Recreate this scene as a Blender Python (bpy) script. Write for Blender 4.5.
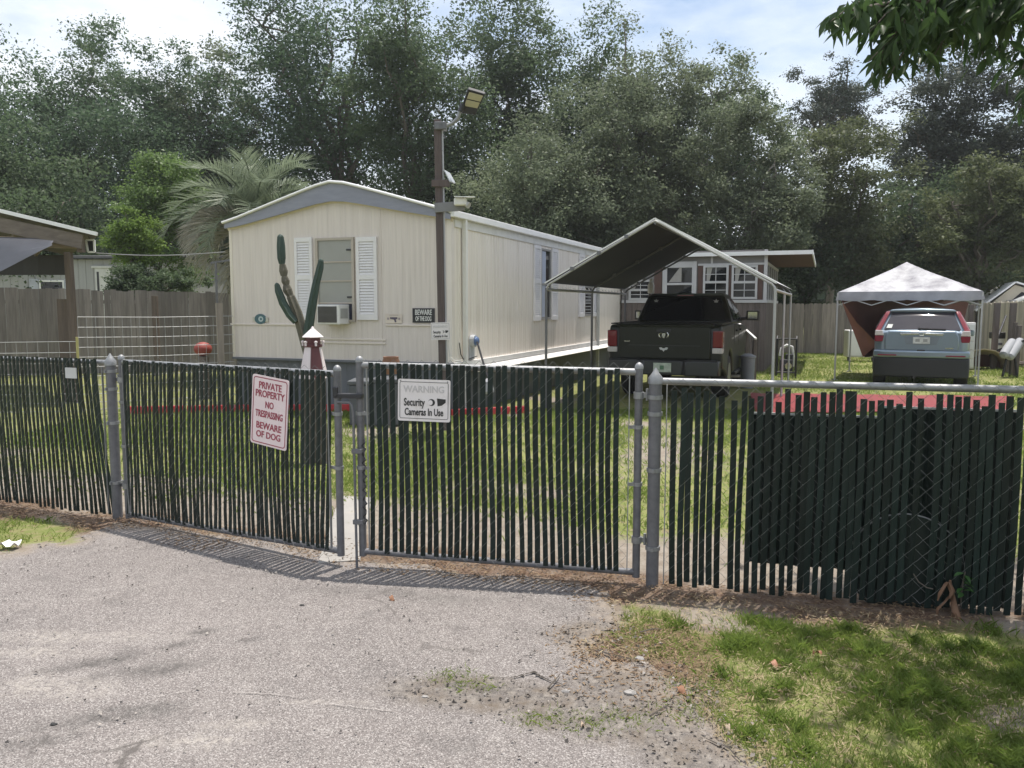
import bpy, math, random
import numpy as np
from mathutils import Vector, Matrix, Quaternion

for o in list(bpy.data.objects):
    bpy.data.objects.remove(o, do_unlink=True)
SC = bpy.context.scene
COL = SC.collection
R = math.radians
rnd = random.Random(7)

# ------------------------------------------------------------------ camera, sky, sun, exposure
F = 800.0
HC = 1.70
PITCH = math.atan(78 / F)
cam = bpy.data.cameras.new('camera')
cam.sensor_width = 36
cam.lens = 36 * F / 1024
cam.clip_start = 0.05
cam.clip_end = 4000
camo = bpy.data.objects.new('camera', cam)
COL.objects.link(camo)
camo.location = (0, 0, HC)
camo.rotation_euler = (math.pi / 2 - PITCH, 0, 0)
SC.camera = camo
SC.render.resolution_x, SC.render.resolution_y = 1024, 768

SUN_EL, SUN_AZ = R(76.5), R(36)
sund = Vector((math.sin(SUN_AZ) * math.cos(SUN_EL), math.cos(SUN_AZ) * math.cos(SUN_EL), math.sin(SUN_EL)))
sl = bpy.data.lights.new('sun', 'SUN')
sl.energy = 4.2
sl.angle = R(0.5)
sl.color = (1.0, 0.94, 0.86)
so = bpy.data.objects.new('sun', sl)
COL.objects.link(so)
so.rotation_euler = sund.to_track_quat('Z', 'Y').to_euler()
so.location = (20, 30, 60)

W = bpy.data.worlds.new('World')
SC.world = W
W.use_nodes = True
nt = W.node_tree
nt.nodes.clear()
wo = nt.nodes.new('ShaderNodeOutputWorld')
bg = nt.nodes.new('ShaderNodeBackground')
sky = nt.nodes.new('ShaderNodeTexSky')
sky.sky_type = 'NISHITA'
sky.sun_disc = False
sky.sun_elevation = SUN_EL
sky.sun_rotation = SUN_AZ
sky.air_density = 1.2
sky.dust_density = 2.0
tc = nt.nodes.new('ShaderNodeTexCoord')
mp = nt.nodes.new('ShaderNodeMapping')
mp.inputs['Scale'].default_value = (1.6, 1.6, 4.2)
mp.inputs['Location'].default_value = (0.35, 0.2, 0.1)
nz = nt.nodes.new('ShaderNodeTexNoise')
nz.inputs['Scale'].default_value = 2.1
nz.inputs['Detail'].default_value = 9
nz.inputs['Roughness'].default_value = 0.58
cr = nt.nodes.new('ShaderNodeValToRGB')
cr.color_ramp.elements[0].position = 0.31
cr.color_ramp.elements[1].position = 0.62
cmix = nt.nodes.new('ShaderNodeMix')
cmix.data_type = 'RGBA'
cmix.inputs[7].default_value = (6.8, 7.1, 7.6, 1)
nt.links.new(tc.outputs['Generated'], mp.inputs[0])
nt.links.new(mp.outputs[0], nz.inputs['Vector'])
nt.links.new(nz.outputs[0], cr.inputs[0])
nt.links.new(cr.outputs[0], cmix.inputs[0])
nt.links.new(sky.outputs[0], cmix.inputs[6])
nt.links.new(cmix.outputs[2], bg.inputs[0])
bg.inputs[1].default_value = 0.125
nt.links.new(bg.outputs[0], wo.inputs[0])

vs = SC.view_settings
vs.view_transform = 'Standard'
vs.look = 'None'
vs.gamma = 1
vs.use_curve_mapping = False
vs.exposure = 0.42
SC.cycles.max_bounces = 8
SC.cycles.transparent_max_bounces = 12


# ------------------------------------------------------------------ pixel -> world
def ray(px, py):
    u, v = (px - 512) / F, (384 - py) / F
    c, s = math.cos(PITCH), math.sin(PITCH)
    return Vector((u, c + v * s, -s + v * c))


def gnd(px, py, z=0.0):
    d = ray(px, py)
    t = (z - HC) / d.z
    return Vector((d.x * t, d.y * t, z))


def atY(px, py, Y):
    d = ray(px, py)
    t = Y / d.y
    return Vector((d.x * t, Y, HC + d.z * t))


def onplane(px, py, p0, n):
    d = ray(px, py)
    o = Vector((0, 0, HC))
    t = (Vector(p0) - o).dot(n) / d.dot(n)
    return o + d * t


# ------------------------------------------------------------------ mesh builder
class MB:
    def __init__(s):
        s.v = []
        s.f = []

    def add(s, vs_, fs):
        b = len(s.v)
        s.v += [tuple(p) for p in vs_]
        s.f += [tuple(i + b for i in f) for f in fs]
        return s

    def box(s, c, d, rot=None):
        x, y, z = [q / 2 for q in d]
        pts = [Vector((sx * x, sy * y, sz * z)) for sz in (-1, 1) for sy in (-1, 1) for sx in (-1, 1)]
        if rot is not None:
            pts = [rot @ p for p in pts]
        c = Vector(c)
        return s.add([p + c for p in pts], [(0, 2, 3, 1), (4, 5, 7, 6), (0, 1, 5, 4), (2, 6, 7, 3), (0, 4, 6, 2), (1, 3, 7, 5)])

    def bb(s, x0, x1, y0, y1, z0, z1):
        return s.box(((x0 + x1) / 2, (y0 + y1) / 2, (z0 + z1) / 2), (x1 - x0, y1 - y0, z1 - z0))

    def bar(s, p0, p1, w, h, up=(0, 0, 1)):
        p0, p1 = Vector(p0), Vector(p1)
        d = (p1 - p0)
        L = d.length
        d.normalize()
        upv = Vector(up)
        x = d.cross(upv)
        if x.length < 1e-4:
            x = d.cross(Vector((0, 1, 0)))
        x.normalize()
        z = x.cross(d)
        m = Matrix((x, d, z)).transposed()
        return s.box((p0 + p1) / 2, (w, L, h), m)

    def tube(s, pts, r, n=8, caps=True, closed=False):
        pts = [Vector(p) for p in pts]
        rr = r if isinstance(r, (list, tuple)) else [r] * len(pts)
        rings = []
        prev = None
        k = len(pts)
        for i, p in enumerate(pts):
            if closed:
                t = pts[(i + 1) % k] - pts[i - 1]
            else:
                t = pts[min(i + 1, k - 1)] - pts[max(i - 1, 0)]
            if t.length < 1e-9:
                t = Vector((0, 0, 1))
            t.normalize()
            if prev is None:
                a = Vector((0, 0, 1)) if abs(t.z) < .9 else Vector((1, 0, 0))
                x = t.cross(a).normalized()
            else:
                x = prev - t * prev.dot(t)
                if x.length < 1e-6:
                    x = t.cross(Vector((1, 0, 0)))
                x.normalize()
            prev = x
            y = t.cross(x)
            rings.append([p + (x * math.cos(2 * math.pi * j / n) + y * math.sin(2 * math.pi * j / n)) * rr[i] for j in range(n)])
        vs_ = [q for rg in rings for q in rg]
        fs = []
        for i in range(k if closed else k - 1):
            a, b = i * n, ((i + 1) % k) * n
            for j in range(n):
                fs.append((a + j, a + (j + 1) % n, b + (j + 1) % n, b + j))
        if caps and not closed:
            fs.append(tuple(range(n - 1, -1, -1)))
            fs.append(tuple((k - 1) * n + j for j in range(n)))
        return s.add(vs_, fs)

    def cyl(s, p0, p1, r, n=14, r1=None):
        return s.tube([p0, p1], [r, r if r1 is None else r1], n)

    def lathe(s, prof, c=(0, 0, 0), n=20):
        c = Vector(c)
        vs_, fs = [], []
        for (r, z) in prof:
            for j in range(n):
                a = 2 * math.pi * j / n
                vs_.append(c + Vector((max(r, 1e-4) * math.cos(a), max(r, 1e-4) * math.sin(a), z)))
        for i in range(len(prof) - 1):
            for j in range(n):
                fs.append((i * n + j, i * n + (j + 1) % n, (i + 1) * n + (j + 1) % n, (i + 1) * n + j))
        fs.append(tuple(range(n - 1, -1, -1)))
        fs.append(tuple((len(prof) - 1) * n + j for j in range(n)))
        return s.add(vs_, fs)

    def ell(s, c, rx, ry, rz, n=12, m=8, rot=None):
        c = Vector(c)
        vs_, fs = [], []
        for i in range(m + 1):
            th = math.pi * i / m
            for j in range(n):
                a = 2 * math.pi * j / n
                p = Vector((rx * math.sin(th) * math.cos(a), ry * math.sin(th) * math.sin(a), -rz * math.cos(th)))
                vs_.append(c + (rot @ p if rot is not None else p))
        for i in range(m):
            for j in range(n):
                fs.append((i * n + j, i * n + (j + 1) % n, (i + 1) * n + (j + 1) % n, (i + 1) * n + j))
        return s.add(vs_, fs)

    def prism(s, poly, fn, a, b):
        """poly of (p, q); fn(p, q, h) -> point; from h = a to h = b"""
        n = len(poly)
        vs_ = [fn(p, q, a) for p, q in poly] + [fn(p, q, b) for p, q in poly]
        fs = [tuple(range(n - 1, -1, -1)), tuple(range(n, 2 * n))]
        for i in range(n):
            fs.append((i, (i + 1) % n, n + (i + 1) % n, n + i))
        return s.add(vs_, fs)

    def slab(s, c4, t):
        c4 = [Vector(p) for p in c4]
        n = (c4[1] - c4[0]).cross(c4[3] - c4[0]).normalized()
        vs_ = [p for p in c4] + [p + n * t for p in c4]
        return s.add(vs_, [(3, 2, 1, 0), (4, 5, 6, 7), (0, 1, 5, 4), (1, 2, 6, 5), (2, 3, 7, 6), (3, 0, 4, 7)])

    def grid(s, P):
        m, n = len(P), len(P[0])
        vs_ = [p for row in P for p in row]
        fs = [(i * n + j, i * n + j + 1, (i + 1) * n + j + 1, (i + 1) * n + j) for i in range(m - 1) for j in range(n - 1)]
        return s.add(vs_, fs)

    def sheet(s, P, t):
        """grid with thickness along z/normal-ish vector t"""
        t = Vector(t)
        m, n = len(P), len(P[0])
        b = len(s.v)
        s.grid(P)
        s.add([Vector(p) + t for row in P for p in row],
              [((i + 1) * n + j, (i + 1) * n + j + 1, i * n + j + 1, i * n + j) for i in range(m - 1) for j in range(n - 1)])
        o = m * n
        ring = [(0, j) for j in range(n)] + [(i, n - 1) for i in range(1, m)] + [(m - 1, j) for j in range(n - 2, -1, -1)] + [(i, 0) for i in range(m - 2, 0, -1)]
        idx = [i * n + j for i, j in ring]
        for k in range(len(idx)):
            a, c = idx[k], idx[(k + 1) % len(idx)]
            s.f.append((b + a, b + o + a, b + o + c, b + c))
        return s

    def mesh(s, name):
        me = bpy.data.meshes.new(name)
        me.from_pydata([tuple(p) for p in s.v], [], s.f)
        me.validate()
        return me


def smooth_by_angle(me, deg=40):
    me.polygons.foreach_set('use_smooth', [True] * len(me.polygons))
    try:
        me.set_sharp_from_angle(angle=R(deg))
    except Exception:
        pass


def part(name, mb, mat, parent=None, bevel=0, smooth=False, loc=None, label=None, seg=2, sub=0, kind=None):
    me = mb.mesh(name) if isinstance(mb, MB) else mb
    o = bpy.data.objects.new(name, me)
    COL.objects.link(o)
    if mat is not None:
        me.materials.append(mat)
    if smooth:
        smooth_by_angle(me, smooth if smooth is not True else 40)
    if bevel:
        md = o.modifiers.new('bevel', 'BEVEL')
        md.width = bevel
        md.segments = seg
        md.limit_method = 'ANGLE'
        md.angle_limit = R(35)
    if sub:
        md = o.modifiers.new('sub', 'SUBSURF')
        md.levels = md.render_levels = sub
    if parent is not None:
        o.parent = parent
    if loc is not None:
        o.location = loc
    if label:
        o['label'] = label
    if kind:
        o['kind'] = kind
    return o


def tag(o, label, cat, group=None, kind=None):
    o['label'] = label
    o['category'] = cat
    if group:
        o['group'] = group
    if kind:
        o['kind'] = kind
    return o


def thing(name, label, cat, loc=(0, 0, 0), rz=0, group=None):
    o = bpy.data.objects.new(name, None)
    o.empty_display_size = .2
    COL.objects.link(o)
    o.location = loc
    o.rotation_euler = (0, 0, rz)
    return tag(o, label, cat, group)


def solo(name, mb, mat, label, cat, group=None, **kw):
    return tag(part(name, mb, mat, None, **kw), label, cat, group)


def struct(name, mb, mat, **kw):
    o = part(name, mb, mat, None, **kw)
    o['kind'] = 'structure'
    return o


# ------------------------------------------------------------------ materials
def _new(name):
    m = bpy.data.materials.new(name)
    m.use_nodes = True
    n = m.node_tree
    return m, n, n.nodes['Principled BSDF']


def setc(b, k, v):
    if k in b.inputs:
        b.inputs[k].default_value = v


def M(name, col, rough=.6, metal=0, var=.12, vs=4, stretch=(1, 1, 1), bump=0, bs=40, spec=.5, coat=0, island=0, dirt=None, dscale=1.2, dlo=.5, dhi=.7, trans=0):
    m, n, b = _new(name)
    N = n.nodes.new
    L = n.links.new
    b.inputs['Roughness'].default_value = rough
    b.inputs['Metallic'].default_value = metal
    setc(b, 'Specular IOR Level', spec)
    setc(b, 'Coat Weight', coat)
    setc(b, 'Coat Roughness', .05)
    tc_ = N('ShaderNodeTexCoord')
    mp_ = N('ShaderNodeMapping')
    mp_.inputs['Scale'].default_value = stretch
    L(tc_.outputs['Object'], mp_.inputs[0])
    t1 = N('ShaderNodeTexNoise')
    t1.inputs['Scale'].default_value = vs
    t1.inputs['Detail'].default_value = 6
    t1.inputs['Roughness'].default_value = .6
    L(mp_.outputs[0], t1.inputs['Vector'])
    mr = N('ShaderNodeMapRange')
    mr.inputs[1].default_value = .25
    mr.inputs[2].default_value = .75
    mr.inputs[3].default_value = 1 - var
    mr.inputs[4].default_value = 1 + var
    L(t1.outputs[0], mr.inputs[0])
    fac = mr.outputs[0]
    if island:
        g = N('ShaderNodeNewGeometry')
        m2 = N('ShaderNodeMapRange')
        m2.inputs[3].default_value = 1 - island
        m2.inputs[4].default_value = 1 + island
        L(g.outputs['Random Per Island'], m2.inputs[0])
        mu = N('ShaderNodeMath')
        mu.operation = 'MULTIPLY'
        L(fac, mu.inputs[0])
        L(m2.outputs[0], mu.inputs[1])
        fac = mu.outputs[0]
    vm = N('ShaderNodeVectorMath')
    vm.operation = 'SCALE'
    vm.inputs[0].default_value = col[:3]
    L(fac, vm.inputs['Scale'])
    out = vm.outputs[0]
    if dirt is not None:
        t3 = N('ShaderNodeTexNoise')
        t3.inputs['Scale'].default_value = dscale
        t3.inputs['Detail'].default_value = 8
        t3.inputs['Roughness'].default_value = .65
        L(mp_.outputs[0], t3.inputs['Vector'])
        r3 = N('ShaderNodeMapRange')
        r3.inputs[1].default_value = dlo
        r3.inputs[2].default_value = dhi
        L(t3.outputs[0], r3.inputs[0])
        mx = N('ShaderNodeMix')
        mx.data_type = 'RGBA'
        L(r3.outputs[0], mx.inputs[0])
        L(out, mx.inputs[6])
        mx.inputs[7].default_value = (*dirt, 1)
        out = mx.outputs[2]
    L(out, b.inputs['Base Color'])
    if bump:
        t2 = N('ShaderNodeTexNoise')
        t2.inputs['Scale'].default_value = bs
        t2.inputs['Detail'].default_value = 4
        L(mp_.outputs[0], t2.inputs['Vector'])
        bp = N('ShaderNodeBump')
        bp.inputs['Strength'].default_value = bump
        bp.inputs['Distance'].default_value = .02
        L(t2.outputs[0], bp.inputs['Height'])
        L(bp.outputs[0], b.inputs['Normal'])
    if trans:
        tr = N('ShaderNodeBsdfTranslucent')
        L(out, tr.inputs[0])
        ms = N('ShaderNodeMixShader')
        ms.inputs[0].default_value = trans
        L(b.outputs[0], ms.inputs[1])
        L(tr.outputs[0], ms.inputs[2])
        L(ms.outputs[0], n.nodes['Material Output'].inputs[0])
    return m


def leafmat(name, c0, c1, c2=None, trans=.35, rough=.45, spec=.4, nscale=.35):
    m, n, b = _new(name)
    N = n.nodes.new
    L = n.links.new
    b.inputs['Roughness'].default_value = rough
    setc(b, 'Specular IOR Level', spec)
    g = N('ShaderNodeNewGeometry')
    tc_ = N('ShaderNodeTexCoord')
    t = N('ShaderNodeTexNoise')
    t.inputs['Scale'].default_value = nscale
    t.inputs['Detail'].default_value = 4
    L(tc_.outputs['Object'], t.inputs['Vector'])
    ad = N('ShaderNodeMath')
    ad.operation = 'MULTIPLY_ADD'
    L(g.outputs['Random Per Island'], ad.inputs[0])
    ad.inputs[1].default_value = .5
    mr = N('ShaderNodeMapRange')
    mr.inputs[1].default_value = .3
    mr.inputs[2].default_value = .7
    mr.inputs[3].default_value = 0
    mr.inputs[4].default_value = .5
    L(t.outputs[0], mr.inputs[0])
    L(mr.outputs[0], ad.inputs[2])
    rp = N('ShaderNodeValToRGB')
    rp.color_ramp.elements[0].color = (*c0, 1)
    rp.color_ramp.elements[1].color = (*c1, 1)
    if c2:
        e = rp.color_ramp.elements.new(.86)
        e.color = (*c1, 1)
        rp.color_ramp.elements[-1].color = (*c2, 1)
    L(ad.outputs[0], rp.inputs[0])
    L(rp.outputs[0], b.inputs['Base Color'])
    if trans:
        tr = N('ShaderNodeBsdfTranslucent')
        L(rp.outputs[0], tr.inputs[0])
        ms = N('ShaderNodeMixShader')
        ms.inputs[0].default_value = trans
        L(b.outputs[0], ms.inputs[1])
        L(tr.outputs[0], ms.inputs[2])
        L(ms.outputs[0], n.nodes['Material Output'].inputs[0])
    return m


bark = M('bark', (.10, .085, .07), .9, var=.35, vs=5, stretch=(4, 4, .7), bump=.3, bs=14)
galv = M('galvanised_steel', (.27, .275, .28), .5, .5, var=.22, vs=14, bump=.08, bs=60)
galv_dull = M('weathered_galvanised_steel', (.15, .15, .16), .6, .3, var=.25, vs=18, bump=.1, bs=60)
wire = M('galvanised_wire', (.17, .175, .17), .5, .4, var=.3, vs=9)
slatm = M('green_privacy_slat', (.0065, .0145, .0125), .45, 0, var=.25, vs=6, island=.35, dirt=(.024, .027, .022), dscale=3, dlo=.58, dhi=.9, spec=.3)
panelm = M('dark_green_plastic_sheet', (.008, .018, .015), .5, 0, var=.2, vs=4)
white_sign = M('sign_face_white', (.74, .70, .70), .35, 0, var=.05, vs=8, dirt=(.50, .46, .44), dscale=9, dlo=.52, dhi=.85)
white_sign2 = M('sign_face_pinkish_white', (.76, .64, .65), .35, 0, var=.06, vs=8, dirt=(.50, .46, .44), dscale=9, dlo=.52, dhi=.85)
sign_red = M('sign_red', (.30, .035, .07), .4, var=.08)
sign_black = M('sign_black', (.02, .02, .024), .4, var=.1)
sign_fade = M('sign_faded_grey', (.52, .50, .50), .4, var=.05)
whitep = M('white_paint', (.78, .78, .78), .45, var=.06, vs=3)
whitedirty = M('weathered_white_paint', (.70, .69, .67), .55, var=.1, vs=5, dirt=(.4, .38, .34), dscale=4, dlo=.58, dhi=.9)
black_pl = M('black_plastic', (.02, .02, .021), .5, var=.1)
rubber = M('tyre_rubber', (.018, .018, .018), .8, var=.1)
wood_grey = M('weathered_grey_boards', (.26, .225, .19), .85, var=.3, vs=3, stretch=(7, 7, .5), island=.28, bump=.25, bs=12)
wood_dk = M('dark_weathered_boards', (.135, .112, .105), .85, var=.3, vs=3, stretch=(7, 7, .5), island=.18, bump=.25, bs=12)
wood_brown = M('brown_lumber', (.125, .095, .078), .8, var=.3, vs=3, stretch=(6, 6, .6), bump=.2, bs=12)
wood_pale = M('pale_boards', (.50, .45, .37), .85, var=.25, vs=3, stretch=(7, 7, .5), island=.25, bump=.2, bs=12)
wood_pole = M('grey_pole_wood', (.105, .082, .078), .85, var=.3, vs=4, stretch=(6, 6, .4), bump=.3, bs=10)
glass_dk = M('dark_window_glass', (.012, .014, .016), .04, 0, var=.02, spec=.6)
glass_sky = M('sky_reflection_glass', (.30, .30, .27), .12, 0, var=.12, vs=1.2, spec=.6)  # grey of the reflected sky is put into the pane colour
chrome = M('chrome', (.75, .76, .77), .15, 1, var=.02)
darkmetal = M('dark_metal', (.05, .05, .055), .5, .6, var=.15)


# cream siding: cream paint with faint vertical streaks and grime; side copy whitened to look sunlit
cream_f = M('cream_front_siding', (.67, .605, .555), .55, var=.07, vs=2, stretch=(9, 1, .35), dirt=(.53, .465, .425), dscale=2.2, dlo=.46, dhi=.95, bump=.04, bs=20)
cream_lit = M('sunlit_cream_siding', (.84, .775, .70), .5, var=.05, vs=2, stretch=(1, 7, .22), dirt=(.52, .44, .345), dscale=2.4, dlo=.46, dhi=.95, bump=.04, bs=20)
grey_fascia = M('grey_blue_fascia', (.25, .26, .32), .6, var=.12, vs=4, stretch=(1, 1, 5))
roof_sil = M('silver_coated_roof', (.68, .68, .68), .45, .1, var=.15, vs=2)
skirt_gr = M('grey_skirting_panel', (.13, .138, .155), .65, var=.15, vs=3, stretch=(3, 3, .6))


def text(body, size, mat, parent, loc, sx=1.0, offset=0.0, name='lettering', depth=.0012):
    cu = bpy.data.curves.new('t', 'FONT')
    cu.body = body
    cu.size = size
    cu.align_x = 'CENTER'
    cu.align_y = 'CENTER'
    cu.offset = offset
    cu.extrude = depth
    cu.resolution_u = 3
    to = bpy.data.objects.new('t', cu)
    COL.objects.link(to)
    dg = bpy.context.evaluated_depsgraph_get()
    me = bpy.data.meshes.new_from_object(to.evaluated_get(dg))
    bpy.data.objects.remove(to, do_unlink=True)
    me.name = name
    mtx = Matrix.Translation(Vector(loc)) @ Matrix.Rotation(math.pi / 2, 4, 'X') @ Matrix.Diagonal((sx, 1, 1, 1))
    me.transform(mtx)
    me.materials.clear()
    me.materials.append(mat)
    o = bpy.data.objects.new(name, me)
    COL.objects.link(o)
    o.parent = parent
    return o


def rrect(w, h, r, n=5):
    pts = []
    for cx, cz, a0 in ((w / 2 - r, h / 2 - r, 0), (-w / 2 + r, h / 2 - r, 90), (-w / 2 + r, -h / 2 + r, 180), (w / 2 - r, -h / 2 + r, 270)):
        for i in range(n + 1):
            a = R(a0 + 90 * i / n)
            pts.append((cx + r * math.cos(a), cz + r * math.sin(a)))
    return pts


def plate_mb(w, h, r=.02, t=.004):
    return MB().prism(rrect(w, h, r), lambda p, q, k: (p, k, q), t / 2, -t / 2)


def border_mb(w, h, r, lw, y0=-.0022, y1=-.0034):
    a, b = rrect(w, h, r), rrect(w - 2 * lw, h - 2 * lw, max(r - lw, .002))
    n = len(a)
    mb = MB()
    vs_ = [(p, y1, q) for p, q in a] + [(p, y1, q) for p, q in b] + [(p, y0, q) for p, q in a] + [(p, y0, q) for p, q in b]
    fs = []
    for i in range(n):
        j = (i + 1) % n
        fs += [(i, j, n + j, n + i), (2 * n + i, i, n * 0 + j, 2 * n + j)[:2] + (j, 2 * n + j), (n + i, n + j, 3 * n + j, 3 * n + i)]
    return mb.add(vs_, fs)


# ------------------------------------------------------------------ numpy noise + ground
def vnoise(x, y, seed=0):
    xi, yi = np.floor(x).astype(np.int64), np.floor(y).astype(np.int64)
    xf, yf = x - xi, y - yi

    def h(a, b):
        n = (a * 374761393 + b * 668265263 + seed * 974711) & 0x7fffffff
        n = ((n ^ (n >> 13)) * 1274126177) & 0x7fffffff
        n = (n ^ (n >> 16)) & 0xffff
        return n / 65535.0
    sx, sy = xf * xf * (3 - 2 * xf), yf * yf * (3 - 2 * yf)
    a = h(xi, yi) * (1 - sx) + h(xi + 1, yi) * sx
    b = h(xi, yi + 1) * (1 - sx) + h(xi + 1, yi + 1) * sx
    return a * (1 - sy) + b * sy


def fbm(x, y, s=1.0, o=4, seed=0):
    t, a, n = 0, .5, 0
    for i in range(o):
        t = t + a * vnoise(x * s, y * s, seed + i)
        n += a
        a *= .5
        s *= 2.03
    return t / n


FA = gnd(118, 519)      # left gate post foot
FB = gnd(652, 586)      # right gate post foot
FL0 = gnd(0, 503)
FLD = (FL0 - FA).normalized()
FL = FA + FLD * 3.6     # left end of left fence, outside the frame
FRD = (gnd(1020, 619) - FB).normalized()
FR = FB + FRD * 3.4


def fence_y(x):
    """y of the fence line at x"""
    x = np.asarray(x, float)
    xs = [-40, FL.x, FA.x, FB.x, FR.x, 40]
    ys = [FL.y + (FL.x + 40) * .3, FL.y, FA.y, FB.y, FR.y, FR.y - (40 - FR.x) * .25]
    return np.interp(x, xs, ys)


def poly_sd(px, py, poly):
    """signed distance, positive inside"""
    P = np.array([(p[0], p[1]) for p in poly])
    d = np.full(px.shape, 1e9)
    ins = np.zeros(px.shape, bool)
    n = len(P)
    for i in range(n):
        a, b = P[i], P[(i + 1) % n]
        ab = b - a
        t = np.clip(((px - a[0]) * ab[0] + (py - a[1]) * ab[1]) / (ab @ ab), 0, 1)
        d = np.minimum(d, np.hypot(px - a[0] - t * ab[0], py - a[1] - t * ab[1]))
        if abs(ab[1]) > 1e-9:
            c = ((a[1] > py) != (b[1] > py)) & (px < ab[0] * (py - a[1]) / ab[1] + a[0])
            ins ^= c
    return np.where(ins, d, -d)


g_ = lambda px, py: gnd(px, py)
DRIVE = [g_(116, 524), g_(240, 538), g_(350, 556), g_(450, 570), g_(560, 582), g_(618, 590), g_(628, 612), g_(606, 640), g_(622, 662), g_(668, 672), g_(690, 700), g_(728, 728),
         g_(800, 790), (1.05, 1.4), (.9, -4), (-9, -4), (-9, 4.4), g_(-60, 556), g_(15, 551), g_(70, 542)]


def drive_sd(x, y):
    return poly_sd(x, y, DRIVE) + (fbm(x, y, 3.2, 4, 3) - .5) * .34 + (fbm(x, y, 15, 3, 5) - .5) * .10


def gridmesh(name, x0, x1, y0, y1, step, z=0.0, keep=None, attrs=None, zf=None):
    nx, ny = int((x1 - x0) / step) + 1, int((y1 - y0) / step) + 1
    X, Y = np.meshgrid(np.linspace(x0, x1, nx), np.linspace(y0, y1, ny))
    X, Y = X.ravel(), Y.ravel()
    rs = np.random.RandomState(3)
    if keep is not None:
        X = X + (rs.rand(X.size) - .5) * step * .5
        Y = Y + (rs.rand(X.size) - .5) * step * .5
    Z = np.full(X.shape, z) if zf is None else z + zf(X, Y)
    i, j = np.meshgrid(np.arange(nx - 1), np.arange(ny - 1))
    a = (j * nx + i).ravel()
    q = np.stack([a, a + 1, a + nx + 1, a + nx], 1)
    if keep is not None:
        k = keep(X, Y)
        q = q[(k[q] > 0).all(1)]
        used = np.unique(q)
        mp_ = np.full(X.size, -1)
        mp_[used] = np.arange(used.size)
        q = mp_[q]
        X, Y, Z = X[used], Y[used], Z[used]
    me = bpy.data.meshes.new(name)
    me.vertices.add(X.size)
    me.vertices.foreach_set('co', np.stack([X, Y, Z], 1).astype(np.float32).ravel())
    me.loops.add(q.size)
    me.loops.foreach_set('vertex_index', q.astype(np.int32).ravel())
    me.polygons.add(len(q))
    me.polygons.foreach_set('loop_start', np.arange(0, q.size, 4, dtype=np.int32))
    me.polygons.foreach_set('loop_total', np.full(len(q), 4, np.int32))
    me.polygons.foreach_set('use_smooth', np.ones(len(q), bool))
    me.update(calc_edges=True)
    for an, fn in (attrs or {}).items():
        at = me.attributes.new(an, 'FLOAT', 'POINT')
        at.data.foreach_set('value', fn(X, Y).astype(np.float32))
    return me


def sand_mask(x, y):
    """bare sand inside the gate and along the fence"""
    d = y - fence_y(x)
    n = (fbm(x, y, 1.3, 4, 11) - .5)
    inside = np.clip(1 - (d - .9 + n * 1.6) / .9, 0, 1) * (d > 0)
    strip = np.clip(1 - (np.abs(d + .08) - .12 + n * .7) / .25, 0, 1)
    patch = np.clip((fbm(x, y, 1.9, 4, 21) - .60) * 7, 0, 1) * (d < 0)
    far = np.clip((fbm(x, y, .55, 4, 31) - .60) * 6, 0, 1) * (d > 0) * .8
    edge = np.clip(1 - np.abs(drive_sd(x, y)) / .16, 0, 1)
    return np.clip(np.maximum.reduce([inside, strip * .9, patch * .85, far, edge * .9]), 0, 1)


def litter_mask(x, y):
    """brown litter along the foot of the fence"""
    d = y - fence_y(x)
    n = (fbm(x, y, 2.2, 4, 41) - .5)
    a = np.clip(1 - (np.abs(d + .06) - .14 + n * .75) / .20, 0, 1)
    sp = np.clip(1 - np.hypot((x - .62) / .5, (y - 3.75) / .55) + n * .9, 0, 1) * 1.6
    return np.clip(np.maximum(a, sp), 0, 1)


def attr_mat(name, build):
    m, n, b = _new(name)
    build(n, b, n.nodes.new, n.links.new)
    return m


def mixc(N, L, fac, a, b):
    mx = N('ShaderNodeMix')
    mx.data_type = 'RGBA'
    if hasattr(fac, 'links'):
        L(fac, mx.inputs[0])
    else:
        mx.inputs[0].default_value = fac
    for k, v in ((6, a), (7, b)):
        if hasattr(v, 'links'):
            L(v, mx.inputs[k])
        else:
            mx.inputs[k].default_value = (*v, 1)
    return mx.outputs[2]


def noise(N, L, vec, s, d=5, r=.6):
    t = N('ShaderNodeTexNoise')
    t.inputs['Scale'].default_value = s
    t.inputs['Detail'].default_value = d
    t.inputs['Roughness'].default_value = r
    L(vec, t.inputs['Vector'])
    return t.outputs[0]


def mrange(N, L, v, a, b, c=0, d=1):
    t = N('ShaderNodeMapRange')
    for i, q in enumerate((a, b, c, d)):
        t.inputs[i + 1].default_value = q
    L(v, t.inputs[0])
    return t.outputs[0]


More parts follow.
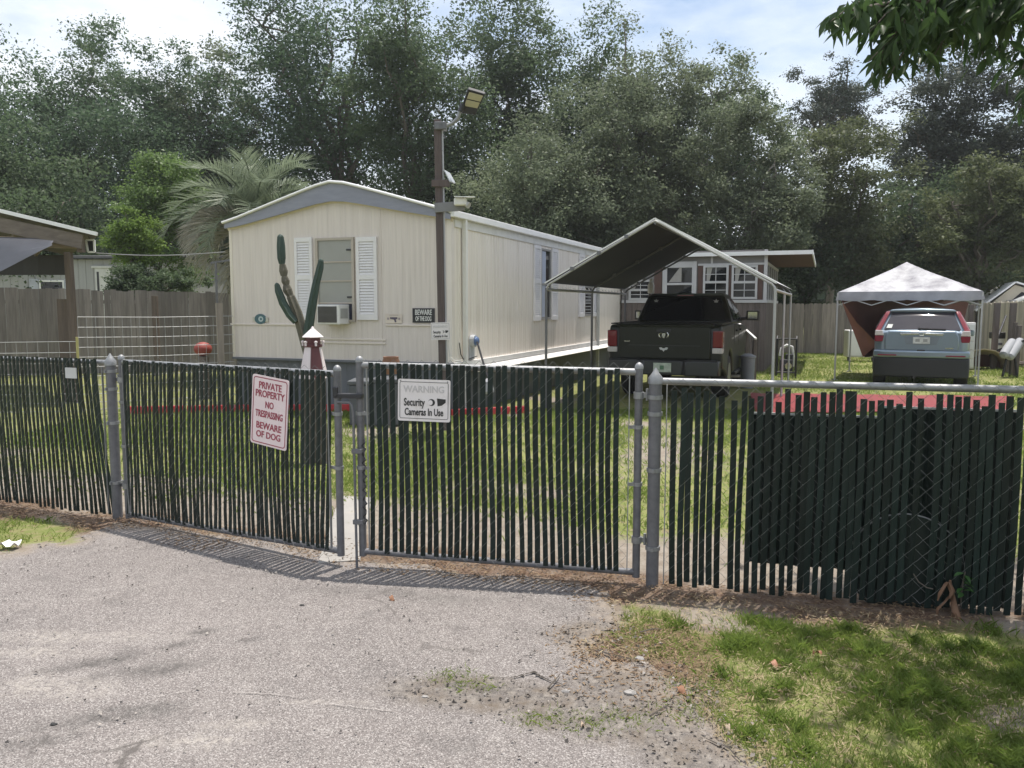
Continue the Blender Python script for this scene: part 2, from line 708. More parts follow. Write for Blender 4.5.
def ground_build(n, b, N, L):
    tc_ = N('ShaderNodeTexCoord').outputs['Object']
    sa = N('ShaderNodeAttribute')
    sa.attribute_name = 'sand'
    li = N('ShaderNodeAttribute')
    li.attribute_name = 'litter'
    n1 = noise(N, L, tc_, .7, 6)
    n2 = noise(N, L, tc_, 9, 6)
    n3 = noise(N, L, tc_, 60, 4)
    grass = mixc(N, L, mrange(N, L, n1, .35, .65), (.135, .165, .05), (.22, .235, .085))
    grass = mixc(N, L, mrange(N, L, n2, .45, .75), grass, (.27, .22, .13))
    sand = mixc(N, L, mrange(N, L, n2, .35, .7), (.30, .265, .225), (.20, .165, .13))
    sand = mixc(N, L, mrange(N, L, n3, .55, .75), sand, (.14, .115, .085))
    f1 = N('ShaderNodeMath')
    f1.operation = 'MULTIPLY_ADD'
    L(n2, f1.inputs[0])
    f1.inputs[1].default_value = 1.2
    ad = N('ShaderNodeMath')
    ad.operation = 'SUBTRACT'
    L(sa.outputs['Fac'], ad.inputs[0])
    ad.inputs[1].default_value = .6
    L(ad.outputs[0], f1.inputs[2])
    c = mixc(N, L, mrange(N, L, f1.outputs[0], .3, .75), grass, sand)
    lit = mixc(N, L, mrange(N, L, n3, .35, .7), (.10, .06, .042), (.20, .14, .10))
    lm = N('ShaderNodeMath')
    lm.operation = 'MULTIPLY'
    L(li.outputs['Fac'], lm.inputs[0])
    L(mrange(N, L, n2, .3, .6, .45, 1), lm.inputs[1])
    c = mixc(N, L, lm.outputs[0], c, lit)
    L(c, b.inputs['Base Color'])
    b.inputs['Roughness'].default_value = .95
    setc(b, 'Specular IOR Level', .15)
    bp = N('ShaderNodeBump')
    bp.inputs['Strength'].default_value = .6
    bp.inputs['Distance'].default_value = .02
    L(n3, bp.inputs['Height'])
    L(bp.outputs[0], b.inputs['Normal'])


ground_m = attr_mat('yard_ground', ground_build)
nearg = gridmesh('ground', -10, 22, -1, 17, .06, attrs={'sand': sand_mask, 'litter': litter_mask})
# outer sheet, butted round the fine middle
def ring_sheet():
    xs = [-900, -10, 22, 900]
    ys = [-900, -1, 17, 900]
    mb = MB()
    for i in range(3):
        for j in range(3):
            if i == 1 and j == 1:
                continue
            mb.add([(xs[i], ys[j], 0), (xs[i + 1], ys[j], 0), (xs[i + 1], ys[j + 1], 0), (xs[i], ys[j + 1], 0)], [(0, 1, 2, 3)])
    return mb


import bmesh
bm = bmesh.new()
bm.from_mesh(nearg)
rm = ring_sheet().mesh('tmp')
bm.from_mesh(rm)
bm.to_mesh(nearg)
bm.free()
gobj = part('ground', nearg, ground_m)
gobj['kind'] = 'structure'


def asphalt_build(n, b, N, L):
    tc_ = N('ShaderNodeTexCoord').outputs['Object']
    ed = N('ShaderNodeAttribute')
    ed.attribute_name = 'edge'
    st = N('ShaderNodeAttribute')
    st.attribute_name = 'stain'
    pl = N('ShaderNodeAttribute')
    pl.attribute_name = 'pale'
    n1 = noise(N, L, tc_, .9, 6, .65)
    n2 = noise(N, L, tc_, 7, 6, .65)
    n3 = noise(N, L, tc_, 70, 3, .6)
    vo = N('ShaderNodeTexVoronoi')
    vo.inputs['Scale'].default_value = 210
    L(tc_, vo.inputs['Vector'])
    sep = N('ShaderNodeSeparateColor')
    L(vo.outputs['Color'], sep.inputs[0])
    c = mixc(N, L, mrange(N, L, n1, .3, .7), (.150, .134, .128), (.225, .201, .190))
    c = mixc(N, L, mrange(N, L, n2, .5, .8, 0, .6), c, (.27, .25, .232))
    c = mixc(N, L, mrange(N, L, sep.outputs[0], .58, .9, 0, .75), c, (.42, .395, .375))
    c = mixc(N, L, mrange(N, L, sep.outputs[1], .64, .92, 0, .75), c, (.075, .068, .066))
    c = mixc(N, L, mrange(N, L, n3, .62, .72, 0, .4), c, (.12, .11, .10))
    n6 = noise(N, L, tc_, 2.3, 8, .72)
    c = mixc(N, L, mrange(N, L, n6, .56, .70, 0, .55), c, (.10, .092, .088))
    n7 = noise(N, L, tc_, 1.5, 8, .75)
    c = mixc(N, L, mrange(N, L, n7, .58, .72, 0, .45), c, (.34, .315, .295))
    plm = N('ShaderNodeMath')
    plm.operation = 'MULTIPLY'
    L(pl.outputs['Fac'], plm.inputs[0])
    L(mrange(N, L, noise(N, L, tc_, 38, 5, .7), .42, .62), plm.inputs[1])
    c = mixc(N, L, plm.outputs[0], c, (.37, .34, .305))
    stm = N('ShaderNodeMath')
    stm.operation = 'MULTIPLY'
    L(st.outputs['Fac'], stm.inputs[0])
    L(mrange(N, L, noise(N, L, tc_, 30, 5, .7), .35, .6, .25, 1), stm.inputs[1])
    c = mixc(N, L, stm.outputs[0], c, (.07, .066, .062))
    # hairline cracks
    v2 = N('ShaderNodeTexVoronoi')
    v2.feature = 'DISTANCE_TO_EDGE'
    v2.inputs['Scale'].default_value = .75
    wv = N('ShaderNodeVectorMath')
    wv.operation = 'MULTIPLY_ADD'
    nn = N('ShaderNodeTexNoise')
    nn.inputs['Scale'].default_value = 2.5
    nn.inputs['Detail'].default_value = 6
    L(tc_, nn.inputs['Vector'])
    L(nn.outputs['Color'], wv.inputs[0])
    wv.inputs[1].default_value = (.5, .5, .5)
    L(tc_, wv.inputs[2])
    L(wv.outputs[0], v2.inputs['Vector'])
    ck = mrange(N, L, v2.outputs['Distance'], .002, .012, 1, 0)
    cm = N('ShaderNodeMath')
    cm.operation = 'MULTIPLY'
    L(ck, cm.inputs[0])
    L(mrange(N, L, n1, .5, .62, 0, .75), cm.inputs[1])
    c = mixc(N, L, cm.outputs[0], c, (.08, .072, .066))
    cb = N('ShaderNodeAttribute')
    cb.attribute_name = 'crumble'
    n4 = noise(N, L, tc_, 26, 5, .7)
    crc = mixc(N, L, mrange(N, L, n4, .35, .62), (.060, .052, .046), (.25, .225, .20))
    crc = mixc(N, L, mrange(N, L, n2, .45, .65), crc, (.13, .105, .082))
    cf = N('ShaderNodeMath')
    cf.operation = 'MULTIPLY'
    L(cb.outputs['Fac'], cf.inputs[0])
    L(mrange(N, L, n4, .3, .55, .35, 1), cf.inputs[1])
    c = mixc(N, L, cf.outputs[0], c, crc)
    e = N('ShaderNodeMath')
    e.operation = 'MULTIPLY'
    L(ed.outputs['Fac'], e.inputs[0])
    L(mrange(N, L, n2, .35, .6), e.inputs[1])
    c = mixc(N, L, e.outputs[0], c, (.27, .225, .18))
    L(c, b.inputs['Base Color'])
    b.inputs['Roughness'].default_value = .9
    setc(b, 'Specular IOR Level', .25)
    bp = N('ShaderNodeBump')
    bp.inputs['Strength'].default_value = .45
    bp.inputs['Distance'].default_value = .005
    L(vo.outputs['Distance'], bp.inputs['Height'])
    L(bp.outputs[0], b.inputs['Normal'])


def blob(cx, cy, rx, ry, a=0):
    def f(x, y):
        c, s = math.cos(a), math.sin(a)
        dx, dy = x - cx, y - cy
        return 1 - np.hypot((dx * c + dy * s) / rx, (-dx * s + dy * c) / ry)
    return f


def stain(x, y):
    r = np.zeros(x.shape)
    n = (fbm(x, y, 5, 4, 61) - .5) * 2.6
    for (px, py, rx, ry) in ((160, 672, .42, .10), (110, 720, .35, .09), (100, 665, .22, .07), (200, 635, .12, .06), (178, 648, .12, .05), (245, 644, .10, .05), (90, 668, .3, .05), (45, 745, .25, .08),
                             (560, 610, .5, .14), (480, 690, .2, .05), (440, 600, .9, .12)):
        p = gnd(px, py)
        k = .8 if ry < .12 else .45
        r = np.maximum(r, np.clip(blob(p.x, p.y, rx, ry, .35 if px < 300 else -.2)(x, y) * 1.1 + n * .55, 0, 1) * k)
    return np.clip(r, 0, .75)


def pale(x, y):
    r = np.zeros(x.shape)
    n = (fbm(x, y, 6, 4, 71) - .5) * 2.4
    for (px, py, rx, ry) in ((585, 648, .12, .05), (205, 745, .3, .07), (240, 728, .2, .05), (40, 690, .5, .16), (300, 705, .35, .02), (200, 515, .4, .1), (70, 640, .6, .1), (30, 655, .5, .08), (460, 660, .0001, .0001)):
        p = gnd(px, py)
        r = np.maximum(r, np.clip(blob(p.x, p.y, rx, ry)(x, y) * 1.1 + n * .5, 0, 1) * .75)
    return np.clip(r, 0, .8)


def crumble(x, y):
    r = np.zeros(x.shape)
    n = (fbm(x, y, 4.5, 4, 81) - .5) * 2.6
    for (px, py, rx, ry) in ((470, 694, .26, .10), (545, 706, .34, .10), (610, 716, .34, .12), (650, 690, .26, .14), (600, 640, .2, .14), (680, 735, .3, .1), (720, 760, .25, .08)):
        p = gnd(px, py)
        r = np.maximum(r, np.clip((blob(p.x, p.y, rx * 1.3, ry * 1.4, -.1)(x, y) + .35) * 1.7 + n * .5, 0, 1))
    return r


asph_m = attr_mat('worn_asphalt', asphalt_build)
dm = gridmesh('driveway', -7.5, 1.9, .6, 7.2, .025, z=.004, keep=lambda x, y: drive_sd(x, y),
              attrs={'edge': lambda x, y: np.clip(1 - drive_sd(x, y) / .22, 0, 1), 'stain': stain, 'pale': pale, 'crumble': crumble},
              zf=lambda x, y: (fbm(x, y, 2, 3, 8) - .5) * .006 + .003 + np.clip(drive_sd(x, y) / .12, 0, 1) * .008)
struct('driveway', dm, asph_m)

crack_m = M('crack_dirt', (.045, .038, .032), .95, var=.2, vs=20)
ck_ = MB()
rc = random.Random(8)
for line in (((488, 677), (512, 677), (524, 675), (534, 672), (541, 677), (556, 683), (576, 688)), ((590, 648), (612, 655), (640, 660)), ((700, 735), (728, 748), (752, 770))):
    P = []
    for a_, b_ in zip(line[:-1], line[1:]):
        for k in range(5):
            t = k / 5
            P.append(gnd(a_[0] + (b_[0] - a_[0]) * t, a_[1] + (b_[1] - a_[1]) * t, .0225) + Vector((rc.uniform(-.008, .008), rc.uniform(-.008, .008), 0)))
    rows = []
    for i, p in enumerate(P):
        w = .008 * (.35 + rc.random()) * math.sin(math.pi * (i + .5) / len(P))
        rows.append([p + Vector((0, -w, 0)), p + Vector((.003, w, 0))])
    ck_.grid(rows)
struct('driveway_cracks', ck_, crack_m)
sc2 = MB()
for line in (((233, 692), (268, 694), (303, 697)), ((322, 703), (360, 707), (402, 713)), ((48, 641), (75, 634), (104, 627)), ((520, 655), (560, 651)), ((150, 700), (170, 693), (196, 690))):
    P = []
    for a_, b_ in zip(line[:-1], line[1:]):
        for k in range(6):
            t = k / 6
            P.append(gnd(a_[0] + (b_[0] - a_[0]) * t, a_[1] + (b_[1] - a_[1]) * t, .0215) + Vector((rc.uniform(-.004, .004), rc.uniform(-.006, .006), 0)))
    sc2.grid([[p + Vector((0, -.002 * rc.random(), 0)), p + Vector((0, .002 * rc.random() + .0006, 0))] for p in P])
struct('driveway_scratches', sc2, M('scratch_chalk', (.33, .305, .285), .9, var=.2, vs=30))
conc = M('pale_concrete', (.31, .295, .275), .9, var=.12, vs=3, bump=.2, bs=60, dirt=(.36, .32, .27), dscale=3, dlo=.55, dhi=.8)
p0, p1, p2, p3 = gnd(318, 566), gnd(360, 563), gnd(372, 500), gnd(340, 498)
pm = MB()
rows = []
for i in range(13):
    t = i / 12
    a, b_ = p0.lerp(p3, t), p1.lerp(p2, t)
    rows.append([a.lerp(b_, j / 4) + Vector((0, 0, .022)) for j in range(5)])
pm.sheet(rows, (0, 0, -.02))
struct('concrete_path', pm, conc)


# ------------------------------------------------------------------ cards: leaves, blades
def cards(name, C, size, mat, aspect=.5, up=0.0, rs=None, nrm=None, dirs=None, bend=0.25):
    """each leaf: a small diamond of two triangles, folded a little along its midrib"""
    N_ = len(C)
    rs = rs or np.random.RandomState(1)
    if dirs is None:
        d = rs.normal(size=(N_, 3))
        d[:, 2] = d[:, 2] * .7 + up
    else:
        d = dirs
    d /= np.linalg.norm(d, axis=1)[:, None] + 1e-9
    q = rs.normal(size=(N_, 3))
    if nrm is not None:
        q = q * .45 + nrm
    s = np.cross(d, q)
    s /= np.linalg.norm(s, axis=1)[:, None] + 1e-9
    nn = np.cross(s, d)
    size = np.broadcast_to(np.asarray(size, float), (N_,))[:, None]
    V = np.empty((N_, 4, 3))
    V[:, 0] = C - d * size * .5
    V[:, 1] = C + s * size * .5 * aspect + nn * size * bend * .4
    V[:, 2] = C + d * size * .5
    V[:, 3] = C - s * size * .5 * aspect + nn * size * bend * .4
    me = bpy.data.meshes.new(name)
    me.vertices.add(N_ * 4)
    me.vertices.foreach_set('co', V.astype(np.float32).ravel())
    me.loops.add(N_ * 4)
    me.loops.foreach_set('vertex_index', np.arange(N_ * 4, dtype=np.int32))
    me.polygons.add(N_)
    me.polygons.foreach_set('loop_start', np.arange(0, N_ * 4, 4, dtype=np.int32))
    me.polygons.foreach_set('loop_total', np.full(N_, 4, np.int32))
    me.update(calc_edges=True)
    me.materials.append(mat)
    return me


def blades(name, X, Y, h, w, mat, rs, lean=.6, z0=0.0):
    N_ = len(X)
    a = rs.rand(N_) * 2 * np.pi
    h = np.asarray(h) * (.5 + rs.rand(N_))
    dx, dy = np.cos(a), np.sin(a)
    b = rs.rand(N_) * 2 * np.pi
    ln = lean * h * (.3 + rs.rand(N_))
    V = np.empty((N_, 5, 3))
    w = np.broadcast_to(np.asarray(w, float), (N_,))
    for k, (t, ww) in enumerate(((0, 1), (0, -1), (.55, -.8), (1, 0), (.55, .8))):
        V[:, k, 0] = X + dx * w * ww * .5 + np.cos(b) * ln * t ** 1.6
        V[:, k, 1] = Y + dy * w * ww * .5 + np.sin(b) * ln * t ** 1.6
        V[:, k, 2] = z0 + h * t * (1 - .25 * lean * t)
    me = bpy.data.meshes.new(name)
    me.vertices.add(N_ * 5)
    me.vertices.foreach_set('co', V.astype(np.float32).ravel())
    me.loops.add(N_ * 5)
    me.loops.foreach_set('vertex_index', np.arange(N_ * 5, dtype=np.int32))
    me.polygons.add(N_)
    me.polygons.foreach_set('loop_start', np.arange(0, N_ * 5, 5, dtype=np.int32))
    me.polygons.foreach_set('loop_total', np.full(N_, 5, np.int32))
    me.update(calc_edges=True)
    me.materials.append(mat)
    return me


grass_m = leafmat('grass_blades', (.125, .19, .035), (.27, .335, .09), (.46, .43, .22), trans=.5, rough=.6, spec=.2, nscale=1.4)
dry_m = leafmat('dry_litter', (.14, .09, .06), (.30, .22, .14), (.40, .34, .26), trans=.1, rough=.8, spec=.1, nscale=3)


def scatter(n, x0, x1, y0, y1, seed, dens):
    rs = np.random.RandomState(seed)
    X = x0 + rs.rand(n) * (x1 - x0)
    Y = y0 + rs.rand(n) * (y1 - y0)
    k = rs.rand(n) < dens(X, Y)
    return X[k], Y[k], rs


def d_front(x, y):
    d = fence_y(x) - y
    m = (d > .20 + (fbm(x, y, 3, 3, 2) - .5) * .5) & (drive_sd(x, y) < -.04)
    c = np.clip((fbm(x, y, 2.0, 4, 91) - .36) * 3.2, .05, 1) * (1 - .9 * sand_mask(x, y)) * (1 - litter_mask(x, y))
    return m * c


X, Y, rs = scatter(420000, -.4, 4.6, 1.3, 4.6, 1, d_front)
g1 = part('grass_in_front_of_fence', blades('grass', X, Y, .034, .0036, grass_m, rs, .8), None)
tag(g1, 'patchy green grass between the driveway and the slatted fence', 'grass', kind='stuff')
def d_tuft(x, y):
    r = np.zeros(x.shape)
    for (px, py, q) in ((548, 722, .12), (585, 728, .12), (452, 680, .10), (628, 722, .12), (475, 690, .08), (700, 690, .14), (690, 715, .14), (650, 640, .16), (680, 652, .2)):
        p = gnd(px, py)
        r = np.maximum(r, np.clip(1 - np.hypot((x - p.x) / (q * 1.8), (y - p.y) / q), 0, 1) * .55)
    return r


X, Y, rs = scatter(60000, -.6, 1.3, 2.4, 4.2, 12, d_tuft)
gt = part('grass_tufts', blades('grass', X, Y, .025, .0034, grass_m, rs, 1.3, .008), None)
tag(gt, 'thin grass tufts growing through the crumbled driveway edge', 'grass', kind='stuff')
X, Y, rs = scatter(40000, -7, -2.4, 4.6, 7.6, 2, d_front)
g2 = part('grass_beside_driveway', blades('grass', X, Y, .05, .006, grass_m, rs, 1.0), None)
tag(g2, 'tuft of green grass at the left edge of the driveway', 'grass', kind='stuff')


def d_yard(x, y):
    d = y - fence_y(x)
    return (d > .5) * (1 - .92 * sand_mask(x, y)) * np.clip((fbm(x, y, .9, 4, 93) - .3) * 3.5, .12, 1)


X, Y, rs = scatter(150000, -6.5, 7, 4.6, 13, 3, d_yard)
g3 = part('lawn_grass', blades('grass', X, Y, .06, .011, grass_m, rs, 1.0), None)
tag(g3, 'sunlit lawn grass behind the gates', 'grass', kind='stuff')
X, Y, rs = scatter(90000, 5, 24, 10, 30, 4, lambda x, y: d_yard(x, y))
g4 = part('back_lawn_grass', blades('grass', X, Y, .07, .02, grass_m, rs, 1.0), None)
tag(g4, 'yellowish lawn grass round the parked cars at the back', 'grass', kind='stuff')


def d_lit(x, y):
    return np.clip(litter_mask(x, y), 0, 1) * .9 * (y - fence_y(x) < .15) + .03 * (drive_sd(x, y) < 0) * (y < fence_y(x))


X, Y, rs = scatter(200000, -7, 4.6, 1.5, 7.5, 5, d_lit)
Cc = np.stack([X, Y, .012 + rs.rand(len(X)) * .012], 1)
dd = rs.normal(size=(len(X), 3))
dd[:, 2] *= .15
tx, ty = X[:0], Y[:0]
rs3 = np.random.RandomState(77)
cx3 = -.2 + rs3.rand(900) * 4.6
cy3 = 1.4 + rs3.rand(900) * 3.1
ok3 = rs3.rand(900) < d_front(cx3, cy3) * 1.1
cx3, cy3 = cx3[ok3], cy3[ok3]
k3 = rs3.randint(0, len(cx3), 42000)
r3_ = .05 * np.abs(rs3.normal(size=42000))
a3_ = rs3.rand(42000) * 6.283
tuf_m = leafmat('tuft_blades', (.11, .175, .030), (.24, .325, .075), (.40, .45, .16), trans=.5, rough=.5, spec=.3, nscale=2.0)
gt2 = part('tufted_grass', blades('grass', cx3[k3] + r3_ * np.cos(a3_), cy3[k3] + r3_ * np.sin(a3_), .052, .0048, tuf_m, rs3, .9), None)
tag(gt2, 'taller bright green grass tufts in front of the right fence', 'grass', kind='stuff')
X2, Y2, rs2 = scatter(70000, -.4, 4.6, 1.3, 4.6, 15, lambda x, y: (fence_y(x) - y > .15) * (drive_sd(x, y) < .02) * np.clip((fbm(x, y, 2.6, 4, 95) - .3) * 2.2, .1, 1))
C2 = np.stack([X2, Y2, .006 + rs2.rand(len(X2)) * .022], 1)
d2 = rs2.normal(size=(len(X2), 3))
d2[:, 2] *= .25
straw_m = leafmat('dry_straw', (.20, .15, .09), (.42, .35, .22), (.55, .48, .34), trans=.15, rough=.8, spec=.1, nscale=3)
l0 = part('dry_thatch', cards('dry_thatch', C2, .018 + rs2.rand(len(X2)) * .035, straw_m, .11, rs=rs2, dirs=d2, nrm=np.array([0, 0, 1.5]), bend=.05), None)
tag(l0, 'dry straw coloured thatch among the grass in front of the right fence', 'thatch', kind='stuff')
l1 = part('leaf_litter', cards('leaf_litter', Cc, .012 + rs.rand(len(X)) * .03, dry_m, .22, rs=rs, dirs=dd, nrm=np.array([0, 0, 2.0])), None)
tag(l1, 'brown dry litter strewn along the foot of the fence', 'leaf litter', kind='stuff')

grit_c = leafmat('broken_asphalt_bits', (.10, .088, .078), (.26, .23, .205), (.42, .38, .33), trans=0, rough=.9, spec=.2, nscale=6)
X, Y, rs = scatter(60000, -.8, 1.5, 2.2, 4.3, 14, lambda x, y: crumble(x, y) * .22 + .06 * np.clip(1 - np.abs(drive_sd(x, y)) / .2, 0, 1))
Cc = np.stack([X, Y, .018 + rs.rand(len(X)) * .006], 1)
l3 = part('broken_asphalt', cards('broken_asphalt', Cc, (.004 + rs.rand(len(X)) ** 5 * .020), grit_c, .8, rs=rs, nrm=np.array([0, 0, 1.2]), bend=.8), None)
tag(l3, 'broken asphalt bits and dirt on the crumbled edge of the driveway', 'rubble', kind='stuff')
grit_m = leafmat('gravel_grit', (.10, .095, .09), (.36, .33, .30), (.5, .47, .43), trans=0, rough=.9, spec=.2, nscale=4)
X, Y, rs = scatter(16000, -7, 1.8, 1.2, 6.6, 6, lambda x, y: (drive_sd(x, y) > 0) * (.35 + .65 * (drive_sd(x, y) < .5)))
Cc = np.stack([X, Y, .022 + rs.rand(len(X)) * .003], 1)
l2 = part('grit', cards('grit', Cc, .006 + rs.rand(len(X)) ** 3 * .016, grit_m, .8, rs=rs, nrm=np.array([0, 0, 1.0]), bend=.7), None)
tag(l2, 'loose grit and small stones on the worn driveway', 'grit', kind='stuff')


# ------------------------------------------------------------------ chain-link fence and gates
S = .0455


def slat_mb(x0, x1, zb, zt, rs, wave=.01, top_var=.0, bot_var=.0, skip=0, tilt=None, y=-.026):
    mb = MB()
    n = round((x1 - x0) / S)
    ph = rs.random() * 6
    for k in range(n):
        if rs.random() < skip:
            continue
        xc = x0 + (k + .5) * S
        w = .0148 + rs.random() * .0028
        a, b = zb(xc) + rs.uniform(0, bot_var), zt(xc) - rs.uniform(0, top_var)
        p1_, p2_ = rs.uniform(-.004, .004), rs.uniform(-.0065, .0065)
        p3_ = rs.uniform(-.0055, .0055)
        rows = []
        for i in range(9):
            t = i / 8
            z = a + (b - a) * t
            dx = wave * math.sin(3.0 * t + ph + xc * 1.7) * (1 - t) + p1_ * math.sin(t * 5 + k) + p2_ * t + p3_ * (1 - t)
            if tilt:
                dx += tilt(xc, t)
            dy = .0025 * math.sin(t * 22 + k * 2.1)
            rows.append([Vector((xc + dx - w, y + dy - .0012, z)), Vector((xc + dx, y + dy - .004, z)), Vector((xc + dx + w, y + dy - .0012, z))])
        mb.sheet(rows, (0, .003, 0))
    return mb


YOFF = -.026      # the fabric hangs on the road side of the rails


def link_mb(x0, x1, zb, zt, sag=None):
    """zig-zag wires: the rising strands pass in front of the slats, the others behind"""
    mb = MB()
    n = int((x1 - x0) / S)
    r = .00115
    for k in range(n):
        xa = x0 + k * S
        a, b = zb(xa), zt(xa)
        z = math.floor(a / S) * S
        pts = []
        m = 0
        while z < b + S:
            left = ((m + k) % 2 == 0)
            x = xa if left else xa + S
            if z >= a - .001 and z <= b + .03:
                pts.append(Vector((x, -.010 if left else -.001, z)))
            z += S
            m += 1
        # true weave: leave from left in front, return behind
        P = []
        for i, p in enumerate(pts):
            lft = abs(p.x - xa) < .01
            P.append(Vector((p.x, -.003, p.z)))
            if i < len(pts) - 1:
                q = pts[i + 1]
                mid = (p + q) / 2
                P.append(Vector((mid.x, -.0095 if lft else .0075, mid.z)))
        if len(P) > 1:
            mb.tube([p + Vector((0, YOFF, 0)) for p in P], r, 4, caps=False)
    return mb


def ties(parent, name, places, r, mat=galv):
    for (x, z) in places:
        mb = MB()
        mb.lathe([(r, -.012), (r + .006, -.012), (r + .006, .012), (r, .012)], (x, 0, z), 14)
        mb.box((x + .0, -r - .012, z), (.012, .02, .02))
        part(name, mb, mat, parent)


def frame_of(A, B):
    d = B - A
    return math.atan2(d.y, d.x), Vector((d.x, d.y)).length


# --- left fence run
ang, Ln = frame_of(FL, FA)
fl = thing('chain_link_fence', 'run of chain link fence with dark green slats left of the gates', 'fence', (FL.x, FL.y, 0), ang, 'chain link fence runs')
HT = 1.285
part('top_rail', MB().cyl((-.3, .012, HT - .03), (Ln - .03, .012, HT - .03), .021, 12), galv, fl, smooth=True)
rr_ = random.Random(3)
part('chain_link_mesh', link_mb(0, Ln - .05, lambda x: .03, lambda x: HT - .01), wire, fl)
part('privacy_slats', slat_mb(0, Ln - .10, lambda x: .02, lambda x: HT + .005, rr_, .03, .015, .03, tilt=lambda x, t: .07 * (1 - t) ** 2 + .012 * math.sin(x * 4 + t * 3)), slatm, fl)


def post(parent, x, r, top, cap='cone', name='fence_post'):
    mb = MB().cyl((x, 0, -.05), (x, 0, top), r, 18)
    p = part(name, mb, galv_dull, parent, smooth=True)
    if cap == 'cone':
        cm_ = MB().lathe([(r + .006, top - .035), (r + .006, top), (r * .55, top + .03), (.004, top + .06)], (x, 0, 0), 18)
    else:
        cm_ = MB().lathe([(r + .003, top - .02), (r + .003, top), (r * .8, top + .015), (r * .4, top + .024), (.003, top + .027)], (x, 0, 0), 18)
    part('post_cap', cm_, galv, p, smooth=True)
    return p


post(fl, Ln, .038, 1.27)
post(fl, 1.0, .03, 1.25)
ties(fl, 'tension_band', [(Ln, .30), (Ln, .78), (Ln, 1.05), (Ln, 1.19)], .039)
part('tension_bar', MB().bar((Ln - .06, -.028, .05), (Ln - .06, -.028, 1.22), .006, .016), galv, fl)
# white tag wired to it
tg = thing('tag_plate', 'small blank pale metal tag wired to the left fence run', 'tag', tuple(onplane(71, 373, FL + Vector((0, -.05, 0)), Vector((math.sin(ang), -math.cos(ang), 0)))), ang)
part('tag_face', plate_mb(.125, .085, .005), M('pale_tag_metal', (.55, .55, .57), .5, .2), tg)
part('wire_tie', MB().tube([(-.03, .0, .03), (-.03, .015, .045), (-.03, .03, .03)], .0015, 5), wire, tg)

# --- right fence run
ang, Ln = frame_of(FB, FR)
RANG = ang
fr = thing('chain_link_fence', 'run of chain link fence with ragged green slats right of the gates', 'fence', (FB.x, FB.y, 0), ang, 'chain link fence runs')
post(fr, 0, .038, 1.275)
post(fr, 3.1, .03, 1.25)
HR = 1.285
part('top_rail', MB().cyl((.03, .012, HR - .03), (Ln, .012, HR - .03), .021, 12), galv, fr, smooth=True)
part('chain_link_mesh', link_mb(.07, Ln, lambda x: .02, lambda x: HR + .0), wire, fr)
rr_ = random.Random(11)
part('privacy_slats', slat_mb(.085, Ln, lambda x: .015, lambda x: 1.25 if x < .42 else 1.24, rr_, .008, .085, .04, skip=.012, tilt=lambda x, t: .012 * math.sin(x * 9)), slatm, fr)
ties(fr, 'tension_band', [(0, .24), (0, .72), (0, 1.06), (0, 1.16)], .039)
part('tension_bar', MB().bar((.07, -.028, .03), (.07, -.028, 1.24), .006, .016), galv, fr)


def gate(name, label, A, zA, B, zB, hinge_left, topA, topB, seed, tilt, x_pad):
    a, L_ = frame_of(A, B)
    g = thing(name, label, 'gate', (A.x, A.y, 0), a, 'chain link gate leaves')
    zb = lambda x: zA + (zB - zA) * x / L_
    zt = lambda x: topA + (topB - topA) * x / L_
    fm = galv_dull
    part('bottom_rail', MB().cyl((0, 0, zb(0)), (L_, 0, zb(L_)), .021, 12), fm, g, smooth=True)
    part('top_rail', MB().cyl((0, .004, zt(0)), (L_, .004, zt(L_)), .021, 12), galv, g, smooth=True)
    for x in (0, L_):
        st_ = part('stile', MB().cyl((x, 0, zb(x) - .03), (x, 0, zt(x) + .035), .024, 14), fm, g, smooth=True)
        part('stile_cap', MB().lathe([(.026, -.015), (.026, .0), (.019, .014), (.008, .022), (.002, .023)], (x, 0, zt(x) + .035), 14), galv, st_, smooth=True)
    part('chain_link_mesh', link_mb(.05, L_ - .05, lambda x: zb(x) - .075, lambda x: zt(x) + .03), wire, g)
    rg = random.Random(seed)
    part('privacy_slats', slat_mb(x_pad[0], L_ - x_pad[1], lambda x: zb(x) - .0, lambda x: zt(x) + .022, rg, .014, .014, .02, tilt=tilt), slatm, g)
    for x in (.055, L_ - .055):
        part('tension_bar', MB().bar((x, -.028, zb(x) + .02), (x, -.028, zt(x) - .02), .006, .016), galv, g)
    hx = 0 if hinge_left else L_
    s_ = -1 if hinge_left else 1
    for z in (.28, zt(hx) - .14):
        mb = MB().lathe([(.025, -.02), (.031, -.02), (.031, .02), (.025, .02)], (hx, 0, z), 14)
        mb.bar((hx, 0, z), (hx + s_ * .085, .01, z), .02, .03)
        mb.cyl((hx + s_ * .05, 0, z - .03), (hx + s_ * .05, 0, z + .04), .009, 8)
        part('hinge', mb, galv, g)
    for x, zz in ((0, .55), (L_, .55), (0, .9), (L_, .9)):
        sgn = 1 if x == 0 else -1
        part('tension_band', MB().lathe([(.025, -.011), (.03, -.011), (.03, .011), (.025, .011)], (x, 0, zb(x) + zz), 12).bar((x, -.02, zb(x) + zz), (x + sgn * .06, -.012, zb(x) + zz), .006, .02), galv, g)
    return g, a, L_, zb, zt


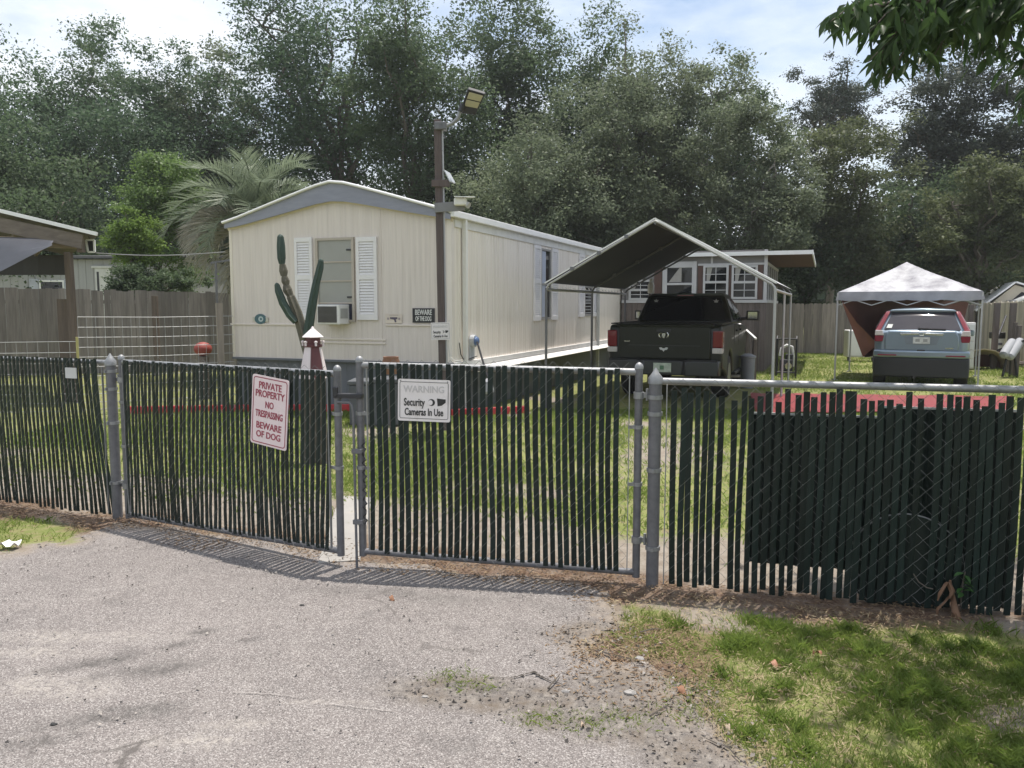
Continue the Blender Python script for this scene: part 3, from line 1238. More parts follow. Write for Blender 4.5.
P1 = FA + (FB - FA).normalized() * .115
P2 = gnd(341, 551, .115)
GL, gla, gll, zb_, zt_ = gate('gate_leaf', 'sagging left gate leaf carrying the red lettered no trespassing sign', Vector((P1.x, P1.y, 0)), .05, Vector((P2.x, P2.y, 0)), .115, True, 1.265,
                             atY(350, 374, P2.y).z, 21, lambda x, t: -.06 * (1 - t) * (1 - x / 2.4) + .022 * math.sin(x * 5 + t * 2.5) * (1 - t * .7), (.05, .045))
P3 = gnd(363, 551, .12)
P4 = FB - (FB - FA).normalized() * .1
GR, gra, grl, zb2, zt2 = gate('gate_leaf', 'right gate leaf of chain link with the white camera warning sign', Vector((P3.x, P3.y, 0)), .12, Vector((P4.x, P4.y, 0)), .075, False,
                             atY(366, 365, P3.y).z, atY(632, 372, P4.y).z, 22, lambda x, t: .010 * math.sin(x * 6) * (1 - t), (.055, .115))
# latch and drop rod belong to the right leaf
part('drop_rod', MB().tube([(-.14, -.035, zt2(0) - .235), (-.06, -.035, zt2(0) - .235), (-.045, -.035, zt2(0) - .25), (-.035, -.035, zt2(0) - .30), (-.03, -.035, .01)], .0085, 10), galv_dull, GR, smooth=True)
part('fork_latch', MB().box((-.07, -.02, zt2(0) - .195), (.19, .05, .03)).box((-.15, -.02, zt2(0) - .17), (.03, .06, .06)), darkmetal, GR, bevel=.005)
for z in (.32, .78):
    part('rod_guide', MB().box((-.015, -.03, z), (.07, .03, .03)), galv_dull, GR, bevel=.004)
part('chain', MB().tube([(.03 + .012 * math.sin(i * 2.4), -.03 + .01 * math.cos(i * 2.4), .86 - i * .022) for i in range(26)], .006, 5), darkmetal, GR)


# ------------------------------------------------------------------ signs on the gates
def sign_at(px, py, P, a, off=.05):
    n = Vector((math.sin(a), -math.cos(a), 0))
    return onplane(px, py, Vector((P.x, P.y, 0)) + n * off, n)


q = sign_at(269.5, 412, P1, gla)
sg = thing('warning_sign', 'white tall sign lettered PRIVATE PROPERTY NO TRESPASSING BEWARE OF DOG in red', 'sign', q, gla)
sg.rotation_euler = (0, R(5.5), gla)
part('sign_plate', plate_mb(.345, .475, .018), white_sign2, sg)
part('border_line', border_mb(.320, .450, .022, .006), sign_red, sg)
for t_, z_, s_, x_ in (('PRIVATE', .170, .066, .88), ('PROPERTY', .113, .066, .88), ('NO', .042, .064, .80), ('TRESPASSING', -.024, .066, .655), ('BEWARE', -.105, .064, .98), ('OF DOG', -.165, .062, .98)):
    text(t_, s_, sign_red, sg, (0, -.0035, z_), x_, .0008)
for x, z in ((0, .222), (0, -.222)):
    part('screw', MB().ell((x, -.003, z), .005, .003, .005, 8, 4), galv, sg)

q = sign_at(424, 400.5, P3, gra)


def camera_sign(sg, w, h, k):
    part('sign_plate', plate_mb(w, h, .012 * k), white_sign, sg)
    part('border_line', border_mb(w * .93, h * .88, .012 * k, .003 * k), sign_black, sg)
    text('WARNING', .058 * k, sign_fade, sg, (0, -.0032, h * .26), .93, .001)
    text('Security', .066 * k, sign_black, sg, (-w * .185, -.0032, -h * .055), .62, .0015 * k, depth=.001)
    text('Cameras In Use', .062 * k, sign_black, sg, (0, -.0032, -h * .285), .62, .0015 * k, depth=.001)
    cx, cz = w * .25, -h * .04
    mb = MB().prism([(cx - .0 * k, cz + .026 * k), (cx + .055 * k, cz + .022 * k), (cx + .055 * k, cz + .002 * k), (cx + .03 * k, cz - .018 * k), (cx + .004 * k, cz - .022 * k)], lambda p, q_, t: (p, t, q_), -.0022, -.0036)
    mb.prism([(cx - .035 * k + .022 * k * math.cos(a * .4488), cz + .0 * k + .022 * k * math.sin(a * .4488)) for a in range(14)], lambda p, q_, t: (p, t, q_), -.0022, -.0036)
    part('camera_pictogram', mb, sign_black, sg)
    part('lens_pictogram', MB().prism([(cx - .042 * k + .015 * k * math.cos(a * .4488), cz - .001 * k + .016 * k * math.sin(a * .4488)) for a in range(14)], lambda p, q_, t: (p, t, q_), -.0036, -.0048), white_sign, sg)


sg = thing('warning_sign', 'white wide sign lettered Security Cameras In Use on the right gate leaf', 'sign', q, gra)
sg.rotation_euler = (0, R(1.0), gra)
camera_sign(sg, .335, .262, 1.0)
for x in (-.15, .15):
    part('screw', MB().ell((x, -.003, .12), .005, .003, .005, 8, 4), galv, sg)

# ------------------------------------------------------------------ things behind the right slats
n_ = Vector((math.sin(RANG), -math.cos(RANG), 0))
dl = Vector((math.cos(RANG), math.sin(RANG), 0))


def rloc(px, py, off):
    p = onplane(px, py, FB + n_ * off, n_)
    return (p - FB).dot(dl), p.z


def dark_sheet(pxa, pya, pxb, pyb, off, label, seed):
    xa, zt_a = rloc(pxa, pya, -off)
    xb, zb_b = rloc(pxb, pyb, -off)
    t = thing('plastic_sheet', label, 'plastic sheet', FB - n_ * off, RANG, 'dark plastic sheets behind the slats')
    rg = random.Random(seed)
    rows = []
    for i in range(7):
        z = max(zb_b, .02) + (zt_a - max(zb_b, .02)) * i / 6
        rows.append([Vector((xa + (xb - xa) * j / 44, .014 * math.sin(j * 1.3) + .006 * math.sin(i * 1.7 + j * .3), z)) for j in range(45)])
    part('sheet_face', MB().sheet(rows, (0, .004, 0)), panelm, t)
    part('edge_trim', MB().bar((xa, 0, zt_a + .006), (xb, 0, zt_a + .006), .012, .012), M('pale_edge_trim', (.5, .52, .5), .5), t)


dark_sheet(753, 414, 874, 572, .09, 'dark green plastic sheet behind the slats next to the right gate post side', 1)
dark_sheet(884, 408, 1006, 640, .10, 'dark green plastic sheet behind the slats at the right end of the fence', 2)
xc, zc = rloc(905, 566, -.055)
t = thing('round_lid', 'dark round lid leaning against the back of the slats with a rim coloured as sunlit', 'lid', FB - n_ * .055 + dl * xc, RANG)
part('lid_disc', MB().prism([(.30 * math.cos(a * math.pi / 20), zc + .30 * math.sin(a * math.pi / 20)) for a in range(40)], lambda p, q_, h: (p, h, q_), -.012, .012), panelm, t)
part('rim', MB().tube([(.30 * math.cos(a * math.pi / 20), .002, zc + .30 * math.sin(a * math.pi / 20)) for a in range(40)], .006, 6, closed=True), M('sunlit_rim', (.30, .31, .30), .4), t)  # rim coloured pale all round for its sunlit lip

# ------------------------------------------------------------------ haze: thin air added to stand for lens veil over the trees
hz, hn, hb = _new('veil_haze')
hn.nodes.remove(hb)
pv = hn.nodes.new('ShaderNodeVolumePrincipled')
pv.inputs['Color'].default_value = (.92, .96, 1, 1)
pv.inputs['Density'].default_value = .0007
pv.inputs['Anisotropy'].default_value = .2
hn.links.new(pv.outputs[0], hn.nodes['Material Output'].inputs['Volume'])
part('haze', MB().bb(-130, 130, -60, 120, -1, 34), hz, None)['kind'] = 'stuff'
# ------------------------------------------------------------------ mobile home
HA = R(-21.4)
hx, hy = Vector((math.cos(HA), math.sin(HA), 0)), Vector((-math.sin(HA), math.cos(HA), 0))
HO = Vector((-.075 * 12.2, 12.2, 0))
HW, HL = 4.15, 17.5


def hloc(p, o=None):
    d = Vector(p) - (o or HO)
    return Vector((d.dot(hx), d.dot(hy), p[2]))


def hf(px, py, off=0):
    """pixel -> local (x, z) on the front wall"""
    q_ = hloc(onplane(px, py, HO - hy * off, hy))
    return q_.x, q_.z


def hs(px, py, off=0):
    """pixel -> local (y, z) on the long side wall"""
    q_ = hloc(onplane(px, py, HO + hx * off, hx))
    return q_.y, q_.z


house = thing('mobile_home', 'cream mobile home with shallow gable roof and white shutters', 'house', HO, HA)
ZB = hf(452, 363)[1]
ZE = hf(447, 213)[1]
ZP = hf(335, 183)[1]
XM = hf(335, 183)[0]


def roofz(x):
    t = min(1, max(0, abs(x - XM) / (HW / 2)))
    return ZP - .04 - (ZP - ZE) * (math.sqrt(t * t + .006) - .0775) / .9256


def ribbed(mb, x0, x1, fn, zb, zt, pitch=.1, gw=.012, gd=.006):
    """vertical V-grooves every pitch"""
    xs = [x0]
    x = x0 + pitch
    pr = [(x0, 0)]
    k = 0
    while x < x1 - pitch * .5:
        pr += [(x - gw, 0), (x, gd), (x + gw, 0)]
        k += 1
        x += pitch * (1 if k % 3 else 1.35)
    pr.append((x1, 0))
    vs_ = [fn(p, d, zb) for p, d in pr] + [fn(p, d, zt(p)) for p, d in pr]
    n = len(pr)
    mb.add(vs_, [(i, i + 1, n + i + 1, n + i) for i in range(n - 1)])


mb = MB()
ribbed(mb, -HW, 0, lambda p, d, z: (p, d, z), ZB, lambda p: roofz(p) - .02, gd=.0035)
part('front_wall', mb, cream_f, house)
mb = MB()
ribbed(mb, 0, HL, lambda p, d, z: (-d, p, z), ZB, lambda p: ZE - .02, gd=.008)
part('side_wall', mb, cream_lit, house)
mb = MB()
mb.add([(-HW, 0, ZB), (-HW, HL, ZB), (-HW, HL, ZE), (-HW, 0, ZE)], [(0, 1, 2, 3)])
mb.add([(-HW, HL, ZB), (0, HL, ZB), (0, HL, ZE), (XM, HL, ZP - .05), (-HW, HL, ZE)], [(0, 1, 2, 3, 4)])
part('rear_wall', mb, cream_lit, house)
part('corner_trim', MB().bb(-.07, .006, -.008, .0, ZB, ZE - .02).bb(.0, .008, .0, .09, ZB, ZE - .02), M('cream_trim', (.75, .69, .63), .5, var=.05), house)
part('corner_trim', MB().bb(-HW - .006, -HW + .05, -.008, 0, ZB, ZE - .03), M('cream_trim_far', (.70, .64, .55), .5, var=.05), house)
# roof
OV, OS = .09, .05
prof = [(-HW - OS, ZE - .02)] + [(-HW + HW * i / 16, roofz(-HW + HW * i / 16) + .03) for i in range(17)] + [(OS, ZE - .02)]
mb = MB()
top = [[Vector((x, y, z + .035)) for x, z in prof] for y in (-OV - .02, HL * .33, HL * .66, HL + .2)]
mb.sheet(top, (0, 0, -.035))
part('roof', mb, roof_sil, house)
# gable fascia: crescent hanging under the front roof edge
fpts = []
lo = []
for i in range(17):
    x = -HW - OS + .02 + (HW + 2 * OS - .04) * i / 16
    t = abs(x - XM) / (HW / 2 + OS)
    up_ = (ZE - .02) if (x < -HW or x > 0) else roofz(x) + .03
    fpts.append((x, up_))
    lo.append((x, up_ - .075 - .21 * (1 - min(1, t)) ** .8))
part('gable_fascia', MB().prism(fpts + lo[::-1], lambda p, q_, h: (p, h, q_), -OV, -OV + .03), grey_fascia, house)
mb = MB()
mb.grid([[Vector((x, -OV + .03, z + .04)) for x, z in lo], [Vector((x, -.03, min(z + .02, roofz(min(0, max(-HW, x))) - .01))) for x, z in lo], [Vector((x, .01, min(z + .02, roofz(min(0, max(-HW, x))) - .01) - .05)) for x, z in lo]])
part('soffit', mb, M('cream_soffit', (.68, .60, .49), .6, var=.05), house)
part('roof_edge_trim', MB().tube([(x, -OV - .025, z + .022) for x, z in prof], .022, 8), whitep, house, smooth=True)
gm = MB()
gm.bb(OS - .02, OS + .05, -OV, HL + .2, ZE - .07, ZE + .03).bb(.012, OS - .02, -OV + .1, HL + .2, ZE - .05, ZE - .025)
part('gutter', gm, whitep, house, bevel=.01)
part('frieze_trim', MB().bb(.002, .022, .09, HL, ZE - .20, ZE - .055), whitedirty, house)
# skirting below the siding
mb = MB()
ribbed(mb, -HW + .03, -.02, lambda p, d, z: (p, .05 + d, z), -.05, lambda p: ZB - .03, pitch=.2)
ribbed(mb, .05, HL, lambda p, d, z: (-.05 - d, p, z), -.05, lambda p: ZB - .06, pitch=.12)
part('skirting', mb, skirt_gr, house)
part('bottom_trim', MB().bb(-HW - .01, .02, -.03, .05, ZB - .035, ZB), skirt_gr, house)
part('bottom_trim', MB().bb(-.04, .05, .02, HL, ZB - .085, ZB + .0), whitedirty, house)
# ledge along the side skirting
la, lb = hs(492, 366), hs(606, 341)
# trim strips on the front
for (xa, xb, py) in ((231, 304, 324), (386, 449, 325), (302, 386, 342), (302, 386, 338.5)):
    a, z = hf(xa, py)
    b, _ = hf(xb, py)
    part('trim_strip', MB().bb(a, min(b, -.08), -.018, .0, z - .014, z + .014), M('cream_strip', (.70, .63, .56), .45, var=.04), house, bevel=.004)
a, z = hf(382, 320)
part('seam_strip', MB().bb(a - .008, a + .008, -.008, .0, hf(382, 362)[1], roofz(a) - .06), cream_f, house)

louv = M('white_shutter', (.74, .72, .72), .45, var=.05, vs=6)


def shutter(parent, u0, u1, z0, z1, fn, mats=louv):
    """fn(u, depth, z): depth outwards"""
    fr_ = MB()

    def bx(ua, ub, da, db, za, zb):
        pts = [fn(u, d, z) for z in (za, zb) for d in (da, db) for u in (ua, ub)]
        return pts
    F6 = [(0, 2, 3, 1), (4, 5, 7, 6), (0, 1, 5, 4), (2, 6, 7, 3), (0, 4, 6, 2), (1, 3, 7, 5)]
    w = (u1 - u0)
    e = w * .14
    zm = z0 + (z1 - z0) * .52
    for q_ in ((u0, u0 + e, .004, .034, z0, z1), (u1 - e, u1, .004, .034, z0, z1)):
        fr_.add(bx(*q_), F6)
    for za, zb in ((z0, z0 + .09), (zm - .04, zm + .04), (z1 - .07, z1)):
        fr_.add(bx(u0 + e, u1 - e, .004, .034, za, zb), F6)
    fr_.add(bx(u0 + e, u1 - e, .002, .006, z0, z1), F6)
    s = part('shutter', fr_, mats, parent)
    lv = MB()
    for za, zb in ((z0 + .09, zm - .04), (zm + .04, z1 - .07)):
        n = int((zb - za) / .042)
        for i in range(n):
            z = za + (i + .1) * (zb - za) / n
            lv.add([fn(u0 + e, .010, z + .036), fn(u1 - e, .010, z + .036), fn(u1 - e, .028, z), fn(u0 + e, .028, z), fn(u0 + e, .014, z + .036), fn(u1 - e, .014, z + .036), fn(u1 - e, .028, z - .004), fn(u0 + e, .028, z - .004)],
                   [(0, 1, 2, 3), (7, 6, 5, 4)])
    part('louvres', lv, mats, s)
    return s


ffn = lambda u, d, z: Vector((u, -d, z))
sfn = lambda u, d, z: Vector((d, u, z))
x0, z1 = hf(295, 238)
x1, z0 = hf(314.5, 320)
shutter(house, x0, x1, z0, z1, ffn)
x0b, z1b = hf(356.5, 237.5)
x1b, z0b = hf(378.5, 320)
shutter(house, x0b, x1b, z0b, z1b, ffn)
# front window
wx0, wz1 = hf(316, 238.5)
wx1, wz0 = hf(356, 322)
wf = MB()
for q_ in ((wx0, wx0 + .045, wz0, wz1), (wx1 - .045, wx1, wz0, wz1)):
    wf.bb(q_[0], q_[1], -.035, .0, q_[2], q_[3])
wf.bb(wx0 + .045, wx1 - .045, -.035, 0, wz1 - .04, wz1).bb(wx0 + .045, wx1 - .045, -.035, 0, wz0, wz0 + .035)
for py in (262, 281, 303):
    z = hf(336, py)[1]
    wf.bb(wx0 + .045, wx1 - .045, -.026, 0, z - .012, z + .012)
w_ = part('window', wf, M('taupe_window_frame', (.42, .37, .31), .5, var=.08), house)
part('pane', MB().bb(wx0 + .04, wx1 - .04, -.012, -.003, hf(336, 303)[1], wz1 - .03), glass_sky, w_)
part('pane', MB().bb(wx0 + .04, wx1 - .04, -.011, -.003, wz0 + .03, hf(336, 303)[1] - .012), M('dark_board_infill', (.02, .022, .04), .5), w_)
for py in (251, 298):
    part('latch', MB().bb(wx1 - .14, wx1 - .05, -.03, -.012, hf(336, py)[1], hf(336, py - 1)[1] + .01), darkmetal, w_)
# side windows
for k, (sA, sB, gA, gB, tA, tB, y0, y1) in enumerate(((533, 540, 540, 550, 551, 557, 247, 319.5), (578.5, 584, 584, 592, 592.5, 597.5, 255.5, 316))):
    a0, zt_ = hs(gA, y0 + 1)
    a1, _ = hs(gB, y0 + 1)
    zb_s = hs(gA, y1)[1]
    wf = MB().bb(0, .03, a0, a0 + .05, zb_s, zt_).bb(0, .03, a1 - .05, a1, zb_s, zt_).bb(0, .03, a0 + .05, a1 - .05, zt_ - .04, zt_).bb(0, .03, a0 + .05, a1 - .05, zb_s, zb_s + .04)
    zm = (zt_ + zb_s) / 2
    wf.bb(0, .024, a0 + .05, a1 - .05, zm - .018, zm + .018)
    w_ = part('window', wf, M('grey_window_frame', (.30, .29, .28), .5), house)
    part('pane', MB().bb(.002, .008, a0 + .04, a1 - .04, zb_s + .03, zt_ - .03), glass_dk, w_)
    if k == 0:
        part('curtain', MB().sheet([[Vector((.0092 + .0008 * math.sin(j * 2), a0 + .06 + (a1 - a0 - .12) * .55 * j / 8, z)) for j in range(9)] for z in (zb_s + .05, zm, zt_ - .05)], (.0005, 0, 0)), M('pale_blue_curtain', (.42, .46, .55), .8), w_)
    else:
        part('blind', MB().add(*[[p for q_ in range(16) for p in ((.0095, a0 + .06, zb_s + .06 + q_ * .04 * (zt_ - zb_s - .1) / .68), (.0095, a1 - .06, zb_s + .06 + q_ * .04 * (zt_ - zb_s - .1) / .68), (.012, a1 - .06, zb_s + .085 + q_ * .04 * (zt_ - zb_s - .1) / .68), (.012, a0 + .06, zb_s + .085 + q_ * .04 * (zt_ - zb_s - .1) / .68))],
                               [tuple(4 * q_ + r for r in range(4)) for q_ in range(16)]]), M('grey_blind', (.36, .36, .37), .6), w_)
    zs0, zs1 = zb_s - .02, zt_ + .04
    s0, s1 = hs(sA, y0)[0], hs(sB, y0)[0]
    shutter(house, s0, min(s1, a0 - .005), zs0, zs1, sfn)
    s0, s1 = hs(tA, y0)[0], hs(tB, y0)[0]
    shutter(house, max(s0, a1 + .005), s1, zs0, zs1, sfn)
# downspouts
pvc = M('white_pvc', (.74, .73, .70), .4, var=.04)
y, _ = hs(465, 300, .05)
part('downspout', MB().bb(.02, .09, y - .035, y + .035, .02, ZE - .06), pvc, house, bevel=.008)
y, _ = hs(598, 300, .05)
part('downspout', MB().bb(.02, .09, y - .04, y + .04, .02, ZE - .3), M('grey_pvc', (.45, .45, .43), .5), house, bevel=.008)
# sloping white ledge of flashing along the side
mb = MB()
ya, yb = hs(470, 362)[0], hs(612, 340)[0]
mb.slab([(.02, .4, ZB - .10), (.22, .4, ZB - .17), (.22, HL - 6.6, ZB - .17), (.02, HL - 6.6, ZB - .10)], .012)
part('flashing_ledge', mb, whitedirty, house)
# meter and its conduit
my, mz = hs(474, 341, .06)
mt = part('electric_meter', MB().cyl((.01, my, mz), (.09, my, mz), .10, 18).box((.02, my, mz - .15), (.03, .18, .3)), M('grey_meter_box', (.42, .44, .46), .5), house, bevel=.01)
part('meter_glass', MB().ell((.10, my, mz), .05, .075, .075, 14, 8), M('blue_meter_glass', (.10, .16, .30), .1), mt, smooth=True)
# exterior cable loop low by the corner
part('cable', MB().tube([(.03, .2, ZB + .3), (.035, .24, ZB + .12), (.04, .32, ZB + .04), (.05, .5, ZB + .03), (.06, .8, ZB + .06)], .008, 6), black_pl, house)

# air conditioner in the front window
ax0, az1 = hf(318, 304.5, .25)
ax1, az0 = hf(341, 324.5, .25)
axw = (ax1 - ax0)
ac = thing('air_conditioner', 'white window air conditioner with dark grille sticking out below the pane', 'air conditioner', HO + hx * ((ax0 + ax1) / 2) + Vector((0, 0, az0)), HA)
hh = az1 - az0
part('casing', MB().bb(-axw / 2, axw / 2, -.29, .02, 0, hh), whitedirty, ac, bevel=.015)
part('grille_frame', MB().bb(-axw / 2 + .025, axw / 2 - .05, -.298, -.285, .03, hh - .03), M('dark_grille', (.06, .055, .05), .6), ac)
lv = MB()
for i in range(13):
    z = .045 + i * (hh - .09) / 12
    lv.bb(-axw / 2 + .03, axw / 2 - .055, -.306, -.294, z - .004, z + .004)
part('grille_fins', lv, M('grey_fins', (.12, .115, .11), .5, .3), ac)
part('side_vent', MB().bb(axw / 2 - .003, axw / 2 + .006, -.26, -.06, hh * .3, hh * .8), M('vent_grey', (.35, .35, .34), .6), ac)


# small things on the front wall
def on_front(name, label, cat, px, py, off=.012):
    x, z = hf(px, py)
    return thing(name, label, cat, HO + hx * x - hy * off + Vector((0, 0, z)), HA)


wpx = abs(hf(424, 315)[0] - hf(423, 315)[0])
bd = on_front('dog_plaque', 'black plaque lettered BEWARE OF THE DOG in white on the house front', 'sign', 424, 315.5)
part('sign_plate', plate_mb(wpx * 22, .225, .006, .012), sign_black, bd)
text('BEWARE', .115, M('plaque_white', (.70, .70, .68), .5), bd, (0, -.0085, .045), .66, .002, depth=.002)
text('OF THE DOG', .10, bpy.data.materials['plaque_white'], bd, (0, -.0085, -.052), .46, .002, depth=.002)
part('edge_frame', border_mb(wpx * 22, .225, .006, .006, -.006, -.009), M('plaque_edge', (.10, .10, .11), .5), bd)
gs = on_front('gun_sign', 'small pale sign with a dark pistol silhouette on the house front', 'sign', 394, 318.5)
part('sign_plate', plate_mb(wpx * 17, .15, .006, .008), M('gun_sign_face', (.66, .58, .50), .5), gs)
part('pistol_silhouette', MB().prism([(-.06, .02), (.07, .02), (.07, -.005), (.04, -.012), (.055, -.055), (.025, -.06), (.012, -.018), (-.06, -.005)], lambda p, q_, h: (p, h, q_), -.0055, -.008), M('gun_ink', (.10, .08, .12), .5), gs)
mk = MB()
for x in (-.105, -.085, .095, .112):
    mk.bb(x - .006, x + .006, -.008, -.0055, -.02, .014)
mk.bb(-.07, .09, -.008, -.0055, .05, .056)
part('faded_marks', mk, M('gun_ink_faded', (.30, .25, .27), .5), gs)
dp = on_front('wall_plate', 'round teal ornamental plate hanging on the left of the house front', 'ornament', 261, 319)
part('plate_disc', MB().prism([(.115 * math.cos(a * math.pi / 14), .085 * math.sin(a * math.pi / 14)) for a in range(28)], lambda p, q_, h: (p, h, q_), .006, -.010), M('teal_plate', (.05, .12, .14), .35, var=.3, vs=12), dp)
part('plate_centre', MB().prism([(.015 + .05 * math.cos(a * math.pi / 10), .045 * math.sin(a * math.pi / 10)) for a in range(20)], lambda p, q_, h: (p, h, q_), -.0105, -.014), M('pale_plate_centre', (.42, .50, .50), .4), dp)
part('plate_eye', MB().prism([(.02 + .022 * math.cos(a * math.pi / 8), .02 * math.sin(a * math.pi / 8)) for a in range(16)], lambda p, q_, h: (p, h, q_), -.0145, -.017), bpy.data.materials['teal_plate'], dp)
pw_ = M('pale_wing', (.50, .48, .40), .5)
part('wing', MB().bb(-.16, -.10, -.008, .004, -.03, .035), pw_, dp, bevel=.004)
part('wing', MB().bb(.10, .16, -.008, .004, -.05, .03), pw_, dp, bevel=.004)

# red edging round the bed in front of the home
redm = M('red_edging', (.48, .04, .045), .5, var=.15, vs=6)


def edging(pts, label):
    t = MB()
    pts = [Vector(p) for p in pts]
    for a, b in zip(pts[:-1], pts[1:]):
        n = max(1, int((b - a).length / .3))
        for i in range(n):
            p = a.lerp(b, (i + .04) / n)
            q_ = a.lerp(b, (i + .96) / n)
            t.bar(p + Vector((0, 0, .06)), q_ + Vector((0, 0, .06)), .05, .12)
    return solo('garden_edging', t, redm, label, 'garden edging', bevel=.012)


e0, e1 = gnd(122, 414), gnd(470, 411)
edging([e0, gnd(250, 412), e1], 'low row of red edging blocks at the foot of the mobile home')
edging([gnd(360, 421) + Vector((1.0, .3, 0)), gnd(530, 413)], 'short row of red edging blocks by the right corner of the mobile home')

# red tarp on the lawn behind the right fence
tp = []
a0, a1, a2, a3 = gnd(756, 416), gnd(1012, 414), gnd(1012, 399), gnd(750, 396)
for i in range(11):
    row = []
    for j in range(41):
        p = a0.lerp(a1, j / 40).lerp(a3.lerp(a2, j / 40), i / 10)
        row.append(p + Vector((0, 0, .03 + .05 * float(fbm(np.array([p.x]), np.array([p.y]), 2.2, 3, 77)[0]))))
    tp.append(row)
solo('red_tarp', MB().sheet(tp, (0, 0, -.006)), M('red_tarp', (.20, .018, .020), .55, var=.15, vs=5), 'crumpled red tarp spread over the lawn behind the right fence', 'tarp', smooth=60)

# ------------------------------------------------------------------ light pole
LP = atY(443, 362, 10.9)
lp = thing('light_pole', 'square weathered wooden pole carrying a solar street light on a bent arm', 'light pole', (LP.x, 10.9, 0))
LX, LY = LP.x, 10.9


def lw(px, py):
    p = atY(px, py, LY)
    return Vector((p.x - LX, 0, p.z))


tz = lw(437, 120).z
lean = lw(437.5, 120).x
part('post', MB().prism([(-.047, -.047), (.047, -.047), (.047, .047), (-.047, .047)], lambda p, q_, h: Vector((p + lean * h / tz, q_, h)), -.1, tz), wood_pole, lp, bevel=.008)
part('conduit', MB().tube([(.062 + lean * z / tz, -.02, z) for z in (.5, 1.5, 2.5, 3.6, tz - .1)], .014, 8), M('grey_conduit', (.40, .40, .42), .5, .3), lp, smooth=True)
part('cable', MB().tube([lw(449, 320), lw(448.5, 345), lw(450, 357), lw(455, 361), lw(463, 360)], .008, 6), M('pale_cable', (.6, .58, .55), .5), lp)
part('lamp_arm', MB().tube([lw(439, 128) + Vector((0, -.05, 0)), lw(446, 126), lw(453, 123), lw(458, 118), lw(460, 110)], .026, 10), galv, lp, smooth=True)
part('arm_bracket', MB().box(lw(441, 127) + Vector((0, -.03, 0)), (.16, .14, .10)).tube([lw(440, 132), lw(446, 138)], .018, 6), galv_dull, lp, bevel=.01)
part('cross_bracket', MB().box(lw(441, 184) + Vector((0, -.06, 0)), (.24, .035, .09)), wood_pole, lp, bevel=.006)
part('camera_board', MB().box(lw(450, 207.5) + Vector((0, -.07, 0)), (.40, .035, .125), Matrix.Rotation(R(-4), 3, 'Y')), M('grey_board', (.20, .20, .21), .8, var=.2), lp, bevel=.004)
# lamp head: a thin panel tilted towards the house
c0, c1, c2, c3 = lw(459, 106), lw(470, 88.5), lw(486, 94), lw(475, 107)
yv = Vector((0, .28, 0))
q4 = [lw(459, 107) + Vector((0, .20, 0)), lw(475, 109) + Vector((0, .20, 0)), lw(486, 95) + Vector((0, -.16, 0)), lw(469, 90) + Vector((0, -.16, 0))]
lh = part('lamp_head', MB().slab(q4, .05), darkmetal, lp, bevel=.01)
led = M('yellow_led_field', (.46, .43, .31), .3, var=.08, vs=30)


def inset(q4, u0, u1, v0, v1, lift):
    a, b, c, d = q4
    f = lambda u, v: (a.lerp(b, u)).lerp(d.lerp(c, u), v)
    n = (b - a).cross(d - a).normalized()
    if n.dot(Vector((0, 0, HC)) - (a + Vector((LX, LY, 0)))) > 0:
        n = -n
        lift = lift + .05
    return [f(u0, v0) - n * lift, f(u1, v0) - n * lift, f(u1, v1) - n * lift, f(u0, v1) - n * lift]


part('lamp_field', MB().slab(inset(q4, .12, .92, .36, .62, .006), .004), led, lh)
part('lamp_field', MB().slab(inset(q4, .12, .92, .67, .94, .006), .004), led, lh)
part('lamp_neck', MB().tube([lw(460, 112), lw(463, 104)], .035, 8), darkmetal, lh)
sp = part('solar_panel', MB().slab([lw(444, 171) + Vector((0, -.06, 0)), lw(450, 183) + Vector((0, -.10, 0)), lw(454, 182) + Vector((0, .16, 0)), lw(448, 171) + Vector((0, .2, 0))], .015), M('pale_panel_face', (.45, .47, .5), .25), lp, bevel=.003)
part('bracket', MB().tube([lw(441, 184), lw(447, 184), lw(449, 178)], .012, 6).tube([lw(450, 183), lw(452, 193), lw(451, 200)], .005, 5), darkmetal, sp)
sc_ = thing('security_camera', 'white security camera with sun hood on the pole cross board', 'security camera', (LX, LY, 0))
cb = lw(461, 203)
part('sun_hood', MB().slab([lw(455, 199) + Vector((0, -.20, 0)), lw(476, 199.5) + Vector((0, -.20, 0)), lw(472, 197) + Vector((0, .10, 0)), lw(455, 197) + Vector((0, .10, 0))], .012), whitep, sc_, bevel=.003)
part('camera_body', MB().box(cb + Vector((-.0, -.08, .0)), (.17, .16, .10)), whitedirty, sc_, bevel=.02)
part('camera_lens', MB().cyl(lw(468, 206) + Vector((-.03, -.10, .02)), lw(468, 206) + Vector((.02, -.13, -.01)), .04, 12), M('camera_grey', (.45, .45, .46), .4), sc_, smooth=True)
ps = thing('warning_sign', 'small white sign lettered Security Cameras In Use nailed to the wooden pole', 'sign', Vector((LX, LY - .085, 0)) + Vector((lw(441, 331).x, 0, lw(441, 331).z)), R(-4))
ps.rotation_euler = (0, R(-1.5), R(-8))
camera_sign(ps, .262, .235, .78)

# ------------------------------------------------------------------ cactus and lighthouse
CY = 11.0
base_c = atY(318, 365, CY)
cx = base_c.x
ct = thing('cactus', 'tall columnar cactus with three arms in front of the house window', 'cactus', (cx, CY, 0))
cact_g = M('green_cactus', (.030, .055, .042), .6, var=.2, vs=8, bump=.1, bs=30)
cact_b = M('corky_cactus', (.115, .105, .078), .8, var=.25, vs=12, bump=.2, bs=30)


def cl(px, py, dy=0):
    p = atY(px, py, CY + dy)
    return Vector((p.x - cx, dy, p.z))


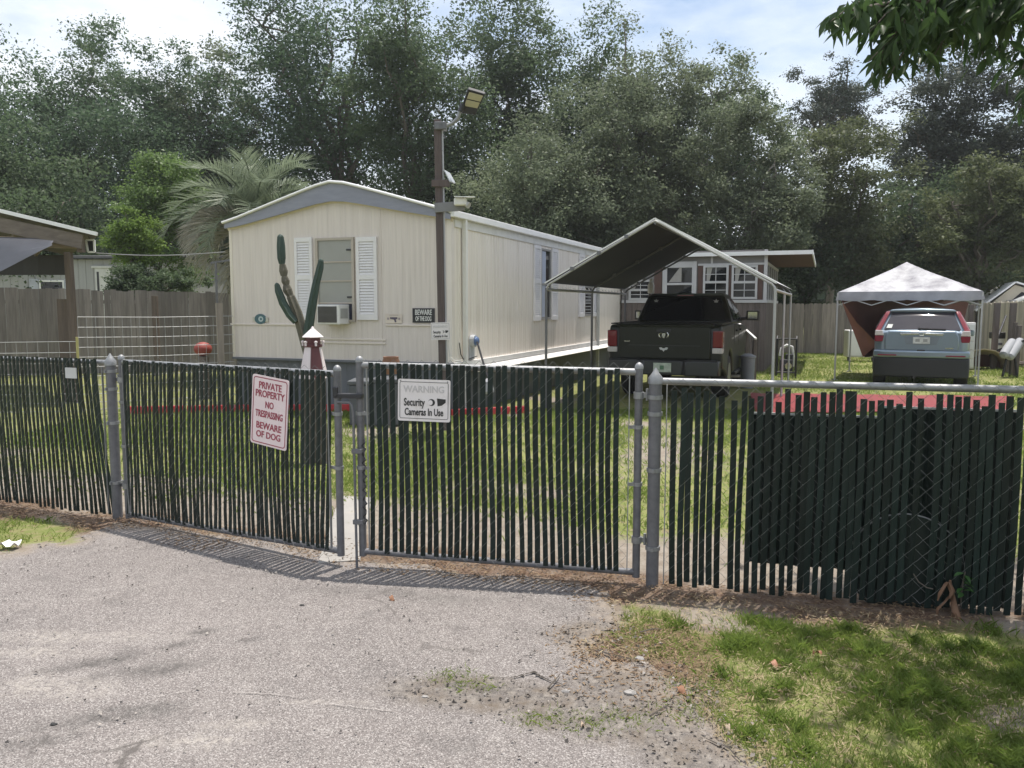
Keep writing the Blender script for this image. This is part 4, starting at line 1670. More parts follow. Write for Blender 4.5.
def ribs(pts, rr):
    """star-section column with round end"""
    P = [Vector(p) for p in pts]
    mb = MB()
    n = 12
    fine = []
    for i in range(len(P) - 1):
        for k in range(5):
            t = k / 5
            fine.append((P[i].lerp(P[i + 1], t), rr[i] + (rr[i + 1] - rr[i]) * t))
    fine.append((P[-1], rr[-1]))
    d = (P[-1] - P[-2]).normalized()
    for s_, t in ((.75, .5), (.4, .82), (.05, 1.0)):
        fine.append((P[-1] + d * rr[-1] * t, rr[-1] * s_))
    rings = []
    for i, (p, r) in enumerate(fine):
        t = (fine[min(i + 1, len(fine) - 1)][0] - fine[max(i - 1, 0)][0]).normalized()
        x = t.cross(Vector((0, 1, 0))).normalized()
        y = t.cross(x)
        rings.append([p + (x * math.cos(2 * math.pi * j / n) + y * math.sin(2 * math.pi * j / n)) * r * (1.08 if j % 2 else .80) for j in range(n)])
    fs = []
    for i in range(len(rings) - 1):
        for j in range(n):
            fs.append((i * n + j, i * n + (j + 1) % n, (i + 1) * n + (j + 1) % n, (i + 1) * n + j))
    fs.append(tuple((len(rings) - 1) * n + j for j in range(n)))
    fs.append(tuple(range(n - 1, -1, -1)))
    mb.add([q_ for r in rings for q_ in r], fs)
    return mb


k_ = CY / F
g0 = Vector((0, 0, -.05))
part('trunk', ribs([g0, cl(316, 380), cl(304, 336), cl(297, 312), cl(291, 297)], [6 * k_, 5.5 * k_, 5.2 * k_, 4.6 * k_, 4.0 * k_]), cact_b, ct)
part('arm', ribs([cl(290.5, 296), cl(287.5, 290), cl(286.5, 286)], [3.2 * k_, 4.4 * k_, 3.4 * k_]), cact_b, ct)
part('arm', ribs([cl(286.5, 285), cl(285.5, 281), cl(284.5, 277)], [2.8 * k_, 3.9 * k_, 3.0 * k_]), cact_b, ct)
part('arm', ribs([cl(284, 276), cl(283.5, 271), cl(282.5, 265)], [3.0 * k_, 4.0 * k_, 3.0 * k_]), cact_b, ct)
part('arm', ribs([cl(282, 264), cl(281.5, 258), cl(281, 246), cl(280.5, 237)], [2.8 * k_, 3.9 * k_, 3.9 * k_, 3.0 * k_]), cact_g, ct)
part('arm', ribs([cl(296, 322, -.05), cl(290, 315, -.05), cl(283, 303, -.05), cl(278.5, 291, -.05), cl(277, 285, -.05)], [3.2 * k_, 3.8 * k_, 3.8 * k_, 3.4 * k_, 2.4 * k_]), cact_g, ct)
part('arm', ribs([cl(307, 338, -.05), cl(309, 326, -.05), cl(312, 306, -.05), cl(316, 284, -.05), cl(320, 268, -.05), cl(321, 261, -.05)], [4.2 * k_, 4.4 * k_, 4.2 * k_, 3.6 * k_, 3.4 * k_, 2.6 * k_]), cact_g, ct)

WY = 8.6
wk = WY / F
wp = atY(313, 345, WY)
lt = thing('garden_lighthouse', 'red and white wooden garden lighthouse in front of the cactus', 'garden ornament', (wp.x, WY, 0))
wz = lambda py: atY(313, py, WY).z
lred = M('lighthouse_red', (.11, .032, .036), .55, var=.12)
lwh = M('lighthouse_white', (.72, .64, .64), .5, var=.08)
zb_l, zt_l = wz(378), wz(347)
r0, r1 = 14.0 * wk, 7.5 * wk
solo('tree_stump', MB().lathe([(.16, -.05), (.14, .1), (.125, .5), (.13, zb_l - .004)], (wp.x, WY, 0), 14), bark, 'dark tree stump carrying the red and white garden lighthouse', 'stump', smooth=50)
six = lambda r, z: [Vector((r * math.cos(R(60 * j + 30)), r * math.sin(R(60 * j + 30)), z)) for j in range(6)]
A6, B6 = six(r0, zb_l), six(r1, zt_l)
wmb, rmb = MB(), MB()
for j in range(6):
    a, b, c, d = A6[j], A6[(j + 1) % 6], B6[(j + 1) % 6], B6[j]
    (rmb if j in (4, 1) else wmb).slab([a, b, c, d], .01)
part('tower_panel', wmb, lwh, lt)
part('tower_panel', rmb, lred, lt, label='red panel of the lighthouse tower')
part('gallery', MB().prism([(9.5 * wk * math.cos(R(60 * j + 30)), 9.5 * wk * math.sin(R(60 * j + 30))) for j in range(6)], lambda p, q_, h: (p, q_, h), zt_l, zt_l + 2.6 * wk), lred, lt, bevel=.004)
part('lantern_room', MB().prism([(7.6 * wk * math.cos(R(60 * j + 30)), 7.6 * wk * math.sin(R(60 * j + 30))) for j in range(6)], lambda p, q_, h: (p, q_, h), zt_l + 2.2 * wk, wz(337)), lred, lt)
kb = MB()
for j in range(6):
    p = Vector((10.2 * wk * math.cos(R(60 * j)), 10.2 * wk * math.sin(R(60 * j)), zt_l + 2.2 * wk))
    kb.lathe([(.012, -.01), (.012, .022), (.018, .025), (.018, .04), (.004, .046)], p, 8)
part('railing_knobs', kb, lwh, lt)
part('lantern_roof', MB().lathe([(10.6 * wk, wz(337.5)), (10.8 * wk, wz(336.8)), (6 * wk, wz(332.5)), (1.8 * wk, wz(328.7)), (1.2 * wk, wz(327.2)), (.2 * wk, wz(326.4))], (0, 0, 0), 8), lwh, lt)
# terracotta ball behind the gate top at 388,365
bp_ = atY(391, 363.5, 10.5)
solo('clay_pot', MB().lathe([(.07, -.14), (.10, -.05), (.115, .03), (.10, .07), (.105, .09), (.08, .09), (.075, .0)], (bp_.x, 10.5, bp_.z), 16), M('terracotta', (.24, .12, .075), .8, var=.2), 'small terracotta pot on a post by the house front', 'pot', smooth=True)
solo('wooden_stake', MB().cyl((bp_.x, 10.5, -.1), (bp_.x, 10.5, bp_.z - .14), .03, 8), wood_pole, 'thin wooden stake under the terracotta pot', 'stake')
# mop leaning by the side wall
m0, m1 = hs(482, 378, .35), hs(476, 342, .14)
ms = thing('mop', 'dark handled mop leaning on the side of the mobile home', 'mop', HO, HA)
part('handle', MB().cyl((.45, m0[0], m0[1]), (.16, m1[0], m1[1]), .016, 8), darkmetal, ms)
part('mop_head', MB().lathe([(.02, .0), (.07, -.05), (.10, -.2), (.08, -.24)], (.45, m0[0], m0[1]), 9), M('mop_yarn', (.4, .4, .42), .9), ms)

# ------------------------------------------------------------------ sunroom at the far end of the home
SY = 10.6
SO = HO + hy * SY + hx * .06


def sf(px, py, off=0):
    q_ = hloc(onplane(px, py, SO - hy * off, hy), SO)
    return q_.x, q_.z


sr_white = M('muted_white_trim', (.50, .50, .51), .5, var=.08)
sun_rm = thing('sunroom', 'sunroom addition with white framed windows over dark wooden boards', 'sunroom', SO, HA)
SX1 = sf(766, 300)[0]
SZS = sf(700, 300)[1]
SZT = sf(740, 263)[1]
SZR = sf(740, 250)[1]
SD = 5.0
mb = MB()
n = int(SX1 / .14)
for i in range(n):
    mb.bb(SX1 * i / n + .004, SX1 * (i + 1) / n - .004, .0, .03, 0, SZS - .06 + rnd.uniform(-.01, 0))
part('board_wall', mb, wood_dk, sun_rm)
mb = MB()
n = int(SD / .14)
for i in range(n):
    mb.bb(SX1 - .03, SX1, .035 + (SD - .04) * i / n + .004, .035 + (SD - .04) * (i + 1) / n - .004, 0, SZS - .06)
part('board_wall', mb, wood_dk, sun_rm)
red_br = M('reddish_brown_trim', (.095, .055, .045), .7, var=.2)
greyw = M('grey_panel_wall', (.22, .215, .21), .7, var=.1)
part('upper_wall', MB().bb(0, SX1 - .02, .03, .09, SZS - .02, SZR).bb(SX1 - .08, SX1 - .02, .09, SD, SZS - .02, SZT), greyw, sun_rm)
for pa, pb in ((654, 662), (697.5, 703), (728.5, 731.5), (757.5, 763)):
    part('trim_board', MB().bb(sf(pa, 280)[0] + .004, sf(pb, 280)[0] - .004, .005, .029, SZS - .02, SZT - .02), red_br, sun_rm)
part('sill_trim', MB().bb(-.0, SX1 + .03, -.04, .03, SZS - .075, SZS), sr_white, sun_rm)
part('sill_trim', MB().bb(SX1 + .0, SX1 + .03, .03, SD, SZS - .075, SZS), sr_white, sun_rm)
part('head_trim', MB().bb(sf(698, 265)[0], SX1, -.01, .029, SZT - .05, SZT), sr_white, sun_rm)
part('corner_post', MB().bb(SX1 - .07, SX1 + .012, -.012, .07, SZS + .001, SZR), sr_white, sun_rm)
part('mullion', MB().bb(sf(711, 256)[0], sf(713, 256)[0], .0, .029, SZT, SZR), sr_white, sun_rm)
for k in range(5):
    y = .9 + k * .95
    part('side_post', MB().bb(SX1 - .019, SX1 + .01, y - .035, y + .035, SZS, SZT), sr_white, sun_rm)
    part('side_pane', MB().bb(SX1 - .019, SX1 - .012, y - .86, y - .05, SZS + .05, SZT - .05), glass_dk, sun_rm)
part('side_head', MB().bb(SX1 - .018, SX1 + .012, .07, SD, SZT - .04, SZT + .03), sr_white, sun_rm)


def srwin(pa, pb, py0, py1, cols, rows_):
    x0, zt = sf(pa, py0)
    x1, zb = sf(pb, py1)
    w = MB()
    fw = .055
    w.bb(x0, x0 + fw, -.03, .029, zb, zt).bb(x1 - fw, x1, -.03, .029, zb, zt).bb(x0 + fw, x1 - fw, -.03, .029, zt - fw, zt).bb(x0 + fw, x1 - fw, -.03, .029, zb, zb + fw)
    zm = (zb + zt) / 2
    w.bb(x0 + fw, x1 - fw, -.022, .02, zm - .03, zm + .03)
    wd = part('window', w, sr_white, sun_rm)
    part('pane', MB().bb(x0 + fw - .01, x1 - fw + .01, .005, .012, zb + .03, zt - .03), glass_dk, wd)
    g = MB()
    for i in range(1, cols):
        x = x0 + fw + (x1 - x0 - 2 * fw) * i / cols
        g.bb(x - .009, x + .009, -.006, .003, zb + fw, zm - .03).bb(x - .009, x + .009, -.006, .003, zm + .03, zt - fw)
    for za, zc_ in ((zb + fw, zm - .03), (zm + .03, zt - fw)):
        z = (za + zc_) / 2
        g.bb(x0 + fw, x1 - fw, -.004, .002, z - .009, z + .009)
    part('glazing_bars', g, sr_white, wd)
    part('curtain', MB().sheet([[Vector((x0 + fw + .03 + (x1 - x0) * .22 * j / 6 * (1 - .5 * i / 3), .0035 + .0006 * math.sin(j * 2), zt - fw - (zt - zm - fw) * i / 3)) for j in range(7)] for i in range(4)], (0, .0006, 0)), M('pale_curtain', (.35, .34, .32), .9), wd)


srwin(629, 652, 280, 300, 2, 2)
srwin(703.5, 728, 265.5, 299, 2, 2)
srwin(732, 757, 265.5, 299, 2, 2)
x0, zt = sf(663, 262)
x1, _ = sf(697, 262)
zb = 0.75
dr = MB()
dr.bb(x0, x0 + .12, -.03, .029, zb, zt).bb(x1 - .12, x1, -.03, .029, zb, zt).bb(x0 + .12, x1 - .12, -.03, .029, zt - .16, zt).bb(x0 + .12, x1 - .12, -.028, .029, zb, SZS - .02)
zm = sf(680, 284)[1]
dr.bb(x0 + .12, x1 - .12, -.028, .02, zm - .03, zm + .03)
d_ = part('door', dr, sr_white, sun_rm, bevel=.006)
part('pane', MB().bb(x0 + .11, x1 - .11, .0, .01, SZS - .03, zt - .15), glass_dk, d_)
part('curtain', MB().add([(x0 + .16, -.002, zm + .05), (x0 + .5, -.002, zm + .05), (x0 + .5, -.002, zm + .5)], [(0, 1, 2)]), bpy.data.materials['pale_curtain'], d_)
part('handle', MB().cyl((x1 - .07, -.09, SZS + .12), (x1 - .07, -.03, SZS + .12), .03, 10), chrome, d_)
# roof slab overhanging to the right
RX1 = sf(812, 252, .15)[0]
rz = sf(800, 250.5, .15)[1]
part('roof_slab', MB().slab([(.02, -.15, rz - .09), (.02, SD + .4, rz - .16), (RX1, SD + .4, rz - .16), (RX1, -.15, rz - .09)], -.06), M('rusty_roof_underside', (.10, .040, .032), .7, var=.2, vs=2), sun_rm)
part('roof_edge', MB().bar((.02, -.17, rz - .045), (RX1, -.17, rz - .045), .03, .10), whitep, sun_rm)
part('roof_edge', MB().bar((RX1 + .016, -.17, rz - .045), (RX1 + .016, SD + .4, rz - .12), .03, .11), whitep, sun_rm)

# steps with rail beside the truck
stp = atY(752, 350, 17.6)
st_ = thing('porch_steps', 'grey wooden porch steps with white topped handrail beside the pickup', 'steps', (stp.x, 17.6, 0), R(2))
mb = MB()
for k in range(4):
    mb.bb(-.9, .0, .28 * k, .28 * k + .27, .17 * (k + 1) - .04, .17 * (k + 1))
part('treads', mb, wood_grey, st_)
part('stringers', MB().prism([(0, 0), (1.15, 0), (1.15, .64), (.0, .04)], lambda p, q_, h: (h, p, q_), .0, .04).prism([(0, 0), (1.15, 0), (1.15, .64), (.0, .04)], lambda p, q_, h: (h, p, q_), -.94, -.9), wood_dk, st_)
part('handrail', MB().bar((.06, -.05, .98), (.06, 1.2, 1.30), .05, .04), whitedirty, st_)
for y, z in ((.0, .95), (.55, 1.10), (1.15, 1.26)):
    part('rail_post', MB().bar((.06, y, 0), (.06, y, z), .08, .08, (0, 1, 0)), wood_dk, st_)
tb = atY(748, 352, 16.6)
solo('trash_can', MB().lathe([(.13, 0), (.145, .5), (.15, .62), (.165, .63), (.165, .67), (.08, .71), (.02, .72)], (tb.x, 16.6, 0), 18), M('grey_bin', (.20, .21, .23), .55), 'grey lidded trash can between the pickup and the porch steps', 'trash can', smooth=True)

# ------------------------------------------------------------------ carport canopy
KO = atY(546, 365, 13.3)
KO.z = 0
cpt = thing('carport', 'carport canopy with sloping fabric coloured dark as shaded on white pipes over the pickup', 'carport', KO, HA)


def kf(px, py, y=0):
    q_ = hloc(onplane(px, py, KO + hy * y, hy), KO)
    return q_.x, q_.z


KW = kf(775, 300)[0]
KE = kf(550, 284)[1]
KP = kf(655, 220)[1]
KPX = kf(655, 220)[0]
KRZ = kf(776, 284)[1]
KL = 5.56
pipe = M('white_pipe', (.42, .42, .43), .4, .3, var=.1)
pipe_shaded = M('shaded_pipe', (.16, .16, .17), .4, .5, var=.1)  # same pipe coloured darker for the shade under the fabric
fab = M('shaded_canopy_fabric', (.024, .029, .042), .75, var=.12, vs=3, trans=.05)  # shade of the underside is put into the colour of this slope
YS = [0, KL / 2, KL]
for i, y in enumerate(YS):
    pm_ = pipe if i == 0 else pipe_shaded
    part('leg', MB().cyl((.0, y, 0), (0, y, KE - .06), .022, 10), pipe_shaded, cpt, smooth=True)
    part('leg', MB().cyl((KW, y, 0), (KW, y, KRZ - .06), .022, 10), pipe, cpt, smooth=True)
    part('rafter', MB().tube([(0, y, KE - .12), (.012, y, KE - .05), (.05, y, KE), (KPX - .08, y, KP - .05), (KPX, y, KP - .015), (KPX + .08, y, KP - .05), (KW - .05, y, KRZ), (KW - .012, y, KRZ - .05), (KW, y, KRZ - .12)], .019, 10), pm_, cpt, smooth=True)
part('eave_pipe', MB().cyl((0, 0, KE - .09), (0, KL, KE - .09), .024, 10), pipe, cpt, smooth=True)
part('eave_pipe', MB().cyl((KW, 0, KRZ - .09), (KW, KL, KRZ - .09), .024, 10), pipe, cpt, smooth=True)
part('ridge_pipe', MB().cyl((KPX, 0, KP - .045), (KPX, KL, KP - .045), .022, 10), pipe_shaded, cpt, smooth=True)


def canopy_rows(xe, ze, lift):
    rows = []
    for i in range(25):
        y = KL * i / 24
        sg_ = .05 * abs(math.sin(math.pi * 2 * i / 24))
        rows.append([Vector((KPX + (xe - KPX) * t, y, KP + (ze - KP) * t + lift - sg_ * math.sin(math.pi * t))) for t in [j / 10 for j in range(11)]])
    return rows


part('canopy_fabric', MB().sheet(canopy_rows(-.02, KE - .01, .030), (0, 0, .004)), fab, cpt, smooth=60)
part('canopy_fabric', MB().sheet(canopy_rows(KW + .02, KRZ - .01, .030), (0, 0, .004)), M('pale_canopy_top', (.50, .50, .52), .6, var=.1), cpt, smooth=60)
part('canopy_hem', MB().bar((-.02, -.03, KE + .014), (KPX, -.03, KP + .022), .010, .022).bar((KPX, -.03, KP + .022), (KW + .02, -.03, KRZ + .014), .010, .030), whitep, cpt)
lc = MB()
for i in range(22):
    y = .1 + i * KL / 22.2
    lc.bar((-.02, y, KE - .02), (.0, y + .06, KE - .085), .012, .012)
part('bungee_ties', lc, whitep, cpt)
sm = MB()
for i, y in enumerate(YS):
    for j in range(1, 4):
        t = j / 4
        sm.box((KPX * (1 - t), y, KP + (KE - KP) * t + .0), (.06, .075, .06))
part('pipe_sleeves', sm, pipe_shaded, cpt)

# ------------------------------------------------------------------ pickup truck
TR = atY(663, 388, 14.0)
TRK = thing('pickup_truck', 'dark olive pickup truck parked tail first under the carport', 'pickup truck', (TR.x, 14.0, 0), R(-21))
paint = M('dark_olive_paint', (.018, .020, .015), .35, .0, var=.06, vs=3, coat=.2, spec=.25)
trim_b = M('truck_dark_trim', (.022, .022, .024), .45, var=.1)
tail_red = M('red_lamp_lens', (.16, .006, .012), .15, var=.12, vs=30, coat=.6)
tail_wht = M('clear_lamp_lens', (.55, .52, .52), .2, var=.15, vs=40, coat=.6)


def arc(cy, cz, r, a0, a1, n=12):
    return [(cy + r * math.cos(R(a0 + (a1 - a0) * i / n)), cz + r * math.sin(R(a0 + (a1 - a0) * i / n))) for i in range(n + 1)]


def xform(prof, hw0, hw1, z0, z1):
    """side outline extruded across with tumblehome"""
    def f(y, z, h):
        t = min(1, max(0, (z - z0) / (z1 - z0)))
        return Vector((h * (hw0 + (hw1 - hw0) * t), y, z))
    return f


low = [(.04, .62), (.04, .80), (.02, 1.30), (.06, 1.37), (2.05, 1.38)] + [(2.1, 1.36), (4.25, 1.30), (4.6, 1.28), (5.55, 1.16), (5.75, 1.02), (5.78, .55), (5.6, .38)] + arc(4.85, .42, .47, 0, 180)[0:] + [(4.2, .40), (1.85, .42)] + arc(1.32, .42, .47, 0, 180) + [(.6, .52)]
part('body', MB().prism(low, xform(low, 1.0, .975, .9, 1.4), -1, 1), paint, TRK, bevel=.045, smooth=35, seg=3)
cabp = [(2.08, 1.36), (2.32, 1.90), (2.55, 1.955), (3.35, 1.945), (3.7, 1.86), (4.42, 1.32)]
part('cab', MB().prism(cabp, xform(cabp, .96, .74, 1.36, 1.95), -1, 1), paint, TRK, bevel=.05, smooth=35, seg=3)
# bed opening
part('bed_liner', MB().bb(-.82, .82, .12, 2.0, 1.372, 1.386), trim_b, TRK)
part('bed_rail_cap', MB().bb(-.975, -.85, .1, 2.04, 1.378, 1.40).bb(.85, .975, .1, 2.04, 1.378, 1.40), trim_b, TRK, bevel=.008)


def cabpt(u, t):
    """on the cab's back face: u -1..1 across, t 0..1 upwards"""
    z = 1.36 + .54 * t
    hw = .96 + (.74 - .96) * (z - 1.36) / .59
    return Vector((u * hw, 2.08 + .24 * t - .012, z))


rw = part('rear_window', MB().slab([cabpt(-.88, .10), cabpt(.88, .10), cabpt(.90, .93), cabpt(-.90, .93)], .006), M('tinted_rear_glass', (.008, .009, .012), .05, spec=.7), TRK)
part('third_brake_lamp', MB().bb(-.16, .16, 2.30, 2.36, 1.90, 1.925), tail_red, TRK)
wsm = M('window_sticker_white', (.40, .41, .42), .6)
stk_ = MB()
for u, t, s in ((-.72, .80, .06), (.76, .78, .065)):
    c = cabpt(u, t) + Vector((0, -.012, 0))
    stk_.add([c + Vector((s * (1 if j % 2 else .45) * math.cos(j * math.pi / 6), .0, s * (1 if j % 2 else .45) * math.sin(j * math.pi / 6))) for j in range(12)], [tuple(range(12))])
part('window_stickers', stk_, wsm, rw)
# tailgate
tgm = MB().bb(-.80, .80, -.015, .05, .78, 1.355)
tg_ = part('tailgate', tgm, paint, TRK, bevel=.02, seg=3, smooth=35)
part('tailgate_spoiler', MB().prism([(-.02, 1.33), (-.035, 1.36), (.0, 1.39), (.10, 1.392), (.12, 1.35)], lambda p, q_, h: (h, p, q_), -.84, .84), paint, tg_, bevel=.008)
part('tailgate_crease', MB().bb(-.62, .62, -.024, -.012, 1.005, 1.02), trim_b, tg_)
hm = MB()
q6 = .85
# ram's head: horns curling round a shield face
hm.prism([(-.028, .045), (.028, .045), (.034, .0), (.014, -.055), (-.014, -.055), (-.034, .0)], lambda p, q_, h: (p * q6, h, 1.19 + q_ * q6), -.022, -.032)
for s_ in (-1, 1):
    hm.tube([(s_ * q6 * a_, -.026, 1.19 + q6 * b_) for a_, b_ in ((.03, .045), (.07, .055), (.095, .02), (.09, -.03), (.062, -.048), (.052, -.02))], [.011, .012, .012, .010, .008, .005], 6)
part('emblem', hm, chrome, tg_, smooth=True)
dkl = MB().prism([(-.115, .03), (-.06, .04), (-.02, .018), (.02, .018), (.06, .04), (.115, .03), (.08, -.015), (.03, -.02), (.0, -.06), (-.03, -.02), (-.08, -.015)], lambda p, q_, h: (p * .7, h, .95 + q_ * .8), -.016, -.020)
part('decal', dkl, M('silver_decal', (.55, .55, .56), .4, .3), tg_)
part('badge', MB().bb(-.70, -.60, -.020, -.012, 1.075, 1.088), chrome, tg_)
part('tailgate_handle', MB().bb(-.13, .13, -.026, -.012, 1.25, 1.30), trim_b, tg_, bevel=.01)
for s_ in (-1, 1):
    tl = MB().bb(min(s_ * .835, s_ * 1.008), max(s_ * .835, s_ * 1.008), -.022, .20, .985, 1.275)
    lamp = part('tail_light', tl, tail_red, TRK, bevel=.018)
    part('reverse_lens', MB().bb(min(s_ * .83, s_ * 1.004), max(s_ * .83, s_ * 1.004), -.02, .195, .885, .98), tail_wht, lamp, bevel=.012)
# bumper
bp2 = MB().prism([(-.98, .02), (-.96, -.14), (-.40, -.17), (-.34, -.10), (.34, -.10), (.40, -.17), (.96, -.14), (.98, .02)], lambda p, q_, h: (p, q_, h), .50, .76)
bmp = part('rear_bumper', bp2, M('dark_bumper', (.06, .062, .066), .35, .6), TRK, bevel=.02, smooth=35)
for s_ in (-1, 1):
    part('step_pad', MB().bb(min(s_ * .94, s_ * .42), max(s_ * .94, s_ * .42), -.15, -.0, .758, .772), trim_b, bmp)
plt = part('license_plate', MB().bb(-.155, .155, -.125, -.105, .555, .715), M('green_white_plate', (.42, .47, .40), .4, var=.3, vs=14), TRK)
part('plate_graphic', MB().bb(-.04, .03, -.13, -.125, .60, .67), M('plate_graphic_green', (.10, .20, .12), .5), plt)
for yy in (1.32, 4.85):
    for s_ in (-1, 1):
        w = MB().tube([(s_ * .70, yy, .40), (s_ * .73, yy, .40), (s_ * .95, yy, .40), (s_ * .985, yy, .40)], [.36, .40, .40, .365], 28)
        wh = part('wheel', w, rubber, TRK, smooth=True)
        part('rim', MB().tube([(s_ * .95, yy, .40), (s_ * .99, yy, .40), (s_ * .992, yy, .40)], [.25, .25, .12], 20), M('truck_rim', (.4, .4, .41), .3, .8) if 'truck_rim' not in bpy.data.materials else bpy.data.materials['truck_rim'], wh)
    part('wheel_housing', MB().bb(-.93, .93, yy - .46, yy + .46, .45, .85), trim_b, TRK)
for s_ in (-1, 1):
    mir = part('mirror', MB().box((s_ * 1.20, 3.75, 1.50), (.26, .13, .21)).bar((s_ * .92, 3.72, 1.42), (s_ * 1.12, 3.74, 1.45), .05, .07), trim_b, TRK, bevel=.03, seg=3)
    part('mirror_glass', MB().box((s_ * 1.20, 3.682, 1.505), (.19, .006, .14)), M('mirror_glass', (.35, .36, .38), .05, .9) if 'mirror_glass' not in bpy.data.materials else bpy.data.materials['mirror_glass'], mir)
    f_ = lambda y, z, k: Vector((s_ * ((.96 + (.74 - .96) * (z - 1.36) / .59) + k), y, z))
    for (pa, pb, pc, pd) in (((2.34, 1.42), (3.02, 1.42), (3.02, 1.84), (2.52, 1.84)), ((3.1, 1.42), (4.1, 1.42), (3.66, 1.80), (3.1, 1.84))):
        part('side_window', MB().slab([f_(*pa, .004), f_(*pb, .004), f_(*pc, .004), f_(*pd, .004)], .006 * s_), glass_dk, TRK)
    part('door_handle', MB().bb(min(s_ * .985, s_ * 1.02), max(s_ * .985, s_ * 1.02), 2.42, 2.62, 1.20, 1.24).bb(min(s_ * .985, s_ * 1.02), max(s_ * .985, s_ * 1.02), 3.2, 3.4, 1.2, 1.24), trim_b, TRK, bevel=.008)
    part('running_board', MB().bb(min(s_ * .88, s_ * 1.03), max(s_ * .88, s_ * 1.03), 2.1, 4.1, .36, .42), trim_b, TRK, bevel=.015)
# fuel door and body seams on the right side
part('door_seam', MB().bb(.986, .992, 2.10, 2.112, .6, 1.35).bb(.986, .992, 3.02, 3.032, .6, 1.33), black_pl, TRK)
# white roof pipe thing behind the cab: vent cap of the porch
vp = atY(651, 288, 17.9)
solo('white_jug', MB().lathe([(.06, -.12), (.075, -.1), (.075, .06), (.05, .12), (.03, .14), (.035, .16), (.03, .2)], (vp.x, 17.9, vp.z), 12), whitedirty, 'white plastic jug standing on the porch rail behind the truck cab', 'jug', smooth=True)
pst = MB().bar((vp.x, 17.9, 0), (vp.x, 17.9, vp.z - .125), .09, .09, (0, 1, 0))
solo('porch_post', pst, wood_dk, 'short dark wooden post holding the white jug', 'post')

# ------------------------------------------------------------------ blue grey SUV
SV = atY(919, 388, 16.4)
SUV = thing('suv_car', 'blue grey SUV parked nose into the white canopy tent', 'suv', (SV.x, 16.4, -.02), R(-26.5))
sp_ = M('blue_grey_metallic', (.20, .26, .32), .28, .45, var=.05, vs=3, coat=.8)
sv_dk = M('suv_dark_lower', (.012, .014, .018), .5, var=.1)


def ring_body(stations, name, mat, parent, sub=1):
    """stations: (y, [(x, z) right half from bottom centre to top centre])"""
    mb = MB()
    rings = []
    for y, half in stations:
        pts = [(x, y + dy, z) for x, z, dy in half]
        full = pts + [(-x, yy, z) for x, yy, z in pts[::-1]]
        rings.append(full)
    n = len(rings[0])
    mb.add([p for r in rings for p in r], [(i * n + j, i * n + (j + 1) % n, (i + 1) * n + (j + 1) % n, (i + 1) * n + j) for i in range(len(rings) - 1) for j in range(n)])
    mb.f.append(tuple(range(n)))
    mb.f.append(tuple((len(rings) - 1) * n + j for j in range(n))[::-1])
    return part(name, mb, mat, parent, smooth=50, sub=sub)


def half(w, zb, zm, zt, k=.94):
    return [(.02, zb, 0), (w * .75, zb, 0), (w * .95, zb + .10, 0), (w, zm, 0), (w * .995, zt - .10, 0), (w * k, zt, 0), (w * .5, zt + .015, 0), (.02, zt + .02, 0)]


ring_body([(-.02, half(.74, .36, .72, 1.17)), (.0, half(.82, .33, .72, 1.21)), (.12, half(.885, .30, .75, 1.24)), (.5, half(.905, .28, .76, 1.25)), (1.4, half(.91, .26, .76, 1.22)), (2.8, half(.91, .26, .74, 1.12)), (3.6, half(.905, .27, .64, .98)), (4.2, half(.87, .30, .6, .90)), (4.45, half(.72, .36, .56, .78))], 'body', sp_, SUV)


def gh(y, z, hw, k):
    return (y, z, hw)


def cabring(w0, w1, zb, zt, r0, dy_top):
    return [(.02, zb, 0), (w0, zb, 0), (w0 * .99, zb + .05, .0 + dy_top * .05), ((w0 + w1) / 2 + .03, (zb + zt) / 2, dy_top * .5), (w1 + .01, zt - .07, dy_top * .9), (w1 - .07, zt, dy_top), (w1 * .5, zt + .03, dy_top), (.02, zt + .035, dy_top)]


ring_body([(.06, cabring(.83, .66, 1.18, 1.61, 0, .32)), (.12, cabring(.87, .68, 1.18, 1.635, 0, .32)), (.6, cabring(.88, .70, 1.18, 1.65, 0, .2)), (1.6, cabring(.88, .71, 1.15, 1.66, 0, 0)), (2.4, cabring(.87, .68, 1.06, 1.60, 0, -.1)), (3.3, cabring(.86, .66, .95, 1.08, 0, -.1))], 'cabin', sp_, SUV)


def rb(u, t, k=0.0):
    """rear face of the cabin: u across -1..1, t from belt to roof"""
    z = 1.225 + .385 * t
    hw = .845 + (.665 - .845) * t
    return Vector((u * hw, .03 + .32 * (t * .95 + .05) - k + .05 * u * u, z))


rg = []
for i in range(5):
    rg.append([rb(-.84 + 1.68 * j / 8, .02 + .90 * i / 4, .022) for j in range(9)])
rgl = part('rear_window', MB().sheet(rg, (0, .008, 0)), M('suv_rear_glass', (.045, .04, .045), .08, spec=.7), SUV, smooth=60)
part('wiper', MB().bar(rb(-.05, .07, .05), rb(.52, .035, .05), .02, .035).cyl(rb(-.05, .07, .06), rb(-.05, .07, .0), .03, 10), black_pl, SUV)
part('sticker', MB().slab([rb(-.80, .10, .034), rb(-.68, .10, .032), rb(-.68, .30, .032), rb(-.80, .30, .034)], .003), M('window_sticker', (.6, .62, .58), .5), rgl)
part('roof_spoiler', MB().prism([(-.62, 1.60), (.62, 1.60), (.58, 1.645), (.0, 1.665), (-.58, 1.645)], lambda p, q_, h: (p, h, q_), .30, .52), sp_, SUV, bevel=.015, smooth=35)
